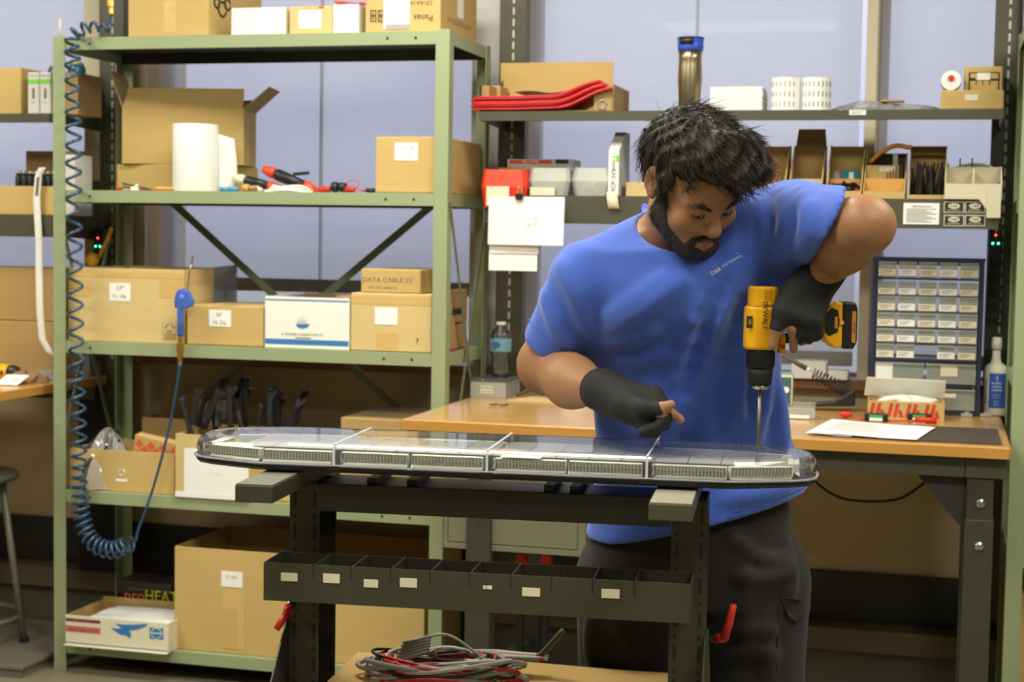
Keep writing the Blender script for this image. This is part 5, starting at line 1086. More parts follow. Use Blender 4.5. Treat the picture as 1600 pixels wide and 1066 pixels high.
# soldering iron resting in its spring stand
P = atZ(1315, 640, BZ); Yq = 0.33
t = thing('soldering_stand', 'black soldering stand with an open coil spring', 'soldering stand', (atY(1310, 630, Yq)[0], Yq, zb))
ox_, oy_, oz_ = t.location
LQ = lambda px, py, Y=Yq: atY(px, py, Y)-np.array([ox_, oy_, oz_])
poly = [LQ(*p)[[0, 2]] for p in ((1268, 634), (1268, 630), (1302, 627), (1322, 617), (1331, 611), (1334, 612), (1336, 634))]
poly = [(a, max(0.0, b)) for a, b in poly]
MB().prism([(a, b) for a, b in poly][::-1], -0.03, 0.03, 'y').build('stand_base', BLACK, t, 0.003)
a, b = Vector(LQ(1270, 583)), Vector(LQ(1325, 612)); d_ = (b-a); n1 = d_.normalized().orthogonal().normalized(); n2 = d_.normalized().cross(n1); pts = []
for k in range(14*11+1):
    u = k/(14*11); a_ = 2*PI*k/14; r_ = 0.016+0.008*u; pts.append(a+d_*u+(n1*math.cos(a_)+n2*math.sin(a_))*r_)
MB().tube(pts, 0.0019, 5).build('coil_spring', BLACK, t, smooth=True)
t = thing('soldering_iron', 'grey handled soldering iron pointing into the spring stand', 'soldering iron', tuple(atY(1262, 576, Yq))); o3 = np.array(t.location); J = lambda px, py: atY(px, py, Yq)-o3
MB().tube([J(1216, 553), J(1222, 556), J(1240, 565), J(1260, 576)], [0.0035, 0.005, 0.0065, 0.0085], 12).build('handle', mat('iron_grip', S(84, 80, 70), 0.5), t, smooth=True); MB().tube([J(1260.5, 576.3), J(1264, 578)], 0.0065, 12).build('collar', WHITE, t); MB().tube([J(1264.5, 578), J(1292, 592)], 0.0025, 8).build('tip', STEEL, t)
MB().tube(smoothpath([J(1216, 553), J(1206, 552), J(1196, 565), J(1192, 600)], 5), 0.003, 6).build('cord', BLACKM, t, smooth=True)
# teal instrument, small white cartons on the sill
P = atZ(1224, 641, BZ); zt = atY(1222, 583, 0.25)[2]-zb
t = thing('teal_instrument', 'small teal instrument with a pale frame behind the drill', 'instrument', (atY(1222, 620, 0.25)[0], 0.29, zb), 0.2)
bx('case', mat('teal_paint', S(110, 150, 140), 0.5), t, -0.028, 0.028, -0.03, 0.03, 0, zt, 0.004); bx('pale_frame', CREAM, t, -0.024, 0.024, -0.0325, -0.0305, 0.006, zt-0.006); bx('dark_face', mat('teal_dark', S(70, 104, 100), 0.4), t, -0.020, 0.020, -0.0335, -0.0328, 0.012, zt-0.014); MB().lathe([(0.010, 0), (0.010, 0.003)], 16, Matrix.Translation((0.004, -0.0337, zt*0.55)) @ Matrix.Rotation(PI/2, 4, 'X')).build('dial', PAPER, t)
zsill = SILL+0.0006
f = carton('white carton standing on the wooden sill behind the spring stand', 1236, 1291, 565, 0.53, 0.10, zsill, m=WHITE, tape=False)
f = carton('low white carton on the sill beside the taller white carton', 1293, 1325, 580, 0.53, 0.08, zsill, m=WHITE, tape=False)
# left end of the bench: organiser, bottle, cardboard, strap, crumpled paper
t = thing('parts_organizer', 'clear lidded organizer box with a label at the bench\'s left end', 'box', (1.505, 0.36, zb), 0.0)
Yo = 0.26; xa, xb = atY(718, 605, Yo)[0], atY(788, 605, Yo)[0]; xa = max(xa, 1.39); H_ = atY(750, 596, Yo)[2]-zb; t.location = ((xa+xb)/2, Yo+0.09, zb); w = xb-xa+0.01
b = MB(); b.box(-w/2, w/2, -0.09, -0.0875, 0, H_); b.box(-w/2, w/2, 0.0875, 0.09, 0, H_); b.box(-w/2, -w/2+.0025, -0.0875, 0.0875, 0, H_); b.box(w/2-.0025, w/2, -0.0875, 0.0875, 0, H_); b.box(-w/2+.0025, w/2-.0025, -0.0875, 0.0875, 0, 0.0025); b.build('box_body', MILKY, t)
bx('box_lid', CLEAR, t, -w/2-0.003, w/2+0.003, -0.093, 0.093, H_+0.0005, H_+0.010, 0.002); bx('paper_label', CREAM, t, -w*0.22, w*0.15, -0.0915, -0.0905, H_*0.25, H_*0.72); txt(t, 'M4 SCREWS', (-w*0.03, -0.092, H_*0.58), 0.009, INK); txt(t, 'AND NUTS', (-w*0.03, -0.092, H_*0.38), 0.008, INK)
scatter(t, 'small_hardware', mat('hardware_mix', S(170, 140, 100), 0.4, 0.4, 0.3, 50), w-0.01, -0.08, 0.08, 0.006, 160, 0.012, 12, hvar=0.022)
zt = BZ+0.0016+H_+0.0105
Yw = 0.36; P = atY(787, 545, Yw); R_ = atY(803, 545, Yw)[0]-P[0]; z0 = atY(787, 584, Yw)[2]; H_ = atY(787, 503, Yw)[2]-zt
t = thing('water_bottle', 'clear plastic water bottle with a blue and green label', 'bottle', (P[0]-0.01, Yw, zt))
WB_ = clear('bottle_plastic', (0.94, 0.96, 0.96, 1), 0.04, rough=0.04, refl=1.2)
MB().lathe([(R_*0.8, 0), (R_, 0.008), (R_*0.96, H_*0.2), (R_*0.88, H_*0.34), (R_, H_*0.44), (R_, H_*0.72), (R_*0.88, H_*0.82), (R_*0.42, H_*0.93), (R_*0.38, H_*0.945)], 28).build('bottle_body', WB_, t, smooth=True)
MB().lathe([(R_*0.46, H_*0.946), (R_*0.46, H_)], 20).build('cap', WHITE, t); MB().lathe([(R_*1.015, H_*0.46), (R_*1.015, H_*0.70)], 28, cap=False).build('wrap_label', mat('bottle_label', S(120, 170, 186), 0.4, 0, 0.5, 18), t, smooth=True)
MB().lathe([(R_*0.6, 0), (R_*0.6, 0.0004)], 20, Matrix.Translation((-R_*0.2, -R_*1.03, H_*0.58)) @ Matrix.Rotation(PI/2, 4, 'X') @ Matrix.Diagonal((0.7, 0.5, 1, 1))).build('label_oval', mat('label_blue', S(60, 110, 160), 0.4), t)
q = [(1.53, 0.175), (1.83, 0.17), (1.845, 0.31), (1.58, 0.33)]; tag(MB().prism(q, zb, zb+0.004).build('cardboard_sheet', CARD2, None), 'pale cardboard sheet lying on the left part of the bench', 'cardboard')
t = thing('black_strap', 'curved dark strap lying on the pale cardboard sheet', 'strap', (1.60, 0.28, zb+0.0095)); MB().tube(smoothpath([(-0.06, -0.01, 0), (-0.03, 0.012, 0.016), (0.0, 0.016, 0.02), (0.03, 0.012, 0.016), (0.055, -0.01, 0.002)], 5), 0.005, 8).build('strap', mat('dark_strap', S(72, 64, 54), 0.6), t, smooth=True)
o = blob('crumpled_paper', mat('pale_tissue', S(226, 222, 196), 0.8), None, 0.065, 0.04, 0.05, 16, 7, 0.45, 41); o.location = (1.70, 0.41, zb); tag(o, 'crumpled pale paper behind the cardboard sheet on the bench', 'paper')
t = thing('black_clip', 'tiny black clip lying near the bench front edge', 'clip', (1.548, 0.02, zb)); 
for k in range(4): MB().tube([(-0.03+0.016*k, 0, 0.003), (-0.016+0.016*k, 0.004*(-1)**k, 0.004+0.003*(k % 2))], 0.0025, 6).build('clip_link', BLACK, t)
for k, (px, lab) in enumerate(((1510, 'small clear plastic clip at the foot of the navy cabinet'), (1540, 'small clear plastic block before the white cleaner bottle'))):
    P = atZ(px, 650, BZ); t = thing('clear_clip', lab, 'clip', (P[0], P[1]-0.03, zb)); bx('clip_body', MILKY, t, -0.017, 0.017, -0.008, 0.008, 0, 0.010, 0.002); bx('clip_tab', MILKY, t, -0.006, 0.008, -0.006, 0.006, 0.0102, 0.015, 0.001)
P = atY(93, 57, 0.02); t = thing('pale_stick', 'thin pale stick standing on the top left corner of the green rack', 'stick', (P[0]-0.005, 0.03, SHZ[4]+0.0055)); MB().tube([(0, 0, 0), (0.002, 0, 0.03), (0.001, 0, 0.064)], [0.0045, 0.004, 0.003], 8).build('stick', CREAM, t, smooth=True); bx('stick_base', CREAM, t, -0.008, 0.008, -0.006, 0.006, -0.005, -0.0002)
# things glimpsed under the bench
for k, px in enumerate((815, 853)):
    P = atY(px, 868, -0.25); t = thing('red_clamp', ('red clamp handle under the drawer unit, nearer the rack', 'red clamp handle under the drawer unit, nearer the man')[k], 'clamp', (P[0], -0.25, P[2]-0.02)); MB().prism([(-0.018, -0.01), (0.018, -0.01), (0.02, 0.012), (0.008, 0.03), (-0.008, 0.03), (-0.02, 0.012)], -0.012, 0.012, 'y').build('clamp_body', RED, t, 0.004); MB().tube([(0, 0, -0.0105), (0, 0, -P[2]+0.022)], 0.012, 8).build('clamp_bar', BLACK, t)
t = thing('hanging_cord', 'black cord sagging under the right half of the bench', 'cord', tuple(atY(1370, 780, 0.30))); o3 = np.array(t.location)
MB().tube([p-o3 for p in smoothpath([atY(*p) for p in ((1255, 730, 0.30), (1285, 762, 0.30), (1325, 781, 0.30), (1395, 782, 0.30), (1435, 762, 0.30), (1467, 734, 0.30))], 6)], 0.0042, 7).build('cord', BLACKM, t, smooth=True)
# power strips with indicator lamps on the uprights
GLED = mat('green_led', S(20, 200, 110), 0.4, emit=((0.05, 1, 0.45, 1), 6)); RLED = mat('red_led', S(220, 40, 40), 0.4, emit=((1, 0.06, 0.04, 1), 5))
def strip(label, px, pyr, pyg, pyt, pyb, Y):
    x0 = atY(px, pyr, Y)[0]; z1_, z0_ = atY(px, pyt, Y)[2], atY(px, pyb, Y)[2]
    t = thing('power_strip', label, 'power strip', (x0, Y, z0_)); h = z1_-z0_
    bx('strip_case', BLACK, t, -0.02, 0.02, 0, 0.035, 0, h, 0.004)
    zr, zg = atY(px, pyr, Y)[2]-z0_, atY(px, pyg, Y)[2]-z0_
    for xx, zz, m in ((0, zr, RLED), (-0.0085, zg, GLED), (0.0085, zg, GLED)): MB().sphere((xx, -0.001, zz), 0.0036, 10, 6).build('indicator_lamp', m, t, smooth=True)
    for k in range(4):
        zz = h*0.08+k*h*0.16
        if zz < zg-0.03: bx('socket', BLACKM, t, -0.013, 0.013, -0.0015, -0.0002, zz, zz+0.03)
    return t
strip('black power strip with lit lamps on the right bench upright', 1556, 367.5, 380.5, 356, 500, 0.438)
strip('black power strip with lit lamps behind the coiled hose', 153, 372, 385, 358, 424, 0.40)
YEL = mat('yellow_cord', S(216, 166, 30), 0.5)
t = thing('yellow_cord', 'yellow extension cord with a plug hanging beside the left power strip', 'cord', tuple(atY(150, 405, 0.37))); o3 = np.array(t.location)
for dx in (0, 5): MB().tube([p-o3 for p in smoothpath([atY(a+dx*0.6, b, 0.37) for a, b in ((152, 404), (158, 392), (166, 376), (173, 356))], 5)], 0.0045, 7).build('cord', YEL, t, smooth=True)
MB().lathe([(0.012, 0), (0.026, 0.006), (0.026, 0.022), (0.012, 0.03)], 14, Matrix.Translation(tuple(atY(147, 406, 0.37)-o3)) @ Matrix.Rotation(PI/2, 4, 'X')).build('plug', YEL, t, smooth=True)
t = thing('black_cable', 'black cable running down the right bench upright', 'cable', (3.075, 0.465, 1.5)); MB().tube(smoothpath([(0.0, 0, 1.0), (0.012, 0, 0.5), (0.016, 0, 0.2), (0.004, 0, 0.0), (0.014, 0.0, -0.3)], 6), 0.004, 6).build('cable', BLACKM, t, smooth=True)
# ------------------------------------------------------------------ left bench and its shelves
zs = zU1+0.0006; Y0 = SY1+0.02
xe = -0.102
f = carton('brown carton at the far left of the left bench\'s upper shelf', -60, 33, 106, Y0+0.02, 0.20, zs, m=CARD, tape=False)
for k, (a, b) in enumerate(((43, 61), (62, 79))):
    f = carton(('slim white box with a lime band, left one of the pair', 'slim white box with a lime band, right one of the pair')[k], a, b, 113, Y0+0.01, 0.10, zs, m=mat('pale_board', S(214, 212, 204), 0.5), tape=False, group='slim white boxes with lime bands', name='slim_box')
    f.patch(a+1, 124, b-1, 131, mat('lime_sticker', S(120, 210, 60), 0.5), 'lime_band', 0.0004); f.text('IOL 22', (a+b)/2, 118, 4, INKG, 0.0006); f.patch((a+b)/2-1.5, 138, (a+b)/2+2, 154, INKG, 'printed_block', 0.0003); f.text('NC', (a+b)/2, 160, 3, INKG, 0.0006)
f = carton('open flapped carton behind the coiled hose on the left upper shelf', 84, 122, 114, Y0+0.03, 0.16, zs, opened=True, m=CARD_D, tape=False); 
for k, (px, py) in enumerate(((113, 95), (142, 91))):
    Yk = Y0+0.22; P = atY(px, 130, Yk); zt = atY(px, py, Yk)[2]; H_ = zt-zs; xk = min(P[0], -0.14)+0.0
    xk = (-0.225, -0.145)[k]
    t = thing('spray_can', ('teal spray can partly hidden by the coiled hose', 'teal spray can nearest the slotted upright')[k], 'spray can', (xk, Yk+0.02, zs), 0, 'teal spray cans')
    MB().lathe([(0.030, 0), (0.032, 0.004), (0.032, H_-0.035), (0.027, H_-0.022)], 22).build('can_body', mat('teal_can', S(44, 110, 134), 0.3, 0.2), t, smooth=True); MB().lathe([(0.0322, H_-0.070), (0.0322, H_-0.060)], 22, cap=False).build('pale_band', PAPER, t); MB().lathe([(0.026, H_-0.0215), (0.022, H_-0.010), (0.012, H_-0.006), (0.010, H_)], 18).build('can_dome', mat('cream_metal', S(206, 196, 150), 0.35, 0.3), t, smooth=True)
zs = lz1+0.0006; Y0 = SY2+0.01
f = carton('open carton of silver capped bottles on the left bench\'s lower shelf', -30, 84, 291, Y0, 0.28, zs, opened=True, m=CARD, tape=False)
bx('high_back', CARD_D, f.r, -f.w/2+0.01, f.w/2-0.005, f.d/2-0.009, f.d/2-0.0045, 0.005, 0.235); bx('bottle_tray', CARD_D, f.r, -f.w/2+0.006, f.w/2-0.006, -f.d/2+0.006, f.d/2-0.012, 0.0045, 0.0685); bx('high_side', CARD_D, f.r, f.w/2-0.009, f.w/2-0.0045, -0.05, f.d/2-0.01, 0.005, 0.225)
xo = f.ox
for k in range(14):
    r_, c_ = k//7, k % 7
    Yk = Y0+0.05+0.045*r_; xk = atY(28+9.5*c_+4*r_, 275, Yk)[0]
    if xk > f.ox+f.w/2-0.03: xk = f.ox+f.w/2-0.03-0.022*(k % 2)
    t = thing('small_bottle', 'small silver capped bottle in the %s row, %s from the left, of the open carton' % (('front', 'back')[r_], ('first', 'second', 'third', 'fourth', 'fifth', 'sixth', 'seventh')[c_]), 'bottle', (xk, Yk, zs+0.070), 0, 'silver capped bottles in the open carton')
    MB().lathe([(0.008, 0), (0.009, 0.003), (0.009, 0.06), (0.006, 0.068)], 10).build('bottle_body', BLACK, t, smooth=True); MB().lathe([(0.0068, 0.0685), (0.0068, 0.080), (0.004, 0.084)], 10).build('cap', STEEL, t, smooth=True)
f = carton('white instrument box with a lime sticker on the left lower shelf', 86, 117, 242, Y0+0.03, 0.12, zs, m=mat('pale_board', S(214, 212, 204), 0.5), tape=False, name='white_box'); f.patch(88, 282, 98, 292, mat('lime_sticker', S(120, 210, 60), 0.5), 'lime_sticker', 0.0004)
f = carton('low tan carton under the left lower shelf front', -60, 79, 306, SY2-0.09, 0.08, lz1-0.034+0.0, m=CARD, tape=False, ztop=lz1+0.03) if False else None
# label strip hanging from the shelf
def fn(u, v):
    p = [(66, 262), (60, 275), (57, 310), (61, 380), (61, 430), (62, 480), (66, 530), (80, 556)]
    q = v*7; i = min(6, int(q)); k = q-i; px = p[i][0]*(1-k)+p[i+1][0]*k; py = p[i][1]*(1-k)+p[i+1][1]*k
    Yk = SY2-0.02+0.01*math.sin(v*6); a = atY(px-5.5, py, Yk); b = atY(px+5.5, py, Yk); return tuple(a+(b-a)*u)
t = thing('label_strip', 'long white label strip hanging down at the far left', 'label strip', (0, 0, 0)); o = MB().grid(fn, 2, 28).build('paper_strip', PAPER, t, smooth=True, thick=0.0006)
P = atY(62, 400, SY2-0.02); t.location = tuple(P); o.location = tuple(-P)
q0, q1 = fn(0.25, 0.12), fn(0.75, 0.30); MB().add([tuple(np.array(fn(0.3, a))+np.array([0, -0.0012, 0])) for a in (0.15, 0.27)]+[tuple(np.array(fn(0.7, a))+np.array([0, -0.0012, 0])) for a in (0.27, 0.15)], [(0, 1, 2, 3)]).build('printed_block', INKG, t).location = tuple(-P)
# low shelf face boxes and cartons on the left bench
f = carton('long tan carton lying on the left bench top', -60, 83, 502, 0.22, 0.20, zb, m=CARD3, tape=False)
bx('box_edge', INK, f.r, -f.w/2, f.w/2+0.001, -f.d/2-0.001, -f.d/2-0.0002, 0.0, 0.012)
g = carton('large brown carton stacked on the long carton at the left', -60, 84, 418, 0.24, 0.18, f.zt+0.001, m=CARD3, tape=False)
# yellow drill lying on the left bench
def dcyl(t, nm, m, prof, M): return MB().lathe(prof, 22, M).build(nm, m, t, smooth=True)
P = atZ(12, 577, BZ); Pd = atY(8, 566, 0.12)
t = thing('spare_drill', 'yellow and black cordless drill lying on the left bench', 'drill', (Pd[0], 0.12, zb+0.031)); M = Matrix.Rotation(PI/2, 4, 'Y')
dcyl(t, 'motor_housing', YELLOW, [(0.022, -0.11), (0.029, -0.09), (0.030, -0.03), (0.027, 0.018)], M); dcyl(t, 'chuck', BLACK, [(0.025, 0.0185), (0.026, 0.03), (0.020, 0.05), (0.014, 0.056)], M); MB().sphere((0.004, -0.029, 0.0), (0.005, 0.003, 0.009), 10, 6).build('vent', BLACK, t, smooth=True)
MB().tube([(-0.06, 0.03, 0), (-0.07, 0.14, -0.008)], 0.018, 10).build('grip', BLACK, t, smooth=True); bx('battery', BLACK, t, -0.11, -0.03, 0.1405, 0.19, -0.03, 0.02, 0.005)
o = blob('brown_rag', mat('brown_paper', S(150, 116, 76), 0.8), None, 0.075, 0.05, 0.035, 18, 6, 0.4, 51); P = atZ(47, 598, BZ); o.location = (P[0]-0.02, 0.11, zb); tag(o, 'crumpled brown paper near the edge of the left bench', 'paper')
P = atZ(12, 603, BZ); t = thing('white_label_card', 'white printed card lying on the left bench before the drill', 'card', (P[0], P[1]+0.045, zb+0.001), 0, None, (0.35, 0, 0)); bx('card', PAPER, t, -0.05, 0.035, -0.04, 0.04, 0.015, 0.017); 
for k in range(3): bx('printed_line', INKG, t, -0.01, 0.025-0.008*k, -0.01+0.012*k, -0.007+0.012*k, 0.0171, 0.0174)
o = blob('clear_wrap', BAG, None, 0.06, 0.05, 0.03, 16, 6, 0.4, 61); P = atZ(70, 585, BZ); o.location = (-0.15, 0.21, zb); tag(o, 'clear plastic wrap at the right edge of the left bench', 'wrap')
o = blob('plastic_sack', BAG, None, 0.045, 0.07, 0.13, 16, 8, 0.3, 71); o.location = (-0.125, 0.40, zb); tag(o, 'clear plastic sack behind the coiled hose on the left bench', 'bag')
# stool on a low platform
t = thing('platform', 'low grey platform on the floor under the stool', 'platform', (-0.58, 0.30, 0)); PLM = mat('platform_paint', S(116, 112, 98), 0.5, 0, 0.1, 4)
bx('platform_top', PLM, t, -0.62, 0.545, -0.44, 0.15, 0.03, 0.045, 0.003); bx('platform_skirt', PLM, t, -0.61, 0.535, -0.43, 0.14, 0.0, 0.0298)
SX, SYY = -0.405, 0.10
zseat = atY(12, 741, SYY)[2]
t = thing('stool', 'grey metal stool with a round seat and foot ring', 'stool', (SX, SYY, 0.0455)); hz = zseat-0.0455
SM = mat('stool_paint', S(112, 112, 98), 0.45, 0.2, 0.08, 8)
MB().lathe([(0.165, hz-0.03), (0.178, hz-0.02), (0.178, hz-0.006), (0.165, hz)], 32).build('seat', SM, t, smooth=True)
for k in range(4):
    a = PI/4*0.25+k*PI/2; l = MB().tube([(0.13*math.cos(a), 0.13*math.sin(a), hz-0.0305), (0.205*math.cos(a), 0.205*math.sin(a), 0.004)], 0.0125, 10).build('leg', SM, t, smooth=True); MB().lathe([(0.016, 0), (0.016, 0.02)], 12, Matrix.Translation((0.206*math.cos(a), 0.206*math.sin(a), 0))).build('rubber_foot', BLACKM, l)
zr = atY(35, 970, SYY)[2]-0.0455
MB().tube([((0.185)*math.cos(a), 0.185*math.sin(a), zr) for a in np.linspace(0, 2*PI, 40)], 0.0105, 8, False).build('foot_ring', SM, t, smooth=True)
# box at the foot of the right hand rack
t = carton('tan carton edge on the rack at the far right', 1593, 1640, 930, 0.0, 0.3, SHZ[0]+0.0004, m=CARD, tape=False)
# ------------------------------------------------------------------ bundle of wires on the stand
c0 = atV(690, 1034, 0.07); t = thing('wire_bundle', 'tangled coil of grey, red and black wires on the cardboard sheet', 'wire', cw(c0[0], c0[1], 0.606), CA)
GW = mat('grey_cable', S(160, 158, 146), 0.4); WW = mat('white_cable', S(200, 198, 184), 0.4); KW = mat('black_cable', S(36, 34, 32), 0.4); RW_ = mat('red_cable', S(206, 40, 36), 0.38)
r_ = np.random.default_rng(77)
for k in range(30):
    m, rad = ((GW, 0.0052), (RW_, 0.0034), (GW, 0.0046), (KW, 0.0032), (WW, 0.0042), (RW_, 0.0034))[k % 6]
    A, B = r_.uniform(0.09, 0.155), r_.uniform(0.035, 0.085); cx, cy = r_.uniform(-0.03, 0.015), r_.uniform(-0.02, 0.02); ph = r_.uniform(0, 6.28); tl = r_.uniform(4.4, 6.6); z0 = 0.006+0.034*r_.random(); w1 = r_.uniform(1, 3)
    pts = []
    for a in np.linspace(ph, ph+tl, 34): pts.append((cx+A*math.cos(a)*(1+0.06*math.sin(w1*a)), cy+B*math.sin(a), max(0.004, z0+0.008*math.sin(2*a+k)+0.006*math.sin(w1*a))))
    MB().tube(pts, rad, 6).build('wire', m, t, smooth=True)
for k in range(9):
    m, rad = ((GW, 0.0055), (RW_, 0.0034), (WW, 0.0050), (KW, 0.0034), (RW_, 0.0032))[k % 5]
    y0 = -0.03+0.013*k; MB().tube(smoothpath([(-0.10+0.01*k, 0.03+0.004*k, 0.03), (0.0, 0.055-0.006*k, 0.045+0.003*(k % 3)), (0.08, 0.04+0.006*k, 0.038), (0.14, 0.05+0.005*k, 0.036), (0.19+0.008*(k % 3), 0.06+0.004*k, 0.034)], 7), rad, 6).build('wire', m, t, smooth=True)
MB().tube(smoothpath([(-0.07, 0.02, 0.04), (-0.03, 0.03, 0.075), (0.01, 0.035, 0.078), (0.06, 0.03, 0.05), (0.09, 0.02, 0.03)], 7), 0.003, 6).build('wire', WW, t, smooth=True)
for k in range(6): MB().tube([(-0.09+0.002*k, -0.02+0.004*k, 0.036+0.006*k), (-0.03, 0.01+0.004*k, 0.05+0.005*k)], 0.0055, 6).build('wire', GW, t, smooth=True)
MB().tube(smoothpath([(-0.13, -0.06, 0.004), (-0.02, -0.04, 0.016), (0.07, -0.01, 0.04), (0.12, 0.0, 0.034), (0.18, -0.015, 0.010)], 7), [0.0065]*29, 7).build('cable_sheath', GW, t, smooth=True)
MB().tube(smoothpath([(0.185, 0.07, 0.036), (0.20, 0.075, 0.05), (0.235, 0.09, 0.09)], 5), 0.0065, 7).build('cable_sheath', mat('dark_sheath', S(92, 88, 72), 0.5), t, smooth=True)
for k in range(8): MB().tube(smoothpath([(0.07, -0.05, 0.008), (0.10, -0.045+0.008*math.sin(k), 0.012+0.004*(k % 3)), (0.125+0.004*k, -0.06+0.011*k, 0.006+0.004*(k % 2))], 4), 0.0014, 5).build('wire_end', (RW_, mat('green_wire', S(40, 120, 70), 0.4), WW, mat('orange_wire', S(220, 120, 40), 0.4))[k % 4], t)
# ------------------------------------------------------------------ the man: blended surfaces sampled on a grid
FH = np.array([-math.sin(YAW), math.cos(YAW), 0.0]); RH = RT; ZH = np.array([0, 0, 1.0])
PB = np.stack([RH, FH, ZH], 1)
PO = atD(1085, 830, 3.43); PO[2] = 0.0
def lp(px, py, D): return PB.T @ (atD(px, py, D)-PO)          # photo point at a camera distance -> the man's own axes
def smin(a, b, k):
    h = np.maximum(k-np.abs(a-b), 0)/k; return np.minimum(a, b)-h*h*k*0.25
class Field:
    def __init__(s, lo, hi, h):
        s.lo = np.array(lo, float); s.h = h; s.n = np.ceil((np.array(hi)-s.lo)/h).astype(int)+1
        s.a = np.full(s.n, 0.2, np.float32); s.ax = [s.lo[i]+h*np.arange(s.n[i]) for i in range(3)]
    @staticmethod
    def like(o):
        q = Field.__new__(Field); q.lo, q.h, q.n, q.ax = o.lo, o.h, o.n, o.ax; q.a = np.full(o.n, 0.2, np.float32); return q
    def sub(s, lo, hi):
        i0 = np.clip(np.floor((np.array(lo)-s.lo)/s.h).astype(int), 0, s.n); i1 = np.clip(np.ceil((np.array(hi)-s.lo)/s.h).astype(int)+1, 0, s.n)
        sl = tuple(slice(a, b) for a, b in zip(i0, i1))
        return sl, np.ix_(*[s.ax[i][sl[i]] for i in range(3)])
    def put(s, fn, lo, hi, k=0.01, op='add', m=0.03):
        m = m+k; sl, (X, Y, Z) = s.sub(np.array(lo)-m, np.array(hi)+m)
        if s.a[sl].size == 0: return
        d = fn(X, Y, Z)
        s.a[sl] = smin(s.a[sl], d, k) if op == 'add' else -smin(-s.a[sl], d, k)
    def cap(s, a, b, ra, rb=None, k=0.012, op='add', m=0.03):
        a, b = np.array(a, float), np.array(b, float); rb = ra if rb is None else rb; v = b-a; L2 = max(v@v, 1e-9); R_ = max(ra, rb)
        def fn(X, Y, Z):
            x, y, z = X-a[0], Y-a[1], Z-a[2]; t = np.clip((x*v[0]+y*v[1]+z*v[2])/L2, 0, 1)
            return np.sqrt((x-t*v[0])**2+(y-t*v[1])**2+(z-t*v[2])**2)-(ra+(rb-ra)*t)
        s.put(fn, np.minimum(a, b)-R_, np.maximum(a, b)+R_, k, op, m)
    def chain(s, pts, r, k=0.012, op='add'):
        for i in range(len(pts)-1): s.cap(pts[i], pts[i+1], r[i], r[i+1], k, op)
    def ell(s, c, r, M=None, k=0.012, op='add', m=0.03):
        c, r = np.array(c, float), np.array(r, float); M = np.eye(3) if M is None else M; R_ = max(r)
        def fn(X, Y, Z):
            x, y, z = X-c[0], Y-c[1], Z-c[2]; q = [(x*M[0, i]+y*M[1, i]+z*M[2, i]) for i in range(3)]
            k0 = np.sqrt((q[0]/r[0])**2+(q[1]/r[1])**2+(q[2]/r[2])**2); k1 = np.sqrt((q[0]/r[0]**2)**2+(q[1]/r[1]**2)**2+(q[2]/r[2]**2)**2)+1e-9
            return k0*(k0-1)/k1
        s.put(fn, c-R_, c+R_, k, op, m)
    def sweep(s, keys, k=0.03, op='add', p=2.4):
        K = np.array(sorted(keys)); z0, z1_ = K[0, 0], K[-1, 0]
        def fn(X, Y, Z):
            z = Z.ravel(); cx, cy, rx_, ry_ = [np.interp(z, K[:, 0], K[:, i])[None, None, :] for i in range(1, 5)]
            d = ((np.abs((X-cx)/rx_)**p+np.abs((Y-cy)/ry_)**p)**(1/p)-1)*np.minimum(rx_, ry_)
            return np.maximum(d, np.maximum(z0-Z, Z-z1_))
        s.put(fn, (min(K[:, 1]-K[:, 3]), min(K[:, 2]-K[:, 4]), z0), (max(K[:, 1]+K[:, 3]), max(K[:, 2]+K[:, 4]), z1_), k, op)
    def plane(s, c, n, op='and'):
        """keep what lies on the side n points away from"""
        c, n = np.array(c, float), np.array(n, float); n = n/np.linalg.norm(n); X, Y, Z = np.ix_(*s.ax)
        s.a = np.maximum(s.a, ((X-c[0])*n[0]+(Y-c[1])*n[1]+(Z-c[2])*n[2]).astype(np.float32))
    def mesh(s):
        F = s.a; n = np.array(F.shape)-1; ins = F < 0
        cs = [(i, j, k) for i in (0, 1) for j in (0, 1) for k in (0, 1)]
        cnt = sum(ins[i:n[0]+i, j:n[1]+j, k:n[2]+k].astype(np.int8) for i, j, k in cs)
        I = np.argwhere((cnt > 0) & (cnt < 8)); idx = -np.ones(n, np.int64); idx[tuple(I.T)] = np.arange(len(I))
        val = {c: F[I[:, 0]+c[0], I[:, 1]+c[1], I[:, 2]+c[2]] for c in cs}; P = np.zeros((len(I), 3)); N = np.zeros(len(I))
        for a in cs:
            for ax in range(3):
                if a[ax]: continue
                b = list(a); b[ax] = 1; b = tuple(b); va, vb = val[a], val[b]; m = (va < 0) != (vb < 0); t = np.where(m, va/(va-vb+1e-12), 0)
                q = np.array(a, float)[None]+np.eye(3)[ax][None]*t[:, None]; P[m] += q[m]; N[m] += 1
        V = (I+P/N[:, None])*s.h+s.lo; Q = []
        for ax in range(3):
            o = [0, 0, 0]; o[ax] = 1; b, c = [q for q in range(3) if q != ax]
            A = ins[:F.shape[0]-o[0], :F.shape[1]-o[1], :F.shape[2]-o[2]]; B = ins[o[0]:, o[1]:, o[2]:]
            E = np.argwhere(A != B); E = E[(E[:, b] > 0) & (E[:, c] > 0) & (E[:, b] < n[b]) & (E[:, c] < n[c])]
            fl = A[tuple(E.T)]; f = []
            for db, dc in ((1, 1), (0, 1), (0, 0), (1, 0)):
                e_ = E.copy(); e_[:, b] -= db; e_[:, c] -= dc; f.append(idx[tuple(e_.T)])
            f = np.stack(f, 1); flip = fl if ax != 1 else ~fl
            f[~flip] = f[~flip][:, ::-1]; Q.append(f)
        Q = np.concatenate(Q); Q = Q[(Q >= 0).all(1)]
        return V, Q
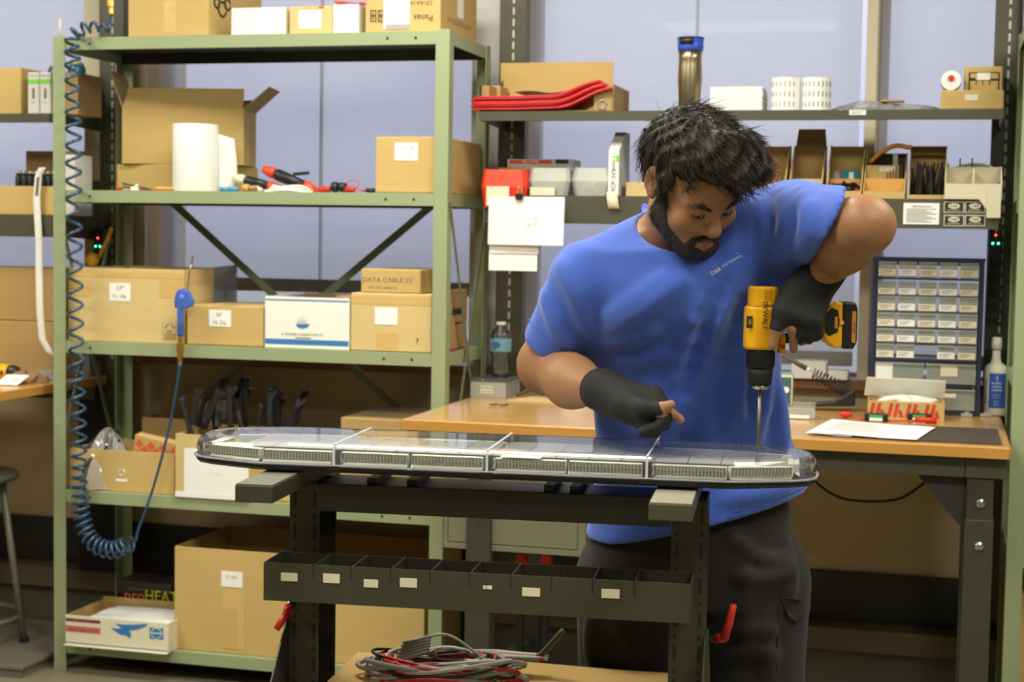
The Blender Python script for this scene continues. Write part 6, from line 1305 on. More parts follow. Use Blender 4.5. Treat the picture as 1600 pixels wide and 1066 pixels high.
    def at(s, p):
        q = (np.array(p)-s.lo)/s.h; i = np.clip(np.floor(q).astype(int), 0, s.n-2); t = q-i; a = s.a[i[0]:i[0]+2, i[1]:i[1]+2, i[2]:i[2]+2]
        a = a[0]*(1-t[0])+a[1]*t[0]; a = a[0]*(1-t[1])+a[1]*t[1]; return float(a[0]*(1-t[2])+a[1]*t[2])
    def hit(s, px, py, d0=2.6, d1=3.7):
        for D in np.arange(d0, d1, 0.004):
            p = lp(px, py, D)
            if (p > s.lo).all() and (p < s.lo+s.h*(s.n-1)).all() and s.at(p) < 0: return p
        return lp(px, py, 3.3)
    def build(s, name, m, parent, smooth=2):
        V, Q = s.mesh(); me = bpy.data.meshes.new(name); me.from_pydata(V.tolist(), [], Q.tolist()); me.update(); me.materials.append(m)
        me.polygons.foreach_set('use_smooth', [True]*len(me.polygons)); o = bpy.data.objects.new(name, me); link(o, parent)
        if smooth:
            d = o.modifiers.new('smooth', 'SMOOTH'); d.iterations = smooth; d.factor = 0.5
        return o
SKIN = mat('skin', S(158, 113, 77), 0.48, 0, 0.10, 14, 0.08, 160); SKIN.node_tree.nodes['Principled BSDF'].inputs['Subsurface Weight'].default_value = 0.08
SKIN.node_tree.nodes['Principled BSDF'].inputs['Subsurface Radius'].default_value = (0.01, 0.004, 0.002)
CLOTH = mat('blue_tshirt', S(64, 98, 194), 0.85, 0, 0.05, 30, 0.10, 26, (1, 1, 0.45), sheen=0.25)
TROU = mat('charcoal_cloth', S(36, 33, 32), 0.9, 0, 0.08, 20, 0.15, 30, (1, 1, 0.5), sheen=0.05)
GLOVE = mat('black_glove_knit', S(23, 22, 19), 0.8, 0, 0.12, 60, 0.25, 220)
HAIRM = mat('dark_hair', S(26, 21, 17), 0.5, 0, 0.45, 40, 0.3, 90, (1, 1, 0.3), spec=0.4)
BEARDM = mat('dark_beard', S(46, 36, 28), 0.6, 0, 0.4, 120, 0.5, 260)
MAN = thing('person', 'man in a blue t-shirt and black fingerless gloves bending to drill the light bar', 'person', (PO[0], PO[1], 0), YAW)
# joints
RS, RE, RM, RWr = lp(912, 436, 3.225), lp(853, 572, 3.36), lp(893, 596, 3.23), lp(944, 611, 3.11)
LS, LE, LM, LWr = lp(1240, 347, 3.15), lp(1348, 352, 2.95), lp(1322, 384, 3.02), lp(1284, 428, 3.09)
NB, NT = lp(1048, 372, 3.22), lp(1060, 312, 3.125)
# head: own axes x = towards his left, y = out of the face, z = up the head
yw, pt, rl = math.radians(28.8), math.radians(38.3), math.radians(-8.2)
f_ = np.array([math.sin(yw)*math.cos(pt), -math.cos(yw)*math.cos(pt), -math.sin(pt)]); u_ = np.array([0, 0, 1.0])+f_*math.sin(pt); u_ /= np.linalg.norm(u_); s_ = np.cross(u_, f_)
u2 = u_*math.cos(rl)+s_*math.sin(rl); s2 = s_*math.cos(rl)-u_*math.sin(rl)
HR = np.stack([s2, f_, u2], 1); HC = lp(1082, 286, 3.074)
def hd(x, y, z): return HC+HR @ np.array([x, y, z])
def head_prims(F, grow=0.0):
    g = grow
    F.ell(hd(0, -0.015, 0.038), (0.075+g, 0.097+g, 0.086+g), HR, 0.02)
    F.ell(hd(0, 0.030, -0.036), (0.063+g, 0.066+g, 0.074+g), HR, 0.03)
    F.ell(hd(0, 0.046, 0.035), (0.060+g, 0.050+g, 0.050+g), HR, 0.03)
    F.cap(hd(-0.012, 0.074, -0.094), hd(0.012, 0.074, -0.094), 0.0205+g, None, 0.03)
    for s in (-1, 1):
        F.cap(hd(s*0.056, 0.0, -0.062), hd(s*0.02, 0.068, -0.092), 0.020+g, 0.017+g, 0.03)
        F.cap(hd(s*0.012, 0.089, 0.016), hd(s*0.045, 0.074, 0.016), 0.011+g, 0.010+g, 0.016)
        F.ell(hd(s*0.043, 0.068, -0.030), (0.024+g, 0.020+g, 0.020+g), HR, 0.025)
def body_head(F):
    head_prims(F)
    for s in (-1, 1):
        F.ell(hd(s*0.031, 0.099, -0.003), (0.0165, 0.012, 0.0105), HR, 0.010, 'sub')
        F.ell(hd(s*0.031, 0.0790, 0.0005), (0.0150, 0.0142, 0.0125), HR, 0.004)
        F.cap(hd(s*0.012, 0.098, -0.040), hd(s*0.015, 0.094, -0.038), 0.0085, 0.008, 0.008)
    F.cap(hd(0, 0.090, 0.012), hd(0, 0.111, -0.030), 0.0085, 0.0120, 0.012); F.cap(hd(0, 0.111, -0.030), hd(0, 0.108, -0.037), 0.0125, 0.0105, 0.008)
    for s in (-1, 1): F.ell(hd(s*0.0075, 0.105, -0.0475), (0.0042, 0.006, 0.004), HR, 0.003, 'sub')
    F.cap(hd(-0.020, 0.086, -0.069), hd(0, 0.0965, -0.0655), 0.0055, 0.0075, 0.006); F.cap(hd(0.020, 0.086, -0.069), hd(0, 0.0965, -0.0655), 0.0055, 0.0075, 0.006)
    F.cap(hd(-0.016, 0.086, -0.0775), hd(0, 0.0950, -0.0790), 0.006, 0.0085, 0.006); F.cap(hd(0.016, 0.086, -0.0775), hd(0, 0.0950, -0.0790), 0.006, 0.0085, 0.006)
    F.cap(hd(-0.022, 0.094, -0.0725), hd(0, 0.1045, -0.0718), 0.0016, None, 0.004, 'sub'); F.cap(hd(0.022, 0.094, -0.0725), hd(0, 0.1045, -0.0718), 0.0016, None, 0.004, 'sub')
    for s in (-1, 1):
        E_ = HR @ np.array([[math.cos(0.35), -s*math.sin(0.35), 0], [s*math.sin(0.35), math.cos(0.35), 0], [0, 0, 1]])
        F.ell(hd(s*0.080, -0.016, 0.004), (0.0085, 0.020, 0.033), E_, 0.006); F.ell(hd(s*0.088, -0.012, 0.006), (0.007, 0.0115, 0.021), E_, 0.004, 'sub'); F.ell(hd(s*0.079, -0.008, -0.024), (0.007, 0.010, 0.011), E_, 0.006)
def arms(F, g=0.0, k=0.035):
    F.chain([RS, RE], [0.058+g, 0.050+g], k); F.chain([RE, RM, RWr], [0.051+g, 0.049+g, 0.032+g], k)
    F.chain([LS, LE], [0.060+g, 0.045+g], k); F.chain([LE, LM, LWr], [0.045+g, 0.045+g, 0.032+g], k)
    F.cap(RE+np.array([0, 0.01, 0.01]), RE+np.array([0, 0.012, 0.0]), 0.045+g, None, k); F.cap(LE, LE+np.array([0.012, 0, 0]), 0.040+g, None, k)
# right hand over the bar, left hand round the drill's grip
RK = [lp(1024, 617, 3.045), lp(1025, 633, 3.03), lp(1019, 649, 3.02), lp(1008, 662, 3.015)]
RF = [[RK[0], lp(1044, 641, 3.01), lp(1064, 656, 3.0)], [RK[1], lp(1046, 648, 3.01), lp(1034, 660, 2.990)], [RK[2], lp(1038, 663, 3.00), lp(1022, 669, 2.980)], [RK[3], lp(1022, 674, 2.995), lp(1006, 675, 2.980)]]
RTb = [lp(976, 634, 3.045), lp(1004, 640, 3.005), lp(1030, 640, 2.99), lp(1049, 632, 2.985)]
LK = [lp(1226, 482, 3.035), lp(1244, 492, 3.025), lp(1259, 499, 3.025), lp(1272, 503, 3.03)]
LF = [[LK[0]+np.array([0.006, 0, -0.004]), lp(1238, 514, 3.03), lp(1240, 546, 3.055)], [LK[1], lp(1250, 521, 3.035), lp(1252, 535, 3.075)], [LK[2], lp(1264, 523, 3.035), lp(1264, 533, 3.075)], [LK[3], lp(1277, 521, 3.04), lp(1275, 528, 3.075)]]
LTb = [lp(1243, 452, 3.05), lp(1223, 488, 3.03), lp(1214, 512, 3.03), lp(1207, 541, 3.035)]
def hand(F, Wr, K, Fg, Tb, g=0.0, seg=9, tseg=9, k=0.007):
    for i, q in enumerate(K): F.cap(Wr, q, 0.029+g, 0.0130+g, 0.016)
    for i in range(3): F.cap(K[i], K[i+1], 0.0105+g, None, 0.006)
    for i, ch in enumerate(Fg):
        n = 2 if seg == 9 else (1 if i == 0 else seg); r = [0.0108, 0.0095, 0.0082]
        for j in range(min(n, 2)): F.cap(ch[j], ch[j+1], r[j]+g, r[j+1]+g, 0.004 if j else 0.006)
    r = [0.020, 0.0145, 0.0115, 0.0090]
    F.cap(Wr, Tb[0], 0.026+g, 0.020+g, 0.03)
    for j in range(min(3, tseg)): F.cap(Tb[j], Tb[j+1], r[j]+g, r[j+1]+g, 0.012)
lo = np.min([RE, LE, RWr, LWr, HC, NB], 0); hi = np.max([RE, LE, RWr, LWr, HC, NB], 0)
BF = Field((RE[0]-0.09, -0.62, 0.98), (LE[0]+0.10, 0.16, hi[2]+0.20), 0.0042)
TC = lp(1072, 470, 3.26)
BF.sweep([(0.99, lp(1085, 700, 3.41)[0], lp(1085, 700, 3.41)[1], 0.16, 0.10), (1.25, TC[0], lp(1075, 560, 3.35)[1], 0.15, 0.09), (1.40, TC[0], TC[1]+0.01, 0.16, 0.08), (1.50, lp(1065, 380, 3.22)[0], lp(1065, 380, 3.22)[1], 0.12, 0.055)], 0.04)
BF.cap(NB+np.array([0, 0.015, -0.03]), NT, 0.062, 0.056, 0.03); BF.cap(RS, lp(1030, 372, 3.24), 0.055, 0.05, 0.04); BF.cap(LS, lp(1090, 360, 3.22), 0.055, 0.05, 0.04)
body_head(BF); arms(BF); hand(BF, RWr, RK, RF, RTb); hand(BF, LWr, LK, LF, LTb)
BF.build('body', SKIN, MAN, 1)
# gloves
def glove(name, Wr, inner, K, Fg, Tb, lo, hi):
    G = Field(lo, hi, 0.003); d = Wr-inner; d = d/np.linalg.norm(d)
    hand(G, Wr, K, [[c[0], c[0]+(c[1]-c[0])*0.6, c[2]] if i == 0 else c for i, c in enumerate(Fg)], Tb, 0.0032, 1, 2); c0 = Wr-d*0.030
    G.cap(c0, Wr, 0.0395, 0.035, 0.010)
    for q in (0.026, 0.018, 0.010, 0.002): G.cap(Wr-d*q, Wr-d*(q-0.0005), 0.0405, None, 0.003)
    for ch in Fg[1:]: G.cap(ch[1], ch[1]+(ch[2]-ch[1])*FULL, 0.0120, 0.0108, 0.003)
    G.plane(c0+d*0.004, -d); o = G.build(name, GLOVE, MAN, 1)
    n1 = np.cross(d, [0, 0, 1.0]); n1 /= np.linalg.norm(n1); n2 = np.cross(d, n1)
    for j in range(5):
        c = c0+d*(0.006+0.0075*j); rr = 0.0392-0.0006*j; MB().tube([c+rr*(n1*math.cos(a)+n2*math.sin(a)) for a in np.linspace(0, 2*PI, 28)], 0.0024, 6, False).build('cuff_rib', GLOVE, o, smooth=True)
    return o
bb = lambda A, m: (np.min(A, 0)-m, np.max(A, 0)+m)
FULL = 1.05
glove('glove', RWr, RM, RK, RF, RTb, *bb([RWr, RWr+(RM-RWr)*0.3]+RK+[c for ch in RF for c in ch]+RTb, 0.055))
FULL = 0.6
glove('glove', LWr, LM, LK, LF, LTb, *bb([LWr, LWr+(LM-LWr)*0.3]+LK+[c for ch in LF for c in ch]+LTb, 0.055))
# t-shirt
SF_ = Field((RE[0]-0.08, -0.60, 0.78), (LE[0]+0.04, 0.26, LS[2]+0.16), 0.0062)
def row(py, xl, xr, D, ry):
    a, b = lp(xl, py, D), lp(xr, py, D); return ((a[2]+b[2])/2, (a[0]+b[0])/2, (a[1]+b[1])/2, (b[0]-a[0])/2, ry)
SF_.sweep([row(405, 925, 1225, 3.235, 0.105), row(440, 918, 1240, 3.245, 0.125), row(490, 921, 1236, 3.27, 0.135), row(545, 926, 1220, 3.32, 0.135), row(600, 926, 1219, 3.36, 0.13), row(650, 928, 1227, 3.39, 0.13), row(690, 931, 1238, 3.41, 0.132), row(740, 930, 1256, 3.43, 0.145), row(780, 925, 1268, 3.44, 0.155), row(840, 915, 1275, 3.45, 0.165)], 0.02, p=2.2)
SF_.cap(lp(1030, 372, 3.235), lp(915, 433, 3.225), 0.060, 0.064, 0.04); SF_.cap(lp(1085, 356, 3.21), lp(1240, 350, 3.15), 0.060, 0.072, 0.05)
SF_.ell(lp(1075, 440, 3.225), (0.185, 0.125, 0.115), None, 0.06)
SF_.cap(lp(913, 436, 3.225), lp(864, 548, 3.335), 0.066, 0.070, 0.035); SF_.cap(LS, LS+(LE-LS)*0.92, 0.077, 0.072, 0.045)
SF_.cap(lp(1215, 400, 3.2), lp(1275, 380, 3.08), 0.06, 0.04, 0.06)
# hollow: arms, neck
G_ = Field.like(SF_); G_.cap(RS, RE, 0.062, 0.054); G_.cap(LS, LE, 0.064, 0.051)
a, b = lp(818, 505, 3.33), lp(907, 563, 3.33); ax = lp(861, 545, 3.335)-lp(903, 415, 3.225); ax /= np.linalg.norm(ax)
hemR = lp(861, 533, 3.33)
X, Y, Z = np.ix_(*SF_.ax)
near = np.sqrt((X-hemR[0])**2+(Y-hemR[1])**2+(Z-hemR[2])**2) < 0.135
pl = (X-hemR[0])*ax[0]+(Y-hemR[1])*ax[1]+(Z-hemR[2])*ax[2]
SF_.a = np.where(near & (X < lp(914, 560, 3.33)[0]), np.maximum(SF_.a, pl), SF_.a)
hl = lp(1320, 296, 3.0)-lp(1266, 406, 3.03); ax = np.cross(hl, np.array([0.05, -1.0, 0.0])); ax = ax if ax[0] > 0 else -ax; ax = ax+np.array([0, -0.12, 0])*np.linalg.norm(ax); hemL = lp(1295, 350, 3.0); ax = ax/np.linalg.norm(ax)
pl = (X-hemL[0])*ax[0]+(Y-hemL[1])*ax[1]+(Z-hemL[2])*ax[2]; near = np.sqrt((X-hemL[0])**2+(Y-hemL[1])**2+(Z-hemL[2])**2) < 0.15
SF_.a = np.where(near, np.maximum(SF_.a, pl), SF_.a)
hol = -smin(-SF_.a, G_.a, 0.006)
for hc in (hemR, hemL):
    near = np.sqrt((X-hc[0])**2+(Y-hc[1])**2+(Z-hc[2])**2) < 0.095
    SF_.a = np.where(near, hol, SF_.a)
# neck opening with a collar band
SF_.cap(lp(1050, 352, 3.19), lp(1066, 318, 3.10), 0.070, 0.082, 0.010, 'sub')
SF_.cap(lp(1068, 352, 3.14), lp(1085, 330, 3.08), 0.060, 0.07, 0.012, 'sub')
# hem
h0, h1 = lp(1120, 819, 3.30), lp(1270, 769, 3.36); hx = (h1-h0); nrm = np.cross(hx, np.array([0, 1.0, 0.04])); nrm = nrm if nrm[2] < 0 else -nrm
SF_.plane(h0, nrm)
# folds laid along the surface
def fold(pts, r=0.011, k=0.030, depth=0.004, op='add'):
    P = [SF_.hit(*p) for p in smoothpath([np.array(q, float) for q in pts], 3)]; P = [p+np.array([0, depth, 0]) for p in P]
    n = len(P); F2.append((P, r, k, op))
F2 = []
fold([(925, 535), (965, 505), (1010, 475), (1060, 440)], 0.014, 0.030)
fold([(930, 548), (975, 530), (1020, 515)], 0.010, 0.03)
fold([(1150, 420), (1120, 480), (1085, 560), (1060, 650)], 0.010, 0.035)
fold([(1165, 430), (1150, 500), (1140, 580), (1118, 690)], 0.010, 0.03); fold([(1190, 620), (1180, 660), (1172, 700)], 0.009, 0.03); fold([(1150, 600), (1135, 650), (1122, 690)], 0.009, 0.03)
fold([(1212, 600), (1216, 650), (1222, 700)], 0.010, 0.03); fold([(1025, 600), (1015, 640), (1000, 690)], 0.007, 0.03)
fold([(1190, 320), (1200, 360), (1190, 420)], 0.010, 0.03); fold([(1225, 300), (1235, 350), (1222, 400)], 0.011, 0.03); fold([(1255, 296), (1268, 345), (1255, 395)], 0.010, 0.028); fold([(1170, 310), (1172, 370), (1160, 440)], 0.010, 0.03)
fold([(880, 415), (905, 460), (920, 520)], 0.010, 0.03, 0.006); fold([(850, 450), (870, 500), (890, 540)], 0.008, 0.03)
fold([(1130, 780), (1190, 770), (1240, 750)], 0.009, 0.03)
fold([(1135, 470), (1105, 540), (1075, 620), (1062, 690)], 0.010, 0.022, 0.002); fold([(1100, 470), (1060, 560), (1035, 650)], 0.009, 0.022, 0.003); fold([(1180, 470), (1168, 560), (1150, 690)], 0.009, 0.022, 0.002); fold([(1205, 440), (1200, 540), (1195, 640)], 0.008, 0.02, 0.003)
fold([(940, 500), (985, 470), (1040, 430)], 0.009, 0.022, 0.003); fold([(945, 560), (1000, 560), (1050, 545)], 0.008, 0.025, 0.004); fold([(1160, 300), (1150, 360), (1135, 400)], 0.008, 0.022, 0.003)
for vl in ([(1128, 440), (1100, 520), (1068, 610)], [(1158, 470), (1142, 560), (1128, 680)], [(1192, 470), (1182, 560), (1178, 640)]): fold(vl, 0.008, 0.026, -0.0085, 'sub')
for P, r, k, op in F2:
    n = len(P)
    for i in range(n-1): SF_.cap(P[i], P[i+1], r*(0.35+0.65*math.sin(PI*(i+0.5)/n)), None, k, op)
# collar ring: rounded band round the opening
cr = [SF_.hit(*p) for p in smoothpath([(1008, 322), (1013, 345), (1030, 370), (1055, 388), (1085, 397), (1112, 395)], 3)]
for i in range(len(cr)-1): SF_.cap(cr[i]+np.array([0, 0.004, 0]), cr[i+1]+np.array([0, 0.004, 0]), 0.0085, None, 0.006)
shirt = SF_.build('t_shirt', CLOTH, MAN, 4)
# hem and sleeve stitching bands
def band(pts, r, nm):
    P = [SF_.hit(*p)+np.array([0, -0.0005, 0]) for p in smoothpath([np.array(q, float) for q in pts], 6)]
    MB().tube(P, r, 6).build(nm, mat('blue_stitch', S(62, 92, 180), 0.85), shirt, smooth=True)
band([(1124, 806), (1170, 794), (1220, 776), (1262, 760)], 0.0016, 'hem_stitching')
band([(824, 497), (845, 520), (870, 538), (900, 548)], 0.0014, 'sleeve_stitching')
# chest print
a, b = SF_.hit(1114, 427), SF_.hit(1158, 402); ex_ = (b-a)/np.linalg.norm(b-a); c_ = SF_.hit(1136, 430); c2 = SF_.hit(1136, 400); uy = c2-c_; uy = uy-ex_*(uy@ex_); uy /= np.linalg.norm(uy); nz_ = np.cross(ex_, uy)
TX = mat('white_print', S(226, 228, 232), 0.7)
M3 = Matrix(np.stack([ex_, uy, nz_], 1).tolist()).to_euler()
for s, t_, dv, sz in (('D&R', 0.10, 0.0, 0.0115), ('ELECTRONICS', 0.68, 0.002, 0.0068), ('co', 0.97, 0.010, 0.006)):
    p = a+(b-a)*t_+uy*dv+nz_*0.004; txt(shirt, s, p, sz, TX, tuple(M3))
# trousers
TF = Field((lp(880, 1000, 3.43)[0], -0.30, 0.03), (lp(1290, 1000, 3.43)[0], 0.30, 0.97), 0.0075)
hipc = lp(1085, 830, 3.45)
TF.sweep([(0.72, lp(1083, 960, 3.43)[0], hipc[1], 0.225, 0.13), (0.80, hipc[0], hipc[1], 0.215, 0.135), (0.88, hipc[0], hipc[1], 0.21, 0.14), (0.955, hipc[0], hipc[1], 0.195, 0.13)], 0.03)
xr, xl_ = lp(988, 960, 3.43)[0], lp(1180, 960, 3.43)[0]
for x0, s in ((xr, -1), (xl_, 1)): TF.chain([(x0, hipc[1], 0.76), (x0+s*0.004, hipc[1]-0.01, 0.50), (x0+s*0.0, hipc[1]+0.01, 0.10)], [0.122, 0.105, 0.082], 0.03)
TF.plane((0, 0, 0.055), (0, 0, -1))
for pts in ([(1150, 850), (1165, 930), (1170, 1010)], [(1225, 850), (1232, 900), (1228, 940)], [(930, 960), (925, 1000), (930, 1040)], [(960, 970), (985, 1000), (990, 1040)], [(1200, 960), (1195, 1010), (1198, 1060)], [(1140, 830), (1180, 870), (1230, 880)], [(1150, 900), (1195, 905), (1235, 895)], [(1130, 960), (1165, 985), (1205, 985)], [(1140, 1030), (1175, 1015), (1210, 1025)], [(1010, 970), (1020, 1000), (1015, 1030)]):
    P = [TF.hit(*p)+np.array([0, 0.004, 0]) for p in smoothpath([np.array(q, float) for q in pts], 3)]
    for i in range(len(P)-1): TF.cap(P[i], P[i+1], 0.010, None, 0.022)
trou = TF.build('cargo_trousers', TROU, MAN, 2)
q = [TF.hit(px, py) for px, py in ((1217, 932), (1236, 934), (1251, 938), (1255, 957), (1240, 970), (1228, 960))]; v = [p+np.array([0.002, -0.006, 0]) for p in q]
MB().add(v, [tuple(range(6))[::-1]]).build('pocket_flap', TROU, trou, thick=0.006)
P = [TF.hit(px, py)+np.array([0.001, -0.001, 0]) for px, py in ((1217, 934), (1216, 970), (1214, 1010), (1213, 1050))]; MB().tube(smoothpath(P, 5), 0.0022, 6).build('pocket_seam', TROU, trou, smooth=True)

for x0 in (xr, xl_):
    Sh = Field((x0-0.07, hipc[1]-0.24, 0.0), (x0+0.07, hipc[1]+0.12, 0.13), 0.006); Sh.cap((x0, hipc[1]+0.03, 0.045), (x0, hipc[1]-0.16, 0.036), 0.043, 0.040, 0.02); Sh.cap((x0, hipc[1]+0.02, 0.05), (x0, hipc[1]+0.02, 0.10), 0.045, 0.045, 0.02); Sh.plane((0, 0, 0.004), (0, 0, -1)); Sh.build('work_shoe', BLACKM, MAN, 1)
# beard, brows, eyes
HF = Field(HC-0.20, HC+0.20, 0.004); head_prims(HF, 0.0024); HF.ell(hd(0, 0.093, -0.052), (0.026, 0.009, 0.012), HR, 0.01)
RG = Field.like(HF)
RG.ell(hd(0, 0.080, -0.099), (0.042, 0.040, 0.0235), HR, 0.01)
for s in (-1, 1):
    RG.chain([hd(s*0.076, 0.012, 0.0), hd(s*0.073, 0.014, -0.035), hd(s*0.058, 0.030, -0.078), hd(s*0.030, 0.078, -0.098)], [0.011, 0.020, 0.027, 0.022], 0.01)
    RG.chain([hd(s*0.032, 0.086, -0.090), hd(s*0.027, 0.094, -0.066), hd(0, 0.104, -0.0575)], [0.008, 0.0075, 0.0065], 0.006)
RG.ell(hd(0, 0.104, -0.073), (0.018, 0.02, 0.0078), HR, 0.003, 'sub')
BD = Field.like(HF); BD.a = np.maximum(HF.a, RG.a)
X, Y, Z = np.ix_(*BD.ax); BD.a = BD.a+0.0009*(np.sin(900*X+300*Z)*np.sin(820*Y+200*X)*np.sin(760*Z)).astype(np.float32)
beard = BD.build('beard', BEARDM, MAN, 1)
HV = {}
def tufts(name, field, parent, m, n, Ln, seed, flow, r0=0.0007, lift=0.12, curl=0.0, jit=0.22):
    V, Q = field.mesh(); r_ = np.random.default_rng(seed); b = MB(); ids = r_.integers(0, len(V), n)
    for i in ids:
        p = V[i]; e_ = 0.004; g = np.array([field.at(p+np.eye(3)[k]*e_)-field.at(p-np.eye(3)[k]*e_) for k in range(3)]); g /= np.linalg.norm(g)+1e-9
        d = flow(p, r_); d = d-g*(d@g); d = d/(np.linalg.norm(d)+1e-9); d = d+r_.normal(0, jit, 3); d = d/np.linalg.norm(d); L_ = Ln*r_.uniform(0.6, 1.3); pts = []; q = p-g*0.001
        for j in range(6):
            pts.append(q.copy()); q = q+(d+g*lift*(1.0 if j < 3 else -0.4))*L_/5; d = d+r_.normal(0, 0.04+curl, 3)
        b.tube(pts, [r0*1.2, r0*1.3, r0*1.2, r0, r0*0.7, r0*0.3], 3, False)
    o = b.build(name, m, parent, smooth=True); o['kind'] = 'stuff'; return o
tufts('beard_bristles', BD, beard, BEARDM, 2200, 0.0085, 5, lambda p, r_: -HR[:, 2]+0.2*HR[:, 1], 0.00035, 0.30)
for s in (-1, 1):
    EB = Field(hd(s*0.03, 0.085, 0.02)-0.04, hd(s*0.03, 0.085, 0.02)+0.04, 0.002); EB.chain([hd(s*0.013, 0.0985, 0.013), hd(s*0.030, 0.0945, 0.019), hd(s*0.050, 0.080, 0.014)], [0.0042, 0.0046, 0.0026], 0.003); eb = EB.build('eyebrow', BEARDM, MAN, 1)
    tufts('eyebrow_hairs', EB, eb, BEARDM, 160, 0.009, 9+s, lambda p, r_, s=s: HR[:, 0]*s+0.3*HR[:, 2], 0.0004, 0.3)
    MB().sphere((0, 0, 0), 0.0118, 16, 10).build('eye', mat('eye_white_shaded', S(150, 136, 122), 0.2, 0, 0.02), MAN, smooth=True, loc=hd(s*0.031, 0.0790, -0.0035))  # white darkened: shade of the eye socket put into its colour
    MB().sphere((0, 0, 0), 0.0052, 12, 8).build('iris', mat('dark_iris', S(30, 20, 14), 0.15, 0, 0.02), MAN, smooth=True, loc=hd(s*0.031, 0.0870, -0.0085))
    MB().tube(smoothpath([hd(s*0.018, 0.0905, -0.0065), hd(s*0.026, 0.0955, -0.0085), hd(s*0.036, 0.0945, -0.0085), hd(s*0.0455, 0.0865, -0.0055)], 5), 0.0013, 6).build('eyelashes', INK, MAN, smooth=True)
LI = Field(hd(0, 0.09, -0.073)-0.05, hd(0, 0.09, -0.073)+0.05, 0.002); g_ = 0.0007
for s in (-1, 1):
    LI.cap(hd(s*0.017, 0.0875, -0.0685), hd(0, 0.0967, -0.0660), 0.0045+g_, 0.0068+g_, 0.005); LI.cap(hd(s*0.014, 0.0875, -0.0775), hd(0, 0.0952, -0.0788), 0.0050+g_, 0.0078+g_, 0.005)
    LI.cap(hd(s*0.022, 0.094, -0.0725), hd(0, 0.1050, -0.0720), 0.0015, None, 0.003, 'sub')
LI.build('lips', mat('lip_skin', S(142, 86, 70), 0.42, 0, 0.06, 40), MAN, 1)
# hair
HA = Field(HC-0.21, HC+0.21, 0.0040)
HA.ell(hd(0, -0.022, 0.050), (0.086, 0.104, 0.090), HR, 0.01); HA.ell(hd(0.004, 0.030, 0.095), (0.074, 0.070, 0.046), HR, 0.03); HA.ell(hd(0, -0.06, 0.03), (0.078, 0.075, 0.075), HR, 0.02)
pn = HR @ np.array([0, 0.60, -1.0]); HA.plane(hd(0, 0, 0.012), pn)
HA.ell(hd(0, 0.105, 0.035), (0.062, 0.045, 0.040), HR, 0.008, 'sub')
for x0, x1, x2, z2, r in ((0.004, 0.016, 0.022, 0.060, 0.014), (0.022, 0.034, 0.038, 0.048, 0.015), (0.042, 0.054, 0.054, 0.044, 0.015), (0.058, 0.068, 0.064, 0.036, 0.014), (-0.010, -0.002, 0.006, 0.070, 0.012)):
    HA.chain([hd(x0, 0.050, 0.122), hd(x1, 0.100-abs(x1)*0.25, 0.090), hd(x2, 0.1035-abs(x2)*0.36, z2)], [0.024, r, 0.005], 0.014)
HA.ell(hd(0.060, 0.055, 0.085), (0.038, 0.040, 0.040), HR, 0.02)
for s in (-1, 1): HA.chain([hd(s*0.076, 0.014, 0.03), hd(s*0.0765, 0.016, -0.004)], [0.014, 0.009], 0.01)
X, Y, Z = np.ix_(*HA.ax); q = [(X-HC[0])*HR[0, i]+(Y-HC[1])*HR[1, i]+(Z-HC[2])*HR[2, i] for i in range(3)]
ang = np.arctan2(q[0]-0.005, q[1]+0.05); HA.a = HA.a+(0.0030*np.sin(ang*17+6*np.sin(q[2]*30)+20*q[1])+0.0020*np.sin(ang*37+q[2]*60)+0.0012*np.sin(q[0]*260+q[1]*140)*np.sin(q[2]*240)).astype(np.float32)
hair = HA.build('hair', HAIRM, MAN, 1)
crown = hd(-0.030, -0.085, 0.115)
def flow(p, r_):
    l = HR.T @ (p-HC); v = p-crown; w = HR @ np.array([0.55, 0.75, -0.05])+0.5*math.sin(55*l[0]+30*l[1])*HR[:, 0]; return v/(np.linalg.norm(v)+1e-6)*0.6+w*(1.0 if l[2] > 0.06 else 0.35)-ZH*0.25
HS = mat('hair_strand', S(50, 38, 27), 0.55, 0, 0.5, 60, spec=0.3)
tufts('hair_strands', HA, hair, HS, 6500, 0.034, 21, flow, 0.00050, 0.035, 0.012, 0.13)
tufts('loose_strands', HA, hair, HS, 150, 0.045, 22, flow, 0.00035, 0.30, 0.10, 0.3)
# ------------------------------------------------------------------ the drill in his left hand
DD = 3.09
A0 = atD(1190, 500, DD)
DR = thing('cordless_drill', 'yellow and black cordless drill driving a long bit into the bar', 'drill', (A0[0], A0[1], atD(1191, 712, DD)[2]), YAW)
zo = DR.location[2]; zz = lambda py: atD(1190, py, DD)[2]-zo; lx = lambda px, py=500: float((atD(px, py, DD)-A0) @ RH)
R_ = lx(1216)
def rounded(rx_, ry_, z0, z1, n=24, p=3.2, taper=1.0, cx=0.0):
    v = []; levels = [(0.90, z0), (1.0, z0+0.004), (taper, z1-0.004), (taper*0.90, z1)]
    for k, z in levels:
        for i in range(n):
            a = 2*PI*i/n; c, s = math.cos(a), math.sin(a); v.append((cx+k*rx_*abs(c)**(2/p)*(1 if c > 0 else -1), k*ry_*abs(s)**(2/p)*(1 if s > 0 else -1), z))
    f = [(j*n+i, j*n+(i+1) % n, (j+1)*n+(i+1) % n, (j+1)*n+i) for j in range(3) for i in range(n)]+[tuple(range(n))[::-1], tuple(range(3*n, 4*n))]
    return MB().add(v, f)
hz = rounded(0.0335, 0.031, zz(546), zz(478)).build('motor_housing', YELLOW, DR, smooth=False)
d = hz.modifiers.new('bevel', 'BEVEL'); d.width = 0.002; d.segments = 2; d.limit_method = 'ANGLE'
rounded(0.0285, 0.029, zz(479), zz(447), cx=0.001).build('rear_cap', YELLOW, hz, 0.002)
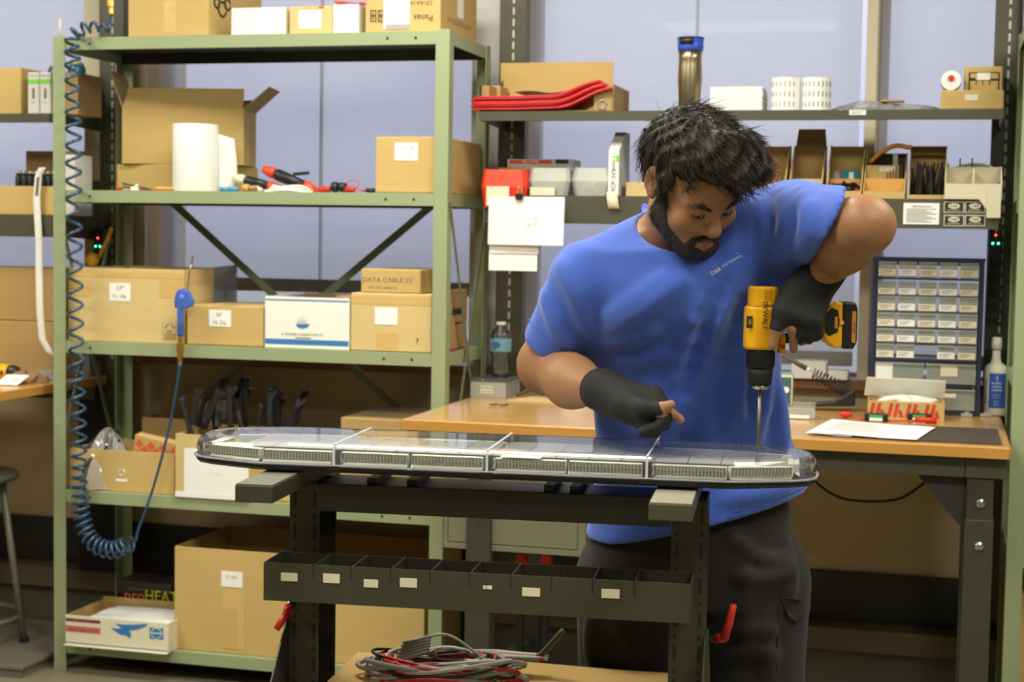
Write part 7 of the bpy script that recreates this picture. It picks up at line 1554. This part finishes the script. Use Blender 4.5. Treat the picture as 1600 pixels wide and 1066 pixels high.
rounded(0.0292, 0.0297, zz(482), zz(474)).build('cap_groove', mat('dark_yellow', S(196, 138, 10), 0.4), hz, 0.001)
for k in range(5): bx('cooling_vent', BLACK, hz, 0.0, 0.020, -0.0316, -0.0306, zz(476)-0.0022*k*0.0-0.0, zz(476)+0.0012) if k == 0 else bx('cooling_vent', mat('dark_yellow', (1, 1, 1, 1)), hz, -0.004+0.004*k, -0.002+0.004*k, -0.0302, -0.0290, zz(468), zz(452))
txt(hz, 'DEWALT', (lx(1191), -0.0318, zz(492)), 0.0135, INK, (PI/2, PI/2, 0))
bx('badge', INK, hz, -0.0335, -0.022, -0.0312, -0.0300, zz(512), zz(493), 0.0005); txt(hz, 'XR', (-0.0277, -0.0316, zz(502)), 0.008, YELLOW, (PI/2, PI/2, 0))
ch = MB().lathe([(R_*0.80, zz(575)), (R_*0.84, zz(573)), (R_*0.84, zz(549)), (R_*0.80, zz(546.5))], 28).build('clutch_collar', BLACK, DR, 0.001, True)
rb = MB()
for k in range(28): a = 2*PI*k/28; rb.box(-0.0012, 0.0012, R_*0.83, R_*0.865, zz(572), zz(550), Matrix.Rotation(a, 4, 'Z'))
rb.build('collar_ribs', BLACK, ch)['kind'] = 'stuff'
MB().lathe([(R_*0.58, zz(603)), (R_*0.68, zz(600)), (R_*0.75, zz(585)), (R_*0.75, zz(576))], 28).build('chuck', BLACKM, DR, smooth=True)
MB().lathe([(R_*0.30, zz(609)), (R_*0.52, zz(608.5)), (R_*0.58, zz(604)), (R_*0.57, zz(603.3))], 24).build('chuck_jaw', CHROME, DR, smooth=True)
MB().lathe([(0.0004, zz(712.5)), (0.0042, zz(706)), (0.0042, zz(609.5))], 12).build('drill_bit', mat('bit_grey', S(120, 112, 96), 0.35, 0.7), DR, smooth=True)
# grip, trigger, foot and battery
gx0, gx1 = 0.033, lx(1286)
MB().tube([(gx0-0.006, 0.0, zz(498)), (0.06, 0.002, zz(500)), (gx1, 0.002, zz(504))], [0.019, 0.0175, 0.019], 14).build('grip', BLACK, DR, smooth=True)
tg = bx('trigger_guard', YELLOW, DR, 0.034, 0.046, -0.012, 0.012, zz(552), zz(522), 0.002); bx('trigger', BLACK, DR, 0.0465, 0.056, -0.007, 0.007, zz(536), zz(520), 0.002); bx('direction_button', RED, tg, 0.036, 0.043, -0.0135, -0.0122, zz(544), zz(538))
ft = rounded(0.0, 0.0, 0, 1) if False else None
fx0, fx1, bx0, bx1 = lx(1283), lx(1312), lx(1305), lx(1335)
poly = [(fx0, zz(489)), (fx0+0.012, zz(474)), (fx0+0.022, zz(469)), (fx1, zz(470)), (fx1, zz(540)), (fx0+0.022, zz(541)), (fx0+0.006, zz(532)), (fx0, zz(520))]
ftb = MB().prism(poly[::-1], -0.030, 0.030, 'y').build('battery_foot', YELLOW, DR, 0.004)
MB().prism([(fx0+0.002, zz(488)), (fx0+0.014, zz(478)), (fx0+0.026, zz(482)), (fx0+0.030, zz(500)), (fx0+0.026, zz(516)), (fx0+0.010, zz(522)), (fx0+0.002, zz(516))][::-1], -0.0315, -0.0302, 'y').build('dark_panel', BLACK, ftb)
bx('amber_label', mat('amber_label', S(200, 130, 40), 0.5), ftb, lx(1299), lx(1304), -0.0322, -0.0316, zz(510), zz(492)); MB().lathe([(0.0045, 0), (0.0045, 0.0006)], 14, Matrix.Translation((lx(1310), -0.0322, zz(501))) @ Matrix.Rotation(PI/2, 4, 'X')).build('round_mark', YELLOW, ftb)
bt = MB().prism([(fx1+0.0004, zz(469)), (bx1-0.004, zz(469)), (bx1, zz(480)), (bx1, zz(530)), (bx1-0.006, zz(542)), (fx1+0.0004, zz(542))][::-1], -0.031, 0.031, 'y').build('battery', BLACK, DR, 0.004)
bx('battery_label', mat('amber_label', (1, 1, 1, 1)), bt, lx(1326), lx(1332), -0.0322, -0.0312, zz(532), zz(483)); txt(bt, '12V MAX', (lx(1329), -0.0326, zz(508)), 0.006, INK, (PI/2, PI/2, 0))
# the screw he holds
sc = lp(1029, 672, 2.995); t = thing('long_screw', 'small steel screw held in the man\'s right hand', 'screw', tuple(PO+PB @ sc)); e1 = PB @ (lp(1032, 686, 3.0)-sc); e0 = PB @ (lp(1023, 660, 2.99)-sc)
MB().tube([Vector(e0), Vector(e0+(e1-e0)*0.8), Vector(e1)], [0.0022, 0.002, 0.0004], 8).build('screw_shank', STEEL, t, smooth=True)
# lettering becomes plain mesh parts
bpy.context.view_layer.update()
_dg = bpy.context.evaluated_depsgraph_get()
_made = []
for o, nm in TEXTS:
    me = bpy.data.meshes.new_from_object(o.evaluated_get(_dg)); me.name = nm
    _made.append((o, nm, me))
for o, nm, me in _made:
    q = bpy.data.objects.new(nm, me); COL.objects.link(q); q.parent = o.parent; q.matrix_parent_inverse = o.matrix_parent_inverse
    q.location = o.location; q.rotation_euler = o.rotation_euler; q.scale = o.scale
    if not me.materials: me.materials.append(o.data.materials[0])
    bpy.data.objects.remove(o)
